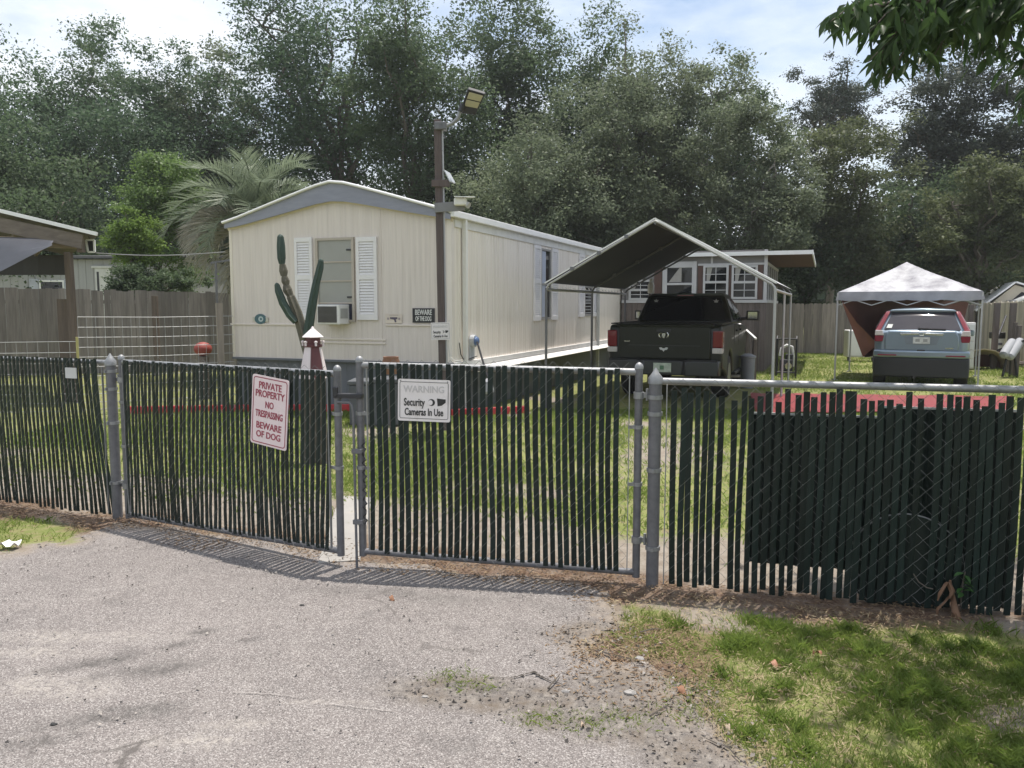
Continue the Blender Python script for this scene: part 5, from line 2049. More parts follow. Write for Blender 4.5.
for s_ in (-1, 1):
    def strip(t0, t1, ua, ub, k, th):
        mbs = []
        rows = []
        for i in range(6):
            t = t0 + (t1 - t0) * i / 5
            rows.append([rb(s_ * ua, t, k), rb(s_ * (ua + ub) / 2, t, k + .01), rb(s_ * ub, t, k - .03), rb(s_ * ub, t, k - .13)])
        return MB().sheet(rows, (0, th, 0))
    tlp = part('tail_light', strip(-.02, 1.0, .905, 1.03, .05, .03), tail_red, SUV, smooth=50)
    x0_, x1_ = s_ * .70, s_ * .875
    part('clear_lens', MB().prism([(x0_ + s_ * .03, 1.22), (x1_ - s_ * .01, 1.22), (x1_, 1.115), (x0_ - s_ * .0, 1.115)], lambda p, q_, h: (p, h, q_), -.045, .10), tail_wht, tlp, bevel=.012)
    part('lower_lens', MB().prism([(x0_, 1.11), (x1_, 1.11), (x1_ - s_ * .01, .985), (x0_ + s_ * .02, .985)], lambda p, q_, h: (p, h, q_), -.045, .10), M('dark_red_lens', (.18, .01, .03), .2) if 'dark_red_lens' not in bpy.data.materials else bpy.data.materials['dark_red_lens'], tlp, bevel=.012)
    part('reflector', MB().bb(min(s_ * .45, s_ * .80), max(s_ * .45, s_ * .80), -.105, -.06, .70, .725), bpy.data.materials['dark_red_lens'], SUV, bevel=.006)
part('tailgate_panel', MB().prism([(-.62, 1.215), (.62, 1.215), (.69, 1.08), (.68, .80), (-.68, .80), (-.69, 1.08)], lambda p, q_, h: (p, h - .0, q_), -.04, .05), sp_, SUV, bevel=.03, seg=3, smooth=35)
part('garnish', MB().prism([(-.40, 1.165), (-.06, 1.175), (-.05, 1.14), (-.38, 1.12)], lambda p, q_, h: (p, h, q_), -.06, -.03).prism([(.40, 1.165), (.06, 1.175), (.05, 1.14), (.38, 1.12)], lambda p, q_, h: (p, h, q_), -.06, -.03), chrome, SUV, bevel=.006)
part('emblem', MB().tube([(-.05, -.055, 1.175), (-.035, -.06, 1.12), (.035, -.06, 1.12), (.05, -.055, 1.175)], .008, 6, closed=True).bar((-.03, -.058, 1.165), (-.02, -.06, 1.125), .010, .010).bar((.03, -.058, 1.165), (.02, -.06, 1.125), .010, .010).bar((-.025, -.06, 1.146), (.025, -.06, 1.146), .010, .010), chrome, SUV)
part('plate_recess', MB().prism([(-.33, 1.10), (.33, 1.10), (.28, .935), (-.28, .935)], lambda p, q_, h: (p, h, q_), -.048, -.036), M('plate_recess_grey', (.17, .21, .25), .4, .3), SUV)
pl_ = part('license_plate', MB().bb(-.155, .155, -.058, -.048, .955, 1.085), M('pale_plate', (.52, .55, .55), .4, var=.25, vs=20), SUV)
part('plate_graphic', MB().bb(-.11, -.03, -.061, -.058, 0.99, 1.05).bb(.03, .11, -.061, -.058, .99, 1.05), M('plate_graphic_grey', (.28, .30, .30), .5), pl_)
part('side_badge', MB().bb(.44, .58, -.05, -.04, .86, .88), chrome, SUV)
part('tailgate_handle', MB().bb(-.075, .075, -.07, -.03, .79, .83), black_pl, SUV, bevel=.01)
part('rear_bumper', MB().prism([(-.90, .30), (-.885, .02), (-.70, -.085), (.70, -.085), (.885, .02), (.90, .30)], lambda p, q_, h: (p, q_, h), .66, .81), sp_, SUV, bevel=.035, seg=3, smooth=35)
part('lower_valance', MB().prism([(-.90, .32), (-.88, .02), (-.68, -.07), (.68, -.07), (.88, .02), (.90, .32)], lambda p, q_, h: (p, q_, h), .26, .66), sv_dk, SUV, bevel=.03, seg=3, smooth=35)
part('exhaust', MB().cyl((-.10, -.09, .26), (-.10, .3, .26), .03, 10), darkmetal, SUV)
for yy in (.95, 3.55):
    for s_ in (-1, 1):
        wh = part('wheel', MB().tube([(s_ * .66, yy, .34), (s_ * .68, yy, .34), (s_ * .88, yy, .34), (s_ * .905, yy, .34)], [.30, .34, .34, .31], 26), rubber, SUV, smooth=True)
        part('rim', MB().tube([(s_ * .88, yy, .34), (s_ * .912, yy, .34), (s_ * .914, yy, .34)], [.21, .21, .1], 18), bpy.data.materials['truck_rim'], wh)
    part('wheel_arch', MB().prism(arc(yy, .36, .40, 0, 180), lambda p, q_, h: (h, p, q_), -.918, .918), sv_dk, SUV)
for s_ in (-1, 1):
    part('mirror', MB().box((s_ * 1.0, 2.75, 1.10), (.2, .1, .14)), sp_, SUV, bevel=.03)
    part('side_glass', MB().slab([Vector((s_ * .885, .75, 1.25)), Vector((s_ * .88, 2.6, 1.15)), Vector((s_ * .735, 1.95, 1.54)), Vector((s_ * .735, .95, 1.54))], .01 * s_), glass_dk, SUV)

# ------------------------------------------------------------------ canopy tent
TY = 18.3
ta, tb2 = atY(838, 292, TY), atY(983, 292, TY - 1.38)
TA = math.atan2(tb2.y - ta.y, tb2.x - ta.x)
tw = (Vector((tb2.x, tb2.y)) - Vector((ta.x, ta.y))).length
tent = thing('canopy_tent', 'white peaked canopy tent on thin metal legs over the SUV', 'canopy tent', (ta.x, ta.y, 0), TA)
tez = ta.z
tpk = atY(906, 262, TY + .75).z
tfab = M('white_tent_fabric', (.46, .46, .48), .6, var=.2, vs=2.5, dirt=(.19, .185, .21), dscale=2.2, dlo=.40, dhi=.66, trans=.15, bump=.5, bs=5)
cxt, cyt = tw * .46, tw / 2
grid_ = []
N_ = 24
for i in range(N_ + 1):
    row = []
    for j in range(N_ + 1):
        x, y = tw * j / N_, tw * i / N_
        d = max((cxt - x) / cxt if x < cxt else (x - cxt) / (tw - cxt), abs(y - cyt) / (tw / 2))
        z = tpk - (tpk - tez) * d ** .93
        sagv = .11 * math.sin(math.pi * d) * (.5 + .5 * math.cos(4 * math.atan2(y - cyt, x - cxt)))
        z -= sagv
        z += .022 * (float(fbm(np.array([x * 1.7]), np.array([y * 1.7]), 1.3, 3, 5)[0]) - .5)
        row.append(Vector((x, y, z)))
    grid_.append(row)
part('roof_fabric', MB().sheet(grid_, (0, 0, -.004)), tfab, tent, smooth=45)
val = []
edge_pts = [(tw * i / 30, 0) for i in range(30)] + [(tw, tw * i / 30) for i in range(30)] + [(tw - tw * i / 30, tw) for i in range(30)] + [(0, tw - tw * i / 30) for i in range(31)]
for k in range(3):
    row = []
    for m_, (x, y) in enumerate(edge_pts):
        ox = .02 * k * (-1 if x <= 0 else 1 if x >= tw else 0) + .012 * k * math.sin(m_ * 1.9)
        oy = .02 * k * (-1 if y <= 0 else 1 if y >= tw else 0) + .012 * k * math.cos(m_ * 1.3)
        row.append(Vector((x + ox, y + oy, tez - .09 * k - (.03 * abs(math.sin(m_ * .42)) if k == 2 else 0))))
    val.append(row)
part('valance', MB().sheet(val, (0, 0, .003)), M('grey_tent_valance', (.34, .34, .37), .65, var=.15, trans=.15), tent, smooth=60)
for x in (0, tw):
    for y in (0, tw):
        part('leg', MB().bar((x, y, 0), (x, y, tez - .02), .035, .035, (0, 1, 0)).bar((x, y, 0), (x, y, .02), .12, .12, (0, 1, 0)), pipe, tent)
tr_ = MB()
for (xa, ya, xb, yb) in ((0, 0, tw, 0), (tw, 0, tw, tw), (tw, tw, 0, tw), (0, tw, 0, 0)):
    for k in range(4):
        a = Vector((xa + (xb - xa) * k / 4, ya + (yb - ya) * k / 4, 0))
        b = Vector((xa + (xb - xa) * (k + 1) / 4, ya + (yb - ya) * (k + 1) / 4, 0))
        zl, zh = tez - .30, tez - .06
        tr_.bar(a + Vector((0, 0, zl if k % 2 else zh)), b + Vector((0, 0, zh if k % 2 else zl)), .016, .022)
        tr_.bar(a + Vector((0, 0, zh if k % 2 else zl)), b + Vector((0, 0, zl if k % 2 else zh)), .016, .022)
part('truss', tr_, pipe, tent)

# brown tarp hung under the tent
brn = M('brown_tarp', (.125, .05, .038), .6, var=.25, vs=3, dirt=(.2, .15, .13), dscale=7, dlo=.66, dhi=.8)
t0, t1 = atY(841, 297, 18.3), atY(970, 296, 20.2)
b0, b1 = atY(862, 357, 18.3), atY(958, 352, 20.2)
rows = []
for i in range(15):
    v = i / 14
    row = []
    for j in range(41):
        u = j / 40
        p = t0.lerp(t1, u).lerp(b0.lerp(b1, u), v)
        f = .07 * math.sin(u * 19 + v * 2) * (.3 + .7 * v) + .05 * math.sin(u * 7 - v * 5)
        row.append(p + Vector((.1 * f, -f, -.05 * math.sin(u * 12) * (1 - v))))
    rows.append(row)
solo('brown_tarp', MB().sheet(rows, (0, .005, 0)), brn, 'dark brown tarp hanging in folds from the tent behind the SUV', 'tarp', smooth=60)
f0, f1, f2, f3 = atY(842, 301, 18.1), atY(857, 323, 18.0), atY(878, 344, 17.95), atY(863, 357, 18.05)
f4 = atY(884, 341, 18.0)
solo('tarp_flap', MB().sheet([[f0, f0.lerp(f1, .5), f1], [f0.lerp(f3, .5), f0.lerp(f3, .5).lerp(f2, .45), f1.lerp(f2, .5)], [f3, f3.lerp(f2, .5), f2]], (0, .006, 0)), M('reddish_tarp', (.19, .075, .052), .6, var=.2), 'reddish brown tarp corner folded back at the left tent leg', 'tarp', smooth=60)
wc = atY(861, 360, 24.5)
cb_ = thing('white_cabinet', 'white cabinet standing on the lawn behind the folded tarp', 'cabinet', (wc.x, 24.5, 0), R(-10))
cb_.scale = (1.12, 1.12, 1.12)
part('cabinet_body', MB().bb(-.36, .36, 0, .5, .12, .86), whitedirty, cb_, bevel=.02)
part('cabinet_doors', MB().bb(-.34, -.01, -.018, -.001, .16, .84).bb(.01, .34, -.018, -.001, .16, .84), whitep, cb_, bevel=.004)
for s_ in (-1, 1):
    part('cabinet_foot', MB().bb(s_ * .31 - .03, s_ * .31 + .03, .03, .09, 0, .12), darkmetal, cb_)
rod0, rod1 = atY(838, 333, 19.0), atY(850, 331, 19.2)
wd_ = atY(967, 335, 20.5)
dwr = thing('drawer_unit', 'white drawer unit standing by the fence right of the SUV', 'drawers', (wd_.x, 20.5, 0), R(-20))
part('unit_body', MB().bb(-.19, .19, 0, .4, .1, 1.28), whitedirty, dwr, bevel=.01)
for k in range(5):
    d_ = part('drawer', MB().bb(-.17, .17, -.02, -.001, .14 + k * .225, .34 + k * .225), whitep, dwr, bevel=.006)
    part('knob', MB().ell((0, -.03, .24 + k * .225), .02, .015, .015, 8, 6), darkmetal, d_)


# ------------------------------------------------------------------ wooden fences
def plank_fence(name, label, A, B, h0, h1, mat, bw=.14, seed=1, postm=None, cat='fence', posts=True, dog=True):
    a, L_ = frame_of(A, B)
    t = thing(name, label, cat, (A.x, A.y, 0), a, 'wooden board fences')
    rg = random.Random(seed)
    mb = MB()
    n = int(L_ / bw)
    for k in range(n):
        x = k * bw
        h = h0 + (h1 - h0) * k / n + rg.uniform(-.025, .025)
        w = bw * .985
        y = rg.uniform(-.004, .004)
        ln = rg.uniform(-.008, .008)
        pts = [(x, 0.02), (x + w, .02), (x + w + ln, h - .04), (x + w * .8 + ln, h), (x + w * .2 + ln, h), (x + ln, h - .04)] if dog else [(x, .02), (x + w, .02), (x + w + ln, h), (x + ln, h)]
        mb.prism(pts, lambda p, q_, hh: (p, hh, q_), y - .010, y + .010)
    part('boards', mb, mat, t)
    for z in (.4, h0 * .82):
        part('rail', MB().bb(0, L_, .012, .055, z, z + .085), postm or mat, t)
    if posts:
        for k in range(int(L_ / 2.4) + 1):
            part('fence_post', MB().bb(k * 2.4 - .05, k * 2.4 + .05, .06, .15, 0, h0 - .05), postm or mat, t)
    return t


bA, bB = atY(700, 350, 29.5), atY(975, 350, 27.5)
plank_fence('board_fence', 'long weathered grey board fence behind the tent and the sunroom', Vector((bA.x, bA.y, 0)), Vector((bB.x, bB.y, 0)), 1.80, 1.78, wood_grey, .15, 1)
# right side fence coming towards the camera, wide pale boards with dark posts in front
rA, rB = Vector((bB.x + .05, bB.y - .1, 0)), atY(1075, 360, 18.5)
plank_fence('board_fence', 'side fence of wide pale boards right of the canopy tent', rA, Vector((rB.x, rB.y, 0)), 1.80, 1.88, wood_pale, .19, 2, posts=False)
for k, (px, Y, pt, w) in enumerate(((968, 24.5, 305, .12), (994, 22.0, 303, .14), (1010, 20.6, 303, .14), (1017, 19.9, 325, .09), (1013, 20.2, 322, .07))):
    p = atY(px, 350, Y - .45)
    solo('fence_stake', MB().bar((p.x, Y - .45, -.02), (p.x + .02, Y - .45, atY(px, pt, Y).z), w, .09, (0, 1, 0)), wood_dk,
         ('dark post in front of the side fence behind the drawer unit', 'dark post in front of the side fence behind the white bucket', 'dark post of the side fence above the grey pads', 'short thin stake rightmost by the grey pads', 'thin low stake just left of the grey pads')[k], 'post', 'dark posts along the side fence', bevel=.006)
# left fence
lA, lB = atY(-70, 350, 18.5), atY(250, 350, 21.5)
plank_fence('board_fence', 'dark grey board fence behind the open shelter on the left', Vector((lA.x, lA.y, 0)), Vector((lB.x, lB.y, 0)), atY(0, 287, 19).z, atY(228, 293, 21.2).z, M('grey_brown_boards', (.20, .178, .168), .85, var=.3, vs=3, stretch=(7, 7, .5), island=.24, bump=.25, bs=12), .14, 3, dog=False)
p = atY(157, 350, 19.6)
solo('fence_stake', MB().bar((p.x, 19.6, -.02), (p.x, 19.6, atY(157, 296, 19.6).z), .13, .1, (0, 1, 0)), wood_brown, 'reddish brown post standing against the left board fence', 'post', bevel=.006)

# ------------------------------------------------------------------ things by the right fence
ws = atY(984, 367, 21.2)
wb = thing('wheelbarrow', 'tan wheelbarrow tub tipped on its side by the right fence', 'wheelbarrow', (ws.x, 21.2, 0), R(-30))
wb.scale = (1.45, 1.45, 1.45)
tub_o = M('tan_tub', (.48, .40, .30), .6, var=.15)
mb = MB()
rows = []
for i in range(9):
    a = R(180 * i / 8)
    rows.append([Vector((-.42 * math.cos(a) * (1 - .12 * j), .62 * j / 3, .02 + .36 * math.sin(a) * (1 - .12 * j))) for j in range(4)])
part('tub', mb.sheet(rows, (0, .0, .02)), tub_o, wb, smooth=60)
part('tub_floor', MB().prism([(.30 * math.cos(R(180 * i / 10)), .02 + .26 * math.sin(R(180 * i / 10))) for i in range(11)], lambda p, q_, h: (p, h, q_), .60, .62), M('rust_inside', (.12, .05, .04), .8), wb)
part('handle', MB().tube([(.3, .1, .1), (.7, -.1, .16), (1.1, -.3, .2)], .02, 8).tube([(.3, .5, .1), (.75, .4, .16), (1.15, .3, .22)], .02, 8), wood_dk, wb)
part('wheel', MB().tube([(-.3, .72, .18), (-.3, .80, .18)], [.17, .17], 18), rubber, wb, smooth=True)
rp_ = atY(1003, 362, 22.0)
solo('rust_barrel', MB().lathe([(.27, 0), (.28, .2), (.275, .22), (.285, .24), (.275, .26), (.27, .5), (.255, .5), (.25, .1)], (rp_.x, 22.0, 0), 20), M('rusty_drum', (.09, .04, .035), .8, var=.3), 'low rusty brown drum behind the tipped wheelbarrow', 'drum', smooth=True)
bk = atY(997, 340, 22.9)
bu = thing('bucket', 'white bucket with a black lid standing on the rusty drum area by the fence', 'bucket', (bk.x, 22.9, atY(997, 352, 22.9).z))
part('bucket_body', MB().lathe([(.155, 0), (.165, .02), (.185, .36), (.192, .36), (.192, .39), (.18, .39)], (0, 0, 0), 20), whitedirty, bu, smooth=True)
part('bucket_lid', MB().lathe([(.20, .39), (.205, .42), (.205, .56), (.19, .57), (.02, .575)], (0, 0, 0), 20), black_pl, bu, smooth=True)
part('label_patch', MB().sheet([[Vector((.176 * math.cos(R(-110 + 8 * j)), .176 * math.sin(R(-110 + 8 * j)), z)) for j in range(6)] for z in (.2, .27)], (0, -.004, 0)), M('dark_label_patch', (.12, .12, .14), .6), bu)
cr_ = MB()
z0 = atY(997, 352, 22.9).z
cr_.bb(bk.x - .22, bk.x + .22, 22.7, 23.1, 0, z0 - .004)
solo('wooden_crate', cr_, wood_dk, 'dark wooden crate under the white bucket', 'crate', bevel=.01)
s0_, s1_ = atY(990, 356, 21.6), atY(1006, 316, 22.5)
solo('long_tool', MB().cyl(Vector((s0_.x, 21.6, s0_.z)), Vector((s1_.x, 22.5, s1_.z)), .03, 8), darkmetal, 'long dark tool handle leaning over the wheelbarrow', 'tool')
pad = M('grey_pads', (.30, .31, .33), .7, var=.12)
for k, (pa, pb) in enumerate((((1003, 356), (1013, 341)), ((1009, 358), (1021, 340)))):
    a, b = atY(*pa, 18.9), atY(*pb, 19.3)
    mb = MB().tube([a, a.lerp(b, .06), a.lerp(b, .5), a.lerp(b, .94), b], [.05, .10, .11, .10, .05], 12)
    t = solo('boat_fender', mb, pad, ('longer grey padded cylinder leaning right of the bucket', 'lower grey padded cylinder at the right frame edge by the fence')[1 - k if k == 0 else 0] if False else ('left grey padded cylinder leaning by the side fence', 'right grey padded cylinder leaning by the side fence')[k], 'fender', 'grey padded cylinders', smooth=True)
a = atY(1012, 358, 19.2)
rk = thing('saw_horse', 'dark stand carrying the two grey padded cylinders', 'stand', (a.x, 19.25, 0), R(-30))
part('legs', MB().bar((-.15, -.1, 0), (-.02, 0, .9), .04, .04).bar((.15, -.1, 0), (.02, 0, .9), .04, .04).bar((0, .2, 0), (0, 0, .9), .04, .04), darkmetal, rk)
part('cross_bar', MB().bar((-.3, -.02, .62), (.35, .02, .92), .05, .05), darkmetal, rk)

# little white shed behind the side fence
sh = atY(1002, 300, 27)
shd = thing('garden_shed', 'white shed with a pale gable behind the side fence', 'shed', (sh.x, 27, 0), R(-24))
zw, zr = atY(990, 303, 27).z, atY(993, 283, 27).z
part('shed_wall', MB().prism([(-.55, 0), (2.0, 0), (2.0, zw - .0), (.35, zr - .06), (-.55, zw - .25)], lambda p, q_, h: (p, h, q_), 0, 3.2), M('cream_shed_wall', (.60, .54, .42), .7, var=.08), shd)
part('shed_roof', MB().slab([(-.75, -.2, zw - .28), (-.75, 3.4, zw - .28), (.35, 3.4, zr), (.35, -.2, zr)], -.05).slab([(.352, -.2, zr), (.352, 3.4, zr), (2.4, 3.4, zw - .1), (2.4, -.2, zw - .1)], -.05), whitep, shd)
part('shed_opening', MB().prism([(-.1, zw - .3), (1.7, zw - .3), (1.65, zw - .06), (.55, zr - .30)], lambda p, q_, h: (p, h, q_), -.02, -.002), M('dark_opening', (.03, .03, .032), .8), shd)
sh2 = atY(1035, 295, 25.5)
shd2 = thing('garden_shed', 'metal shed with white sloping roof at the right frame edge', 'shed', (sh2.x, 25.5, 0), R(-24))
part('shed_wall', MB().bb(-.6, 2.4, 0, 2.6, 0, atY(1010, 300, 25.5).z), M('grey_shed_wall', (.4, .4, .4), .6), shd2)
part('shed_roof', MB().slab([(-.75, -.15, zw - .12), (-.75, 2.8, zw - .12), (.6, 2.8, zr - .12), (.6, -.15, zr - .12)], -.05).slab([(.602, -.15, zr - .12), (.602, 2.8, zr - .12), (2.6, 2.8, zw - .1), (2.6, -.15, zw - .1)], -.05), roof_sil, shd2)

# generator cart by the sunroom corner
gc = atY(786, 372, 19.3)
ge = thing('utility_cart', 'small engine cart in a dark tube frame at the sunroom corner', 'cart', (gc.x, 19.3, 0), R(-20))
fr_ = MB()
for x in (-.22, .22):
    fr_.tube([(x, -.25, .0), (x, -.25, .92), (x, -.2, .97), (x, .2, .97), (x, .25, .92), (x, .25, .0)], .022, 8)
fr_.cyl((-.22, -.25, .92), (.22, -.25, .92), .02, 8).cyl((-.22, -.25, .12), (.22, -.25, .12), .02, 8)
part('tube_frame', fr_, black_pl, ge, smooth=True)
part('engine', MB().box((0, 0, .28), (.3, .35, .28)).cyl((-.05, -.18, .3), (-.05, .0, .3), .10, 14).box((.06, 0, .48), (.18, .2, .14)), darkmetal, ge, bevel=.02)
part('pull_guard', MB().cyl((.05, -.20, .27), (.05, -.18, .27), .08, 14), chrome, ge)
part('white_hose', MB().tube([(-.15, 0, .5), (-.12, 0, .68), (0, 0, .76), (.12, 0, .72), (.16, 0, .5), (.15, 0, .25)], .035, 10), whitedirty, ge, smooth=True)
# flower bed / dark low box behind the gate under the window seen through the gap
bx0, bx1 = atY(349, 404, 11.3), atY(398, 376, 11.3)
for k, (pa, pb, pt) in enumerate(((349, 371, 381), (372.5, 399, 379))):
    a, b = atY(pa, 401, 11.2), atY(pb, pt, 11.2)
    t = thing('storage_box', ('left grey plastic storage box seen between the two gate leaves', 'right grey plastic storage box seen between the two gate leaves')[k], 'storage box', (a.x, 11.2, 0), 0, 'grey storage boxes')
    part('box_body', MB().bb(0, b.x - a.x, 0, .5, .02, b.z - .06), M('grey_plastic', (.10, .107, .118), .5) if 'grey_plastic' not in bpy.data.materials else bpy.data.materials['grey_plastic'], t, bevel=.02)
    part('box_lid', MB().bb(-.02, b.x - a.x + .02, -.02, .52, b.z - .055, b.z), bpy.data.materials['grey_plastic'], t, bevel=.012)

# ------------------------------------------------------------------ left side: shelter, tarp, neighbour, wire fence
SHY = 14.0
shl = thing('open_shelter', 'open wooden shelter with a metal edged lean-to roof at the left', 'shelter', (0, 0, 0))
za, zb_ = atY(-60, 198, SHY), atY(98, 236, SHY)
dep = Vector((-2.5, 3.6, -.12))
part('roof_sheet', MB().slab([za, zb_, zb_ + dep, za + dep], .03), M('shelter_roof', (.10, .085, .075), .7), shl)
part('roof_edge', MB().bar(za + Vector((0, -.03, .03)), zb_ + Vector((0, -.03, .03)), .05, .06), whitep, shl)
ra, rb_ = atY(-60, 212, SHY), atY(82, 243, SHY)
part('rafter', MB().bar(ra + Vector((0, .03, .0)), rb_ + Vector((0, .03, .02)), .06, .24), M('rough_rafter', (.15, .125, .105), .85, var=.35, vs=4, stretch=(1, 4, 4)), shl)
part('rafter', MB().bar(ra + dep + Vector((0, 0, -.06)), rb_ + dep + Vector((0, 0, -.06)), .06, .24), wood_brown, shl)
for k in range(3):
    part('purlin', MB().bar(ra.lerp(rb_, .3 + .25 * k) + Vector((0, .06, .09)), ra.lerp(rb_, .3 + .25 * k) + dep + Vector((0, 0, .0)), .05, .09), wood_brown, shl)
pA = atY(75.5, 357, SHY + .08)
pz = atY(75, 252, SHY).z
part('post', MB().bar((pA.x, SHY + .08, -.05), (pA.x - .03, SHY + .08, pz), .11, .11, (0, 1, 0)), wood_brown, shl, bevel=.008)
part('post', MB().bar((pA.x - .21, SHY + .16, -.05), (pA.x - .21, SHY + .16, atY(66, 299, SHY).z), .20, .06, (0, 1, 0)), wood_brown, shl, bevel=.008)
part('post', MB().bar((-12.0, SHY + 3.55, -.05), (-12.0, SHY + 3.55, 2.6), .11, .11, (0, 1, 0)), wood_brown, shl, bevel=.008)
ba, bb_ = atY(-40, 246, SHY + .08), atY(72, 246, SHY + .08)
part('cross_beam', MB().bar(atY(-30, 240, SHY + .1), atY(81, 244, SHY + .1), .06, .17), M('pale_beam', (.24, .19, .135), .8, var=.3, vs=4, stretch=(1, 5, 5)), shl)
part('bracket_block', MB().box(atY(81, 246, SHY + .1), (.10, .10, .22)), wood_brown, shl)
part('back_roof_shade', MB().sheet([[atY(-60 + 132 * j / 8, 255 + 20 * i / 3, SHY + 3.2) + Vector((0, .04 * math.sin(j * 1.7), 0)) for j in range(9)] for i in range(4)], (0, .01, 0)), M('shaded_roof_underside', (.045, .042, .044), .8), shl)  # dark sheet standing for the shaded underside of the back roof
trp = []
e = [atY(-40, 232, SHY - .1), atY(20, 238, SHY - .1), atY(51, 241, SHY - .1)]
for i in range(10):
    v = i / 9
    row = []
    for j in range(25):
        u = j / 24
        tpt = atY(-40 + 92 * u, 233 + 8 * u, SHY - .12)
        bpt = atY(-40 + 92 * u, 290 - 44 * u, SHY - .75)
        p = tpt.lerp(bpt, v)
        f = .06 * math.sin(v * 17 + u * 3) * math.sin(math.pi * min(1, v * 1.1)) + .04 * math.sin(v * 7 - u * 6)
        row.append(p + Vector((0, f * .6, f * .5)))
    trp.append(row)
solo('grey_tarp', MB().sheet(trp, (0, .006, 0)), M('grey_tarp', (.050, .054, .066), .5, var=.2, vs=3), 'dark grey tarp slung from the beam of the left shelter', 'tarp', smooth=60)
sw = atY(90.5, 247, SHY + .3)
so_ = thing('porch_lamp', 'small white framed lamp hanging at the right end of the shelter roof', 'lamp', sw)
k_ = SHY / F
part('lamp_frame', MB().bar((-4 * k_, 0, 7 * k_), (-2.5 * k_, 0, -5 * k_), .03, .03).bar((4 * k_, 0, 7 * k_), (4 * k_, 0, -5 * k_), .03, .03).bar((-2.5 * k_, 0, -5 * k_), (4 * k_, 0, -5 * k_), .03, .03).bar((-4 * k_, 0, 7 * k_), (4 * k_, 0, 7 * k_), .03, .03), whitep, so_)
part('lamp_glass', MB().box((0, .01, k_), (6 * k_, .012, 11 * k_)), darkmetal, so_)
part('hanger', MB().cyl((0, 0, 7 * k_), (-.05, 0, .25), .008, 6), darkmetal, so_)

nb = atY(-80, 300, 27)
nbr = thing('neighbour_trailer', 'pale neighbouring trailer home beyond the left board fence', 'trailer home', (nb.x, 27, 0), R(2))
nx1 = atY(190, 300, 27).x - nb.x
nz = atY(60, 259, 27).z
mb = MB()
ribbed(mb, 0, nx1, lambda p, d, z: (p, d, z), .3, lambda p: nz, pitch=.25, gw=.02, gd=.015)
mb.add([(nx1, 0, .3), (nx1, 3.6, .3), (nx1, 3.6, nz), (nx1, 0, nz)], [(0, 1, 2, 3)])
part('wall', mb, M('pale_trailer_siding', (.33, .33, .325), .6, var=.06, vs=2, stretch=(8, 1, .4)), nbr)
part('roof', MB().slab([(-.1, -.2, nz + .02), (nx1 + .15, -.2, nz + .02), (nx1 + .15, 3.8, nz + .3), (-.1, 3.8, nz + .3)], .08), M('dark_trailer_roof', (.10, .10, .11), .7), nbr)


def npx(px, py):
    p = atY(px, py, 27)
    return p.x - nb.x, p.z


a, zt = npx(37, 280)
b, zb = npx(62, 290)
wd = part('window', MB().bb(a, b, -.03, .0, zt - .06, zt).bb(a, b, -.03, 0, zb - .35, zb - .3).bb(a, a + .05, -.03, 0, zb - .3, zt - .06).bb(b - .05, b, -.03, 0, zb - .3, zt - .06), whitep, nbr)
part('pane', MB().bb(a + .05, b - .05, -.01, -.002, zb - .3, zt - .06), glass_dk, wd)
part('shutter', MB().bb(a - .32, a - .02, -.03, 0, zb - .35, zt + .04), M('blue_grey_shutter', (.42, .44, .50), .6), nbr)
part('shutter', MB().bb(b + .02, b + .32, -.03, 0, zb - .35, zt + .04), bpy.data.materials['blue_grey_shutter'], nbr)
a, zt = npx(92, 268)
b, _ = npx(107, 268)
dd_ = part('door', MB().bb(a, b, -.03, 0, .4, zt).bb(a - .1, b + .1, -.06, 0, zt, zt + .08), M('pale_door', (.58, .58, .55), .5), nbr, bevel=.01)
part('door_slot', MB().bb(a + .06, a + .13, -.04, -.028, zt - 1.1, zt - .12), darkmetal, dd_)


def wire_panel(label, A, B, h, nh, pitch):
    a, L_ = frame_of(A, B)
    t = thing('wire_fence', label, 'fence', (A.x, A.y, 0), a, 'welded wire fence panels')
    m_ = MB()
    for i in range(nh):
        z = .08 + (h - .08) * (i / (nh - 1)) ** 1.1
        m_.tube([(0, 0, z), (L_ * .5, 0, z - .012), (L_, 0, z)], .006, 5, caps=False)
    x = 0
    while x < L_:
        m_.cyl((x, .006, .03), (x, .006, h), .0035, 5)
        x += pitch
    part('wire_grid', m_, M('pale_wire', (.36, .36, .36), .5, .3) if 'pale_wire' not in bpy.data.materials else bpy.data.materials['pale_wire'], t)
    return t, L_


wA, wB = atY(79, 350, 12.4), atY(234, 350, 13.6)
t_, L_ = wire_panel('welded wire panel fence running up to the mobile home corner', Vector((wA.x, 12.4, 0)), Vector((wB.x, 13.6, 0)), atY(80, 317, 12.4).z, 11, .125)
for px, mt_ in ((219, wood_grey),):
    p = atY(px, 350, 13.4)
    part('fence_post', MB().bar(((p.x - wA.x) / math.cos(math.atan2(1.2, wB.x - wA.x)), .03, -.05), ((p.x - wA.x) / math.cos(math.atan2(1.2, wB.x - wA.x)), .03, atY(219, 303, 13.4).z), .10, .08, (0, 1, 0)), mt_, t_)
wC, wD = atY(-70, 350, 12.2), atY(78, 350, 12.35)
t2, L2 = wire_panel('welded wire panel fence in front of the left shelter', Vector((wC.x, 12.2, 0)), Vector((wD.x, 12.3, 0)), atY(40, 341.5, 12.3).z, 8, .16)
p = atY(79, 345, 12.35)
part('fence_post', MB().cyl((L2 + .02, 0, -.05), (L2 + .02, 0, atY(79, 337, 12.35).z), .02, 8), M('yellowish_post', (.42, .38, .15), .7), t2)
p = atY(203, 349, 14.6)
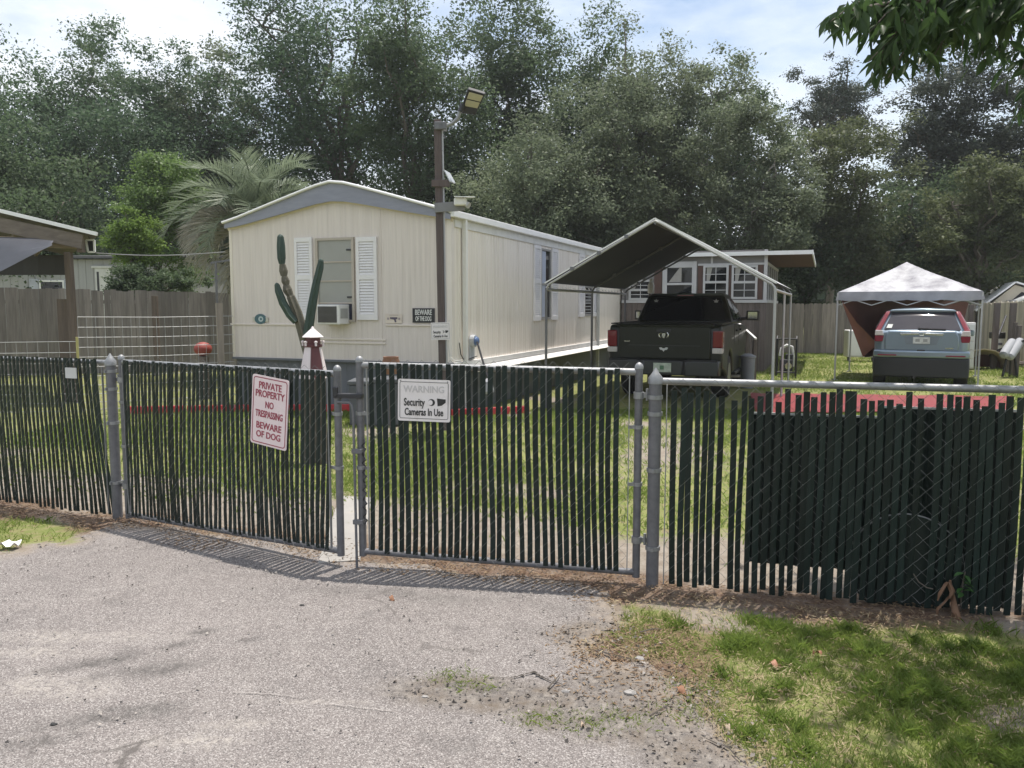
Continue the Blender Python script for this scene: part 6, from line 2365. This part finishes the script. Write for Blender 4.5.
solo('red_ball', MB().ell((p.x, 14.6, p.z), .16, .16, .13, 16, 10), M('red_plastic', (.26, .045, .035), .6), 'red plastic ball caught against the wire fence by the house', 'ball', smooth=True)
solo('ball_stand', MB().cyl((p.x, 14.6, 0), (p.x, 14.6, p.z - .135), .10, 10), wood_dk, 'dark stump under the red plastic ball', 'stump')
# thin clothes pole and power cable on the left of the home
c0 = atY(96, 253, SHY + .2)
c1 = HO + hx * (-HW - .1) + Vector((0, 0, ZE - .35))
c1 = Vector((c1.x, c1.y, atY(229, 252, c1.y).z))
cpts = [c0.lerp(c1, i / 14) + Vector((0, 0, -.05 * math.sin(math.pi * i / 14))) for i in range(15)]
solo('power_cable', MB().tube(cpts, .011, 6), M('pale_cable_sheath', (.22, .22, .22), .6), 'thin cable strung from the shelter roof to the mobile home', 'cable')
p = atY(217, 300, 16.5)
solo('clothes_pole', MB().cyl((p.x, 16.5, 0), (p.x, 16.5, atY(217, 262, 16.5).z), .025, 8).bar((p.x - .1, 16.5, atY(217, 263, 16.5).z), (p.x + .45, 16.5, atY(217, 261, 16.5).z + .04), .04, .04), galv_dull, 'thin metal pole with a short arm left of the mobile home', 'pole')

# ------------------------------------------------------------------ trees
bark_g = M('grey_bark', (.17, .155, .14), .9, var=.35, vs=5, stretch=(4, 4, .7), bump=.3, bs=14)
lf_dark = leafmat('dark_oak_leaves', (.054, .086, .046), (.112, .160, .078), (.19, .24, .13), trans=.52, rough=.55, spec=.28)  # palest tone of these tree leaf colours paints glints of light
lf_grey = leafmat('grey_oak_leaves', (.092, .120, .074), (.18, .215, .13), (.27, .30, .195), trans=.52, rough=.55, spec=.28)
lf_blue = leafmat('deep_green_leaves', (.050, .088, .052), (.104, .160, .086), (.18, .24, .135), trans=.52, rough=.55, spec=.28)
lf_olive = leafmat('olive_leaves', (.068, .086, .042), (.135, .158, .075), (.21, .235, .12), trans=.5, rough=.55, spec=.28)
lf_sunlit = leafmat('sunlit_bush_leaves', (.10, .17, .035), (.20, .29, .06), (.36, .46, .13), trans=.5, rough=.6, spec=.25)
lf_purple = leafmat('dusky_leaves', (.050, .064, .052), (.088, .104, .082), (.125, .14, .11), trans=.35, rough=.6, spec=.25)
lf_pine = leafmat('pine_needles', (.04, .055, .042), (.075, .095, .068), trans=.2, rough=.6, spec=.2)


def limb(mb, p, q, r0, r1, rs, wob=.06, n=6, k=6):
    p, q = Vector(p), Vector(q)
    L_ = (q - p).length
    pts = []
    for i in range(n + 1):
        t = i / n
        w = wob * L_ * math.sin(math.pi * t)
        pts.append(p.lerp(q, t) + Vector((rs.uniform(-w, w), rs.uniform(-w, w), rs.uniform(-w, w) * .5 + .08 * L_ * math.sin(math.pi * t))))
    mb.tube(pts, [r0 + (r1 - r0) * i / n for i in range(n + 1)], k, caps=False)
    return pts


def tree(name, label, px, Y, top, bot, hw, mat, seed, nleaf=20000, leaf=.16, nclump=130, clump=.19, depth=.8, sparse=0.0, barkm=None, group='trees behind the homes', aspect=.55, droop=0.0, skip_trunk=False, show_limbs=8, cat='tree', trunk_r=None, lump=.34):
    nleaf, leaf, nclump = int(nleaf * 1.7), leaf * .84, int(nclump * 1.35)
    rs = np.random.RandomState(seed)
    rr2 = random.Random(seed)
    c = atY(px, (top + bot) / 2, Y)
    zt, zb = atY(px, top, Y).z, max(0.1, atY(px, bot, Y).z)
    rx = hw * Y / F
    rz = (zt - zb) / 2
    ry = rx * depth
    zc = (zt + zb) / 2
    t = thing(name, label, cat, (c.x, Y, 0), 0, group)
    # lumpy crown: a handful of big lobes, each with clumps on it
    nl = 13
    lobes = []
    for i in range(nl):
        d = rs.normal(size=3)
        d /= np.linalg.norm(d)
        k = .30 + .45 * rs.rand()
        lobes.append((np.array([d[0] * rx * k, d[1] * ry * k, d[2] * rz * k]), lump + .22 * rs.rand()))
    CC, CR = [], []
    tries = 0
    while len(CC) < nclump and tries < nclump * 30:
        tries += 1
        lc_, lr = lobes[rs.randint(nl)]
        d = rs.normal(size=3)
        d /= np.linalg.norm(d)
        k = lr * (.45 + .6 * rs.rand() ** .6)
        p = lc_ + d * np.array([rx, ry, rz]) * k
        if (p[0] / rx) ** 2 + (p[1] / ry) ** 2 + (p[2] / rz) ** 2 > 1.12:
            continue
        if sparse and rs.rand() < sparse * max(0, p[2] / rz):
            continue
        CC.append(p)
        CR.append(clump * min(rx, rz) * (.55 + .9 * rs.rand()))
    CC = np.array(CC)
    CR = np.array(CR)
    for ax_, ext in enumerate((rx, ry, rz)):
        lo_, hi_ = CC[:, ax_].min() - CR.mean() * .6, CC[:, ax_].max() + CR.mean() * .6
        CC[:, ax_] = (CC[:, ax_] - (lo_ + hi_) / 2) * (2 * ext / (hi_ - lo_))
    w = CR ** 2.2
    idx = rs.choice(len(CC), nleaf, p=w / w.sum())
    g = rs.normal(size=(nleaf, 3))
    g /= np.linalg.norm(g, axis=1)[:, None]
    rad = CR[idx] * (rs.rand(nleaf) ** .45) * (1 + .25 * rs.normal(size=nleaf))
    P = CC[idx] + g * rad[:, None] * np.array([1.15, 1.15, .75])
    if droop:
        P[:, 2] -= droop * rs.rand(nleaf) ** 3 * CR[idx]
    P[:, 2] += zc
    P[:, 2] = np.maximum(P[:, 2], .05 + rs.rand(nleaf) * .3)
    sz = leaf * (.5 + .9 * rs.rand(nleaf) ** 1.4)
    nr = g * .9 + np.array([0, 0, .9])
    me = cards('crown', P, sz, mat, aspect, rs=rs, nrm=nr)
    o = bpy.data.objects.new('crown', me)
    COL.objects.link(o)
    o.parent = t
    # trunk and limbs
    mb = MB()
    if not skip_trunk:
        tr0 = trunk_r or max(.10, rx * .055)
        fork = Vector((rr2.uniform(-.1, .1) * rx, 0, zb + rz * .35 if zb > 1.0 else rz * .5))
        limb(mb, (0, 0, -.1), fork, tr0, tr0 * .7, rr2, .03, 6, 9)
        order = rs.choice(len(CC), min(len(CC), show_limbs), replace=False)
        for i in order:
            q_ = Vector(CC[i]) + Vector((0, 0, zc))
            pts = limb(mb, fork, q_, tr0 * .5, tr0 * .10, rr2, .09, 7, 6)
            for k in range(3):
                s_ = pts[rr2.randint(3, 6)]
                j = rs.randint(len(CC))
                e_ = Vector(CC[j]) + Vector((0, 0, zc))
                e_ = s_ + (e_ - s_) * min(1, rx * .45 / max(.01, (e_ - s_).length))
                limb(mb, s_, e_, tr0 * .18, tr0 * .04, rr2, .12, 5, 5)
        part('trunk', mb, barkm or bark, t, smooth=60)
    return t


# far backdrop first
tree('oak_tree', 'broad dark oak with a rounded top at the far left of the treeline', 35, 35, 12, 300, 112, lf_blue, 1, 26000, .19, 190)
tree('oak_tree', 'dark green tree in shade low behind the left shelter roof', 20, 29, 110, 310, 95, lf_dark, 2, 20000, .17, 150)
tree('slender_tree', 'slender open crowned tree with sky showing between its twigs, left of the tallest oak', 140, 41, 22, 270, 80, lf_blue, 3, 17000, .20, 150, .15, sparse=.3, lump=.32)
tree('slender_tree', 'second slender feathery tree nearest the tallest oak', 222, 40, 22, 260, 72, lf_grey, 4, 16000, .19, 150, .15, sparse=.3, lump=.32)
tree('oak_tree', 'dark understory tree behind the sunlit lime green clump', 150, 36, 120, 320, 90, lf_blue, 5, 18000, .17, 140)
tree('tall_oak_tree', 'tallest dark oak rising out of the frame behind the home gable', 335, 37, -75, 260, 118, lf_blue, 6, 36000, .20, 240, .16)
tree('tall_oak_tree', 'second tall dark oak leaning right above the light pole', 415, 33, -10, 250, 80, lf_dark, 7, 24000, .17, 170)
tree('tall_oak_tree', 'high dark oak crown with open limbs at the top centre of the frame', 520, 38, -40, 200, 92, lf_dark, 8, 22000, .20, 160, .16, show_limbs=14)
tree('grey_oak_tree', 'pale grey green oak hanging over the mobile home roof right of the pole', 540, 28, 88, 290, 105, lf_grey, 9, 30000, .14, 200, .15, droop=.5)
tree('grey_oak_tree', 'grey green oak with bare twigs at its top above the carport peak', 668, 31, 22, 270, 85, lf_grey, 10, 24000, .15, 190, .14, sparse=.55, barkm=bark_g, show_limbs=16, droop=.4)
tree('grey_oak_tree', 'drooping moss grey oak behind the sunroom roof', 745, 28, 92, 300, 72, lf_grey, 11, 23000, .14, 160, .15, droop=.8, barkm=bark_g)
tree('grey_oak_tree', 'rounded grey green oak between the pole and the carport, lower in the treeline', 615, 29, 60, 280, 80, lf_grey, 12, 22000, .14, 160, .15, droop=.5)
tree('oak_tree', 'dark green oak wedged behind the bare twigged oak', 735, 36, 62, 260, 70, lf_dark, 13, 14000, .19, 130, .13, sparse=.4)
tree('oak_tree', 'dark oak crown filling the dip left of the bare twigged oak', 610, 37, 10, 240, 70, lf_dark, 25, 15000, .19, 140)
tree('oak_tree', 'dark green oak filling the treeline second from the left frame edge', 85, 38, 28, 300, 72, lf_dark, 41, 17000, .18, 140)
tree('oak_tree', 'green oak crown in the treeline straight above the sunlit lime green clump', 178, 38, 40, 300, 62, lf_blue, 42, 15000, .18, 130)
tree('pine_tree', 'distant pine with flat tufted crown against the sky', 838, 47, 56, 175, 54, lf_pine, 14, 11000, .19, 80, .15, lump=.36, show_limbs=16, trunk_r=.22)
tree('olive_tree_clump', 'olive brown tree under the distant pine', 852, 31, 112, 300, 78, lf_olive, 15, 20000, .16, 150, .15)
tree('dusky_tree', 'dusky purple grey tree with ragged gaps at the upper right', 958, 35, 34, 240, 78, lf_purple, 16, 18000, .18, 160, .14, sparse=.2, show_limbs=14)
tree('dusky_tree', 'dusky dark tree at the right frame edge behind the hanging branch', 1045, 33, 30, 260, 70, lf_purple, 17, 17000, .18, 140)
tree('olive_tree_clump', 'olive green rounded tree at the lower right of the treeline', 985, 28.5, 152, 310, 72, lf_olive, 18, 21000, .15, 160, .15)
tree('oak_tree', 'dark green tree straight behind the white tent peak', 905, 32, 168, 320, 75, lf_dark, 19, 18000, .16, 150)
tree('oak_tree', 'dark green tree behind the sunroom roof overhang', 800, 31, 190, 330, 60, lf_dark, 20, 15000, .16, 130)
tree('oak_tree', 'dark green shrubby tree along the back fence right of the tent', 1000, 33, 205, 330, 75, lf_dark, 21, 13000, .17, 120)
tree('oak_tree', 'dark tree low behind the roof of the mobile home', 470, 34, 130, 330, 95, lf_dark, 22, 18000, .19, 140)
tree('oak_tree', 'dark tree low behind the carport canopy', 640, 35, 170, 340, 95, lf_dark, 23, 16000, .19, 130)
tree('oak_tree', 'very dark tree low beyond the palm', 260, 36, 150, 330, 85, lf_blue, 24, 16000, .18, 130)
# far wood closing the horizon
rs = np.random.RandomState(50)
nfw = 60000
a_ = -1.0 + 2.0 * rs.rand(nfw)
Yf = 62 + rs.rand(nfw) * 14
Xf = a_ * 66
Zf = rs.rand(nfw) ** .8 * (9.5 + 3.5 * np.sin(Xf * .21) + 2 * np.sin(Xf * .53 + 1))
fw = part('far_wood', cards('far_wood', np.stack([Xf, Yf, Zf], 1), .5 + .6 * rs.rand(nfw), lf_dark, .7, rs=rs, nrm=np.array([0, -.3, .8])), None)
tag(fw, 'far dark wood closing the gaps below the treeline', 'wood', kind='stuff')

tree('sunlit_bush_part', 'sunlit lower left of the mid green bush, added as a lime green clump', 134, 21.8, 206, 268, 27, lf_sunlit, 31, 6000, .10, 60, .24, group=None, cat='bush', trunk_r=.06)  # lit part of the bush behind, painted as separate lime leaves
lf_mid = leafmat('mid_green_leaves', (.085, .145, .040), (.155, .235, .07), (.27, .35, .13), trans=.5)
tree('leafy_bush', 'tall mid green bush between its sunlit lime green part and the palm', 160, 24.5, 146, 305, 52, lf_mid, 32, 15000, .12, 110, .19, group=None, cat='bush', trunk_r=.06)
tree('dark_bush', 'leafy dark shrub hanging over the left board fence', 163, 21.6, 262, 300, 48, lf_dark, 33, 6500, .10, 80, .3, group=None, cat='bush', trunk_r=.05)

# ------------------------------------------------------------------ palm: feather fronds arching from a short trunk
PY_ = 19.0
pc = atY(256, 228, PY_)
palm = thing('palm_tree', 'grey green feather palm behind the left end of the mobile home', 'palm', (pc.x, PY_, 0))
part('trunk', MB().tube([(0, 0, -.1), (.05, 0, pc.z * .5), (0, 0, pc.z)], [.26, .22, .20], 12), bark, palm, smooth=60)
palm_m = leafmat('palm_leaflets', (.13, .165, .105), (.21, .25, .165), (.30, .34, .24), trans=.45, rough=.45)
palm_d = leafmat('dry_palm_leaflets', (.30, .285, .23), (.46, .44, .37), (.58, .56, .48), trans=.5, rough=.6)
rr_ = random.Random(5)


def frond(az, elev, L_, curl, mat, name='frond'):
    pts = []
    p = Vector((0, 0, pc.z))
    th = elev
    h = Vector((math.cos(az), math.sin(az), 0))
    n = 22
    for i in range(n + 1):
        pts.append(p.copy())
        d = h * math.cos(th) + Vector((0, 0, math.sin(th)))
        p = p + d * (L_ / n)
        th -= curl / n * (.5 + 1.0 * i / n)
    mb = MB()
    mb.tube(pts, [.028 * (1 - i / (n + 2)) + .004 for i in range(n + 1)], 5, caps=False)
    side = Vector((-h.y, h.x, 0))
    for i in range(2, n + 1):
        for s_ in (-1, 1):
            for sub_ in (0, .5):
                t = min(i - 1 + sub_, n - .001)
                i0 = int(t)
                b = pts[i0].lerp(pts[i0 + 1], t - i0)
                ax = (pts[i0 + 1] - pts[i0]).normalized()
                up_ = side.cross(ax)
                ll = (.74 - .50 * abs(t / n - .35)) * (.85 + rr_.random() * .3)
                d = (side * s_ * .62 + ax * .75 + up_ * (-.35 + rr_.uniform(-.12, .18))).normalized()
                e_ = b + d * ll + Vector((0, 0, -.08 * ll))
                m_ = b + d * ll * .55
                wv = ax * .014
                mb.add([b - wv, m_ - wv * 1.2, e_, m_ + wv * 1.2, b + wv], [(0, 1, 2, 3, 4)])
    return part(name, mb, mat, palm)


for k in range(40):
    az = k * 2.39996
    lv_ = k / 40
    if lv_ < .75:
        frond(az, R(86 - 62 * lv_ / .75) + rr_.uniform(-.08, .08), rr_.uniform(1.9, 2.35), R(95 + 35 * lv_), palm_m)
    else:
        frond(az, R(10 - 60 * (lv_ - .75) / .25), rr_.uniform(1.7, 2.0), R(95), palm_d, 'dry_frond')
for az in (math.pi * 1.02, math.pi * .94, math.pi * 1.12, math.pi * 1.2, math.pi * .85, math.pi * 1.07, math.pi * 1.16, math.pi * 1.28, math.pi * .98):
    frond(az, R(rr_.uniform(15, 42)), 1.95, R(135), palm_d, 'dry_frond')

# ------------------------------------------------------------------ overhanging branch of a near tree outside the frame at the right
NT = Vector((6.6, 6.2, 0))
nt_ = thing('loquat_tree', 'near tree whose leafy branch hangs into the upper right corner', 'tree', NT)
mb = MB()
limb(mb, (0, 0, -.1), (-.1, -.1, 3.4), .16, .12, rr_, .02, 6, 10)
lfm = leafmat('broad_leaves', (.028, .058, .022), (.065, .115, .038), (.17, .24, .06), trans=.5, rough=.4, nscale=.9)


def bl(px, py, Y):
    return atY(px, py, Y) - NT


twigs = []
main_ = [Vector((-.1, -.1, 3.3)), bl(1060, -40, 5.9), bl(960, -6, 5.6), bl(900, 2, 5.3), bl(850, 10, 5.1)]
mb.tube(main_, [.07, .05, .03, .018, .008], 7, caps=False)
tips = [((900, 8), (868, 34), 5.2, 5), ((880, 6), (838, 14), 5.1, 6), ((905, 14), (880, 66), 5.15, 6), ((920, 10), (893, 60), 5.3, 6), ((935, 6), (915, 48), 5.4, 7), ((950, 6), (940, 58), 5.4, 7), ((970, 2), (962, 52), 5.6, 7), ((985, 0), (985, 62), 5.7, 8),
        ((1000, 0), (1000, 52), 5.7, 8), ((1015, 0), (1018, 70), 5.8, 8), ((1030, 0), (1036, 80), 5.8, 8), ((930, 0), (925, 24), 5.3, 6), ((860, 6), (846, 26), 5.1, 5), ((890, 6), (905, 36), 5.3, 5), ((960, 0), (952, 30), 5.5, 6), ((1010, 0), (990, 34), 5.6, 6), ((1035, 30), (1018, 84), 5.6, 4), ((1045, 70), (1030, 118), 5.7, 4)]
tips += [((905, 20), (868, 62), 5.1, 5), ((915, 30), (888, 78), 5.2, 6), ((860, 2), (830, 22), 5.0, 5), ((930, 20), (905, 70), 5.3, 6), ((960, 20), (930, 62), 5.4, 6)]
tips += [((px + 8, -30), (px, 8 + (px * 7) % 22), 5.2 + (px % 9) * .08, 7) for px in range(868, 1050, 8)]
LV, LF = [], []


def leaf3(p, d, L_, wd_, rg):
    """lance shaped leaf of six faces, folded along the midrib, tip drooping"""
    d = Vector(d).normalized()
    s_ = d.cross(Vector((rg.uniform(-.5, .5), rg.uniform(-1, 1), rg.uniform(.1, 1)))).normalized()
    nn = s_.cross(d)
    b = len(LV)
    row = []
    for t, w in ((0, .05), (.18, .55), (.45, 1.0), (.75, .72), (1.0, .02)):
        c = p + d * L_ * t + Vector((0, 0, -.22 * L_ * t * t))
        fold = nn * (wd_ * .22 * w)
        row.append((c - s_ * wd_ * .5 * w + fold, c, c + s_ * wd_ * .5 * w + fold))
    for r in row:
        LV.extend(r)
    for i in range(4):
        q_ = b + i * 3
        LF.append((q_, q_ + 1, q_ + 4, q_ + 3))
        LF.append((q_ + 1, q_ + 2, q_ + 5, q_ + 4))


rg = random.Random(9)
for (pa, pb, Y, nlv) in tips:
    a, b = bl(*pa, Y + .1), bl(*pb, Y - .05)
    mid = a.lerp(b, .5) + Vector((rg.uniform(-.05, .05), rg.uniform(-.1, .1), .03))
    mb.tube([a, mid, b], [.008, .006, .003], 5, caps=False)
    for k in range(nlv * 5):
        t = .15 + .85 * rg.random()
        p = a.lerp(mid, t * 2) if t < .5 else mid.lerp(b, t * 2 - 1)
        p = p + Vector((rg.uniform(-.03, .03), rg.uniform(-.18, .18), rg.uniform(-.02, .03)))
        leaf3(p, (rg.uniform(-.9, .6), rg.uniform(-.6, .6), rg.uniform(-1.1, -.1)), rg.uniform(.07, .16), rg.uniform(.026, .048), rg)
# rest of the crown, out of the frame to the right and above
for k in range(2600):
    a = rg.uniform(0, 2 * math.pi)
    rr3 = rg.random() ** .5
    p = Vector((1.2 + 3.2 * rr3 * math.cos(a), -.6 + 2.6 * rr3 * math.sin(a), 4.5 + rg.uniform(-1.0, 1.8)))
    w_ = p + NT
    cz = (w_.z - HC) / max(.1, w_.y) * F
    if w_.y > .3 and 512 + w_.x / w_.y * F < 1044 and 306 - cz > -20:
        continue
    leaf3(p, (rg.uniform(-1, 1), rg.uniform(-1, 1), rg.uniform(-1, .1)), rg.uniform(.14, .24), rg.uniform(.05, .08), rg)
for k in range(2600):  # unseen leaf cluster added to throw dappled shade on the lower right grass
    p = Vector((3.3 + rg.gauss(0, .75), 4.0 + rg.gauss(0, .85), 4.9 + rg.uniform(-.5, .9))) - NT
    w_ = p + NT
    if w_.x < 1.9 or 306 - (w_.z - HC) / max(.1, w_.y) * F > -30:
        continue
    leaf3(p, (rg.uniform(-1, 1), rg.uniform(-1, 1), rg.uniform(-1, .1)), rg.uniform(.12, .2), rg.uniform(.045, .07), rg)
limb(mb, (-.1, -.1, 3.3), Vector((3.1, 3.9, 5.0)) - NT, .07, .012, rr_, .04, 7, 6)
me = bpy.data.meshes.new('crown')
me.from_pydata([tuple(v) for v in LV], [], LF)
me.polygons.foreach_set('use_smooth', [True] * len(me.polygons))
me.materials.append(lfm)
o = bpy.data.objects.new('crown', me)
COL.objects.link(o)
o.parent = nt_
for k in range(9):
    limb(mb, (-.1, -.1, 3.2), (rg.uniform(-1.2, 3.5), rg.uniform(-2.4, 1.8), rg.uniform(4.0, 5.6)), .07, .015, rr_, .08, 6, 6)
part('trunk', mb, bark, nt_, smooth=60)

# ------------------------------------------------------------------ small things on the ground
dry_leaf = M('dry_brown_leaf', (.30, .15, .085), .7, var=.25, vs=9)
orange_leaf = M('orange_dead_leaf', (.34, .16, .10), .65, var=.2, vs=9)


def dead_leaf(px, py, L_, wd_, label, mat=orange_leaf, z=.03, seed=0):
    L_, wd_, z = L_ * .62, wd_ * .55, z * .6
    rg = random.Random(px * 7 + py + seed)
    p = gnd(px, py)
    rows = []
    for i in range(6):
        t = i / 5
        w = wd_ * math.sin(math.pi * (.08 + .9 * t)) * .5
        rows.append([Vector((-w, (t - .5) * L_, .25 * w + .02 * math.sin(t * 5))), Vector((0, (t - .5) * L_, .015 * math.sin(t * 4))), Vector((w, (t - .5) * L_, .35 * w + .015 * math.sin(t * 6 + 1)))])
    o = solo('dead_leaf', MB().sheet(rows, (0, 0, .0012)), mat, label, 'leaf', 'dead leaves on the ground', smooth=60)
    o.location = (p.x, p.y, z)
    o.rotation_euler = (rg.uniform(-.15, .15), rg.uniform(-.15, .15), rg.uniform(0, 6.3))
    return o


dead_leaf(817, 657, .075, .055, 'orange dead leaf on the grass below the dark sheets')
dead_leaf(775, 669, .085, .06, 'larger curled orange leaf on the grass, left of the other orange one')
dead_leaf(392, 603, .075, .04, 'brown dead leaf on the driveway below the gate', dry_leaf, .035)
dead_leaf(728, 734, .08, .03, 'pale narrow dead leaf near the driveway edge', M('pale_dead_leaf', (.46, .36, .27), .7), .03)
dead_leaf(583, 731, .07, .025, 'pale narrow dead leaf on the crumbled driveway edge', bpy.data.materials['pale_dead_leaf'], .035)
dead_leaf(682, 696, .10, .05, 'tan dead leaf amid the litter by the driveway edge', dry_leaf, .03)
stone = M('pale_stone', (.30, .285, .27), .8, var=.2, vs=20)


def pebble(px, py, s, label, z=0.01, mat=None):
    rg = random.Random(px + py)
    p = gnd(px, py)
    mb = MB()
    m_, n_2 = 6, 9
    vs_, fs = [], []
    for i in range(m_ + 1):
        for j in range(n_2):
            k = s * (.8 + .4 * rg.random())
            th, a = math.pi * i / m_, 2 * math.pi * j / n_2
            vs_.append((k * math.sin(th) * math.cos(a) * 1.3, k * math.sin(th) * math.sin(a), k * .6 * math.cos(th)))
    for i in range(m_):
        for j in range(n_2):
            fs.append((i * n_2 + j, (i + 1) * n_2 + j, (i + 1) * n_2 + (j + 1) % n_2, i * n_2 + (j + 1) % n_2))
    o = solo('stone', mb.add(vs_, fs), mat or stone, label, 'stone', 'loose stones', smooth=30)
    o.location = (p.x, p.y, z + s * .4)
    return o


pebble(630, 697, .022, 'pale stone in the crumbled driveway edge')
pebble(566, 695, .016, 'small pale stone left of the crumbled edge')
pebble(640, 662, .018, 'small stone on the brown litter by the driveway')
pebble(425, 700, .012, 'tiny pale stone on the asphalt')
pebble(302, 608, .012, 'dark pebble on the driveway below the left gate', mat=M('dark_stone', (.03, .03, .03), .8))
pebble(54, 728, .012, 'dark pebble at the lower left of the driveway', mat=bpy.data.materials['dark_stone'])
p = gnd(10, 549)
o = solo('paper_scrap', MB().sheet([[Vector(((i - 2) * .03, (j - 2) * .022, .02 * math.sin(i * 1.9) * math.cos(j * 1.4) + .02)) for j in range(5)] for i in range(5)], (0, 0, .002)), whitep, 'crumpled white paper scrap by the left grass tuft', 'paper', smooth=60)
o.location = (p.x, p.y, .02)
rg = random.Random(4)
for k, (pa, pb, lab) in enumerate((((650, 716), (668, 706), 'bent twig in the crumbled driveway edge'), ((548, 688), (560, 674), 'dark twig lying at the crack in the asphalt'), ((640, 632), (662, 629), 'brown twig on the litter below the gate post'))):
    a, b = gnd(*pa, .03), gnd(*pb, .03)
    solo('twig', MB().tube([a, a.lerp(b, .5) + Vector((.01, .012, .004)), b], [.004, .0035, .002], 5), bark, lab, 'twig', 'twigs on the ground')

# dried strap leaves and a sprig caught in the right fence
dpx, dpz = rloc(948, 600, .05)
dp_ = thing('dried_plant', 'withered brown plant with hanging strap leaves against the right slats', 'plant', FB + n_ * .05 + dl * dpx, RANG)
strapm = M('withered_strap_leaf', (.17, .095, .055), .75, var=.3, vs=14)


def strap(pts, w, nm='strap_leaf'):
    rows = []
    P = [Vector(p) for p in pts]
    fine = []
    for i in range(len(P) - 1):
        for k in range(4):
            fine.append(P[i].lerp(P[i + 1], k / 4))
    fine.append(P[-1])
    n = len(fine)
    for i, p in enumerate(fine):
        t = i / (n - 1)
        ww = w * (.25 + .75 * math.sin(math.pi * min(.97, t * .9 + .1)))
        rows.append([p + Vector((-ww / 2, .006 * math.sin(i), 0)), p + Vector((0, -.012, 0)), p + Vector((ww / 2, .004, ww * .2))])
    part(nm, MB().sheet(rows, (0, .0015, 0)), strapm, dp_, smooth=60)


u = 1 / 195.0


def dq(px, py, k=0):
    return Vector(((px - 948) * u, -k, dpz - (py - 600) * u))


strap([dq(947, 580, .0), dq(943, 584, .02), dq(939, 592, .03), dq(937, 600, .02)], .026)
strap([dq(947, 580, .0), dq(951, 590, .02), dq(948, 596, .03)], .030)
strap([dq(950, 594, .01), dq(944, 600, .03), dq(937, 608, .04), dq(936, 620, .03)], .020)
strap([dq(952, 592, .01), dq(953, 606, .03), dq(957, 618, .05), dq(963, 626, .06)], .034)
part('stem', MB().tube([dq(949, 578, .0), dq(951, 592, .0), dq(953, 612, .01), dq(953, 632, .0)], [.006, .007, .008, .01], 7), strapm, dp_)
part('loose_stem', MB().tube([dq(913, 574), dq(918, 582, .015), dq(926, 587, .02), dq(932, 588, .02)], .0035, 5), bark, dp_)
sp_x, sp_z = rloc(962, 580, .04)
spg = thing('green_sprig', 'small green sprig of a few leaves growing through the right slats', 'plant', FB + n_ * .04 + dl * sp_x, RANG)
part('stem', MB().tube([(.01, .03, 0), (.0, .0, sp_z * .6), (.01, -.01, sp_z + .05)], .004, 5), bark, spg)
sprm = leafmat('sprig_leaves', (.03, .08, .02), (.05, .13, .03), trans=.2)
LV, LF = [], []
for k in range(9):
    leaf3(Vector((.005, -.01, sp_z - .07 + .014 * k)), (rg.uniform(-1, 1), rg.uniform(-.8, -.1), rg.uniform(-.2, .3)), .06, .03, rg)
me = bpy.data.meshes.new('leaves')
me.from_pydata([tuple(v) for v in LV], [], LF)
part('leaves', me, sprm, spg)
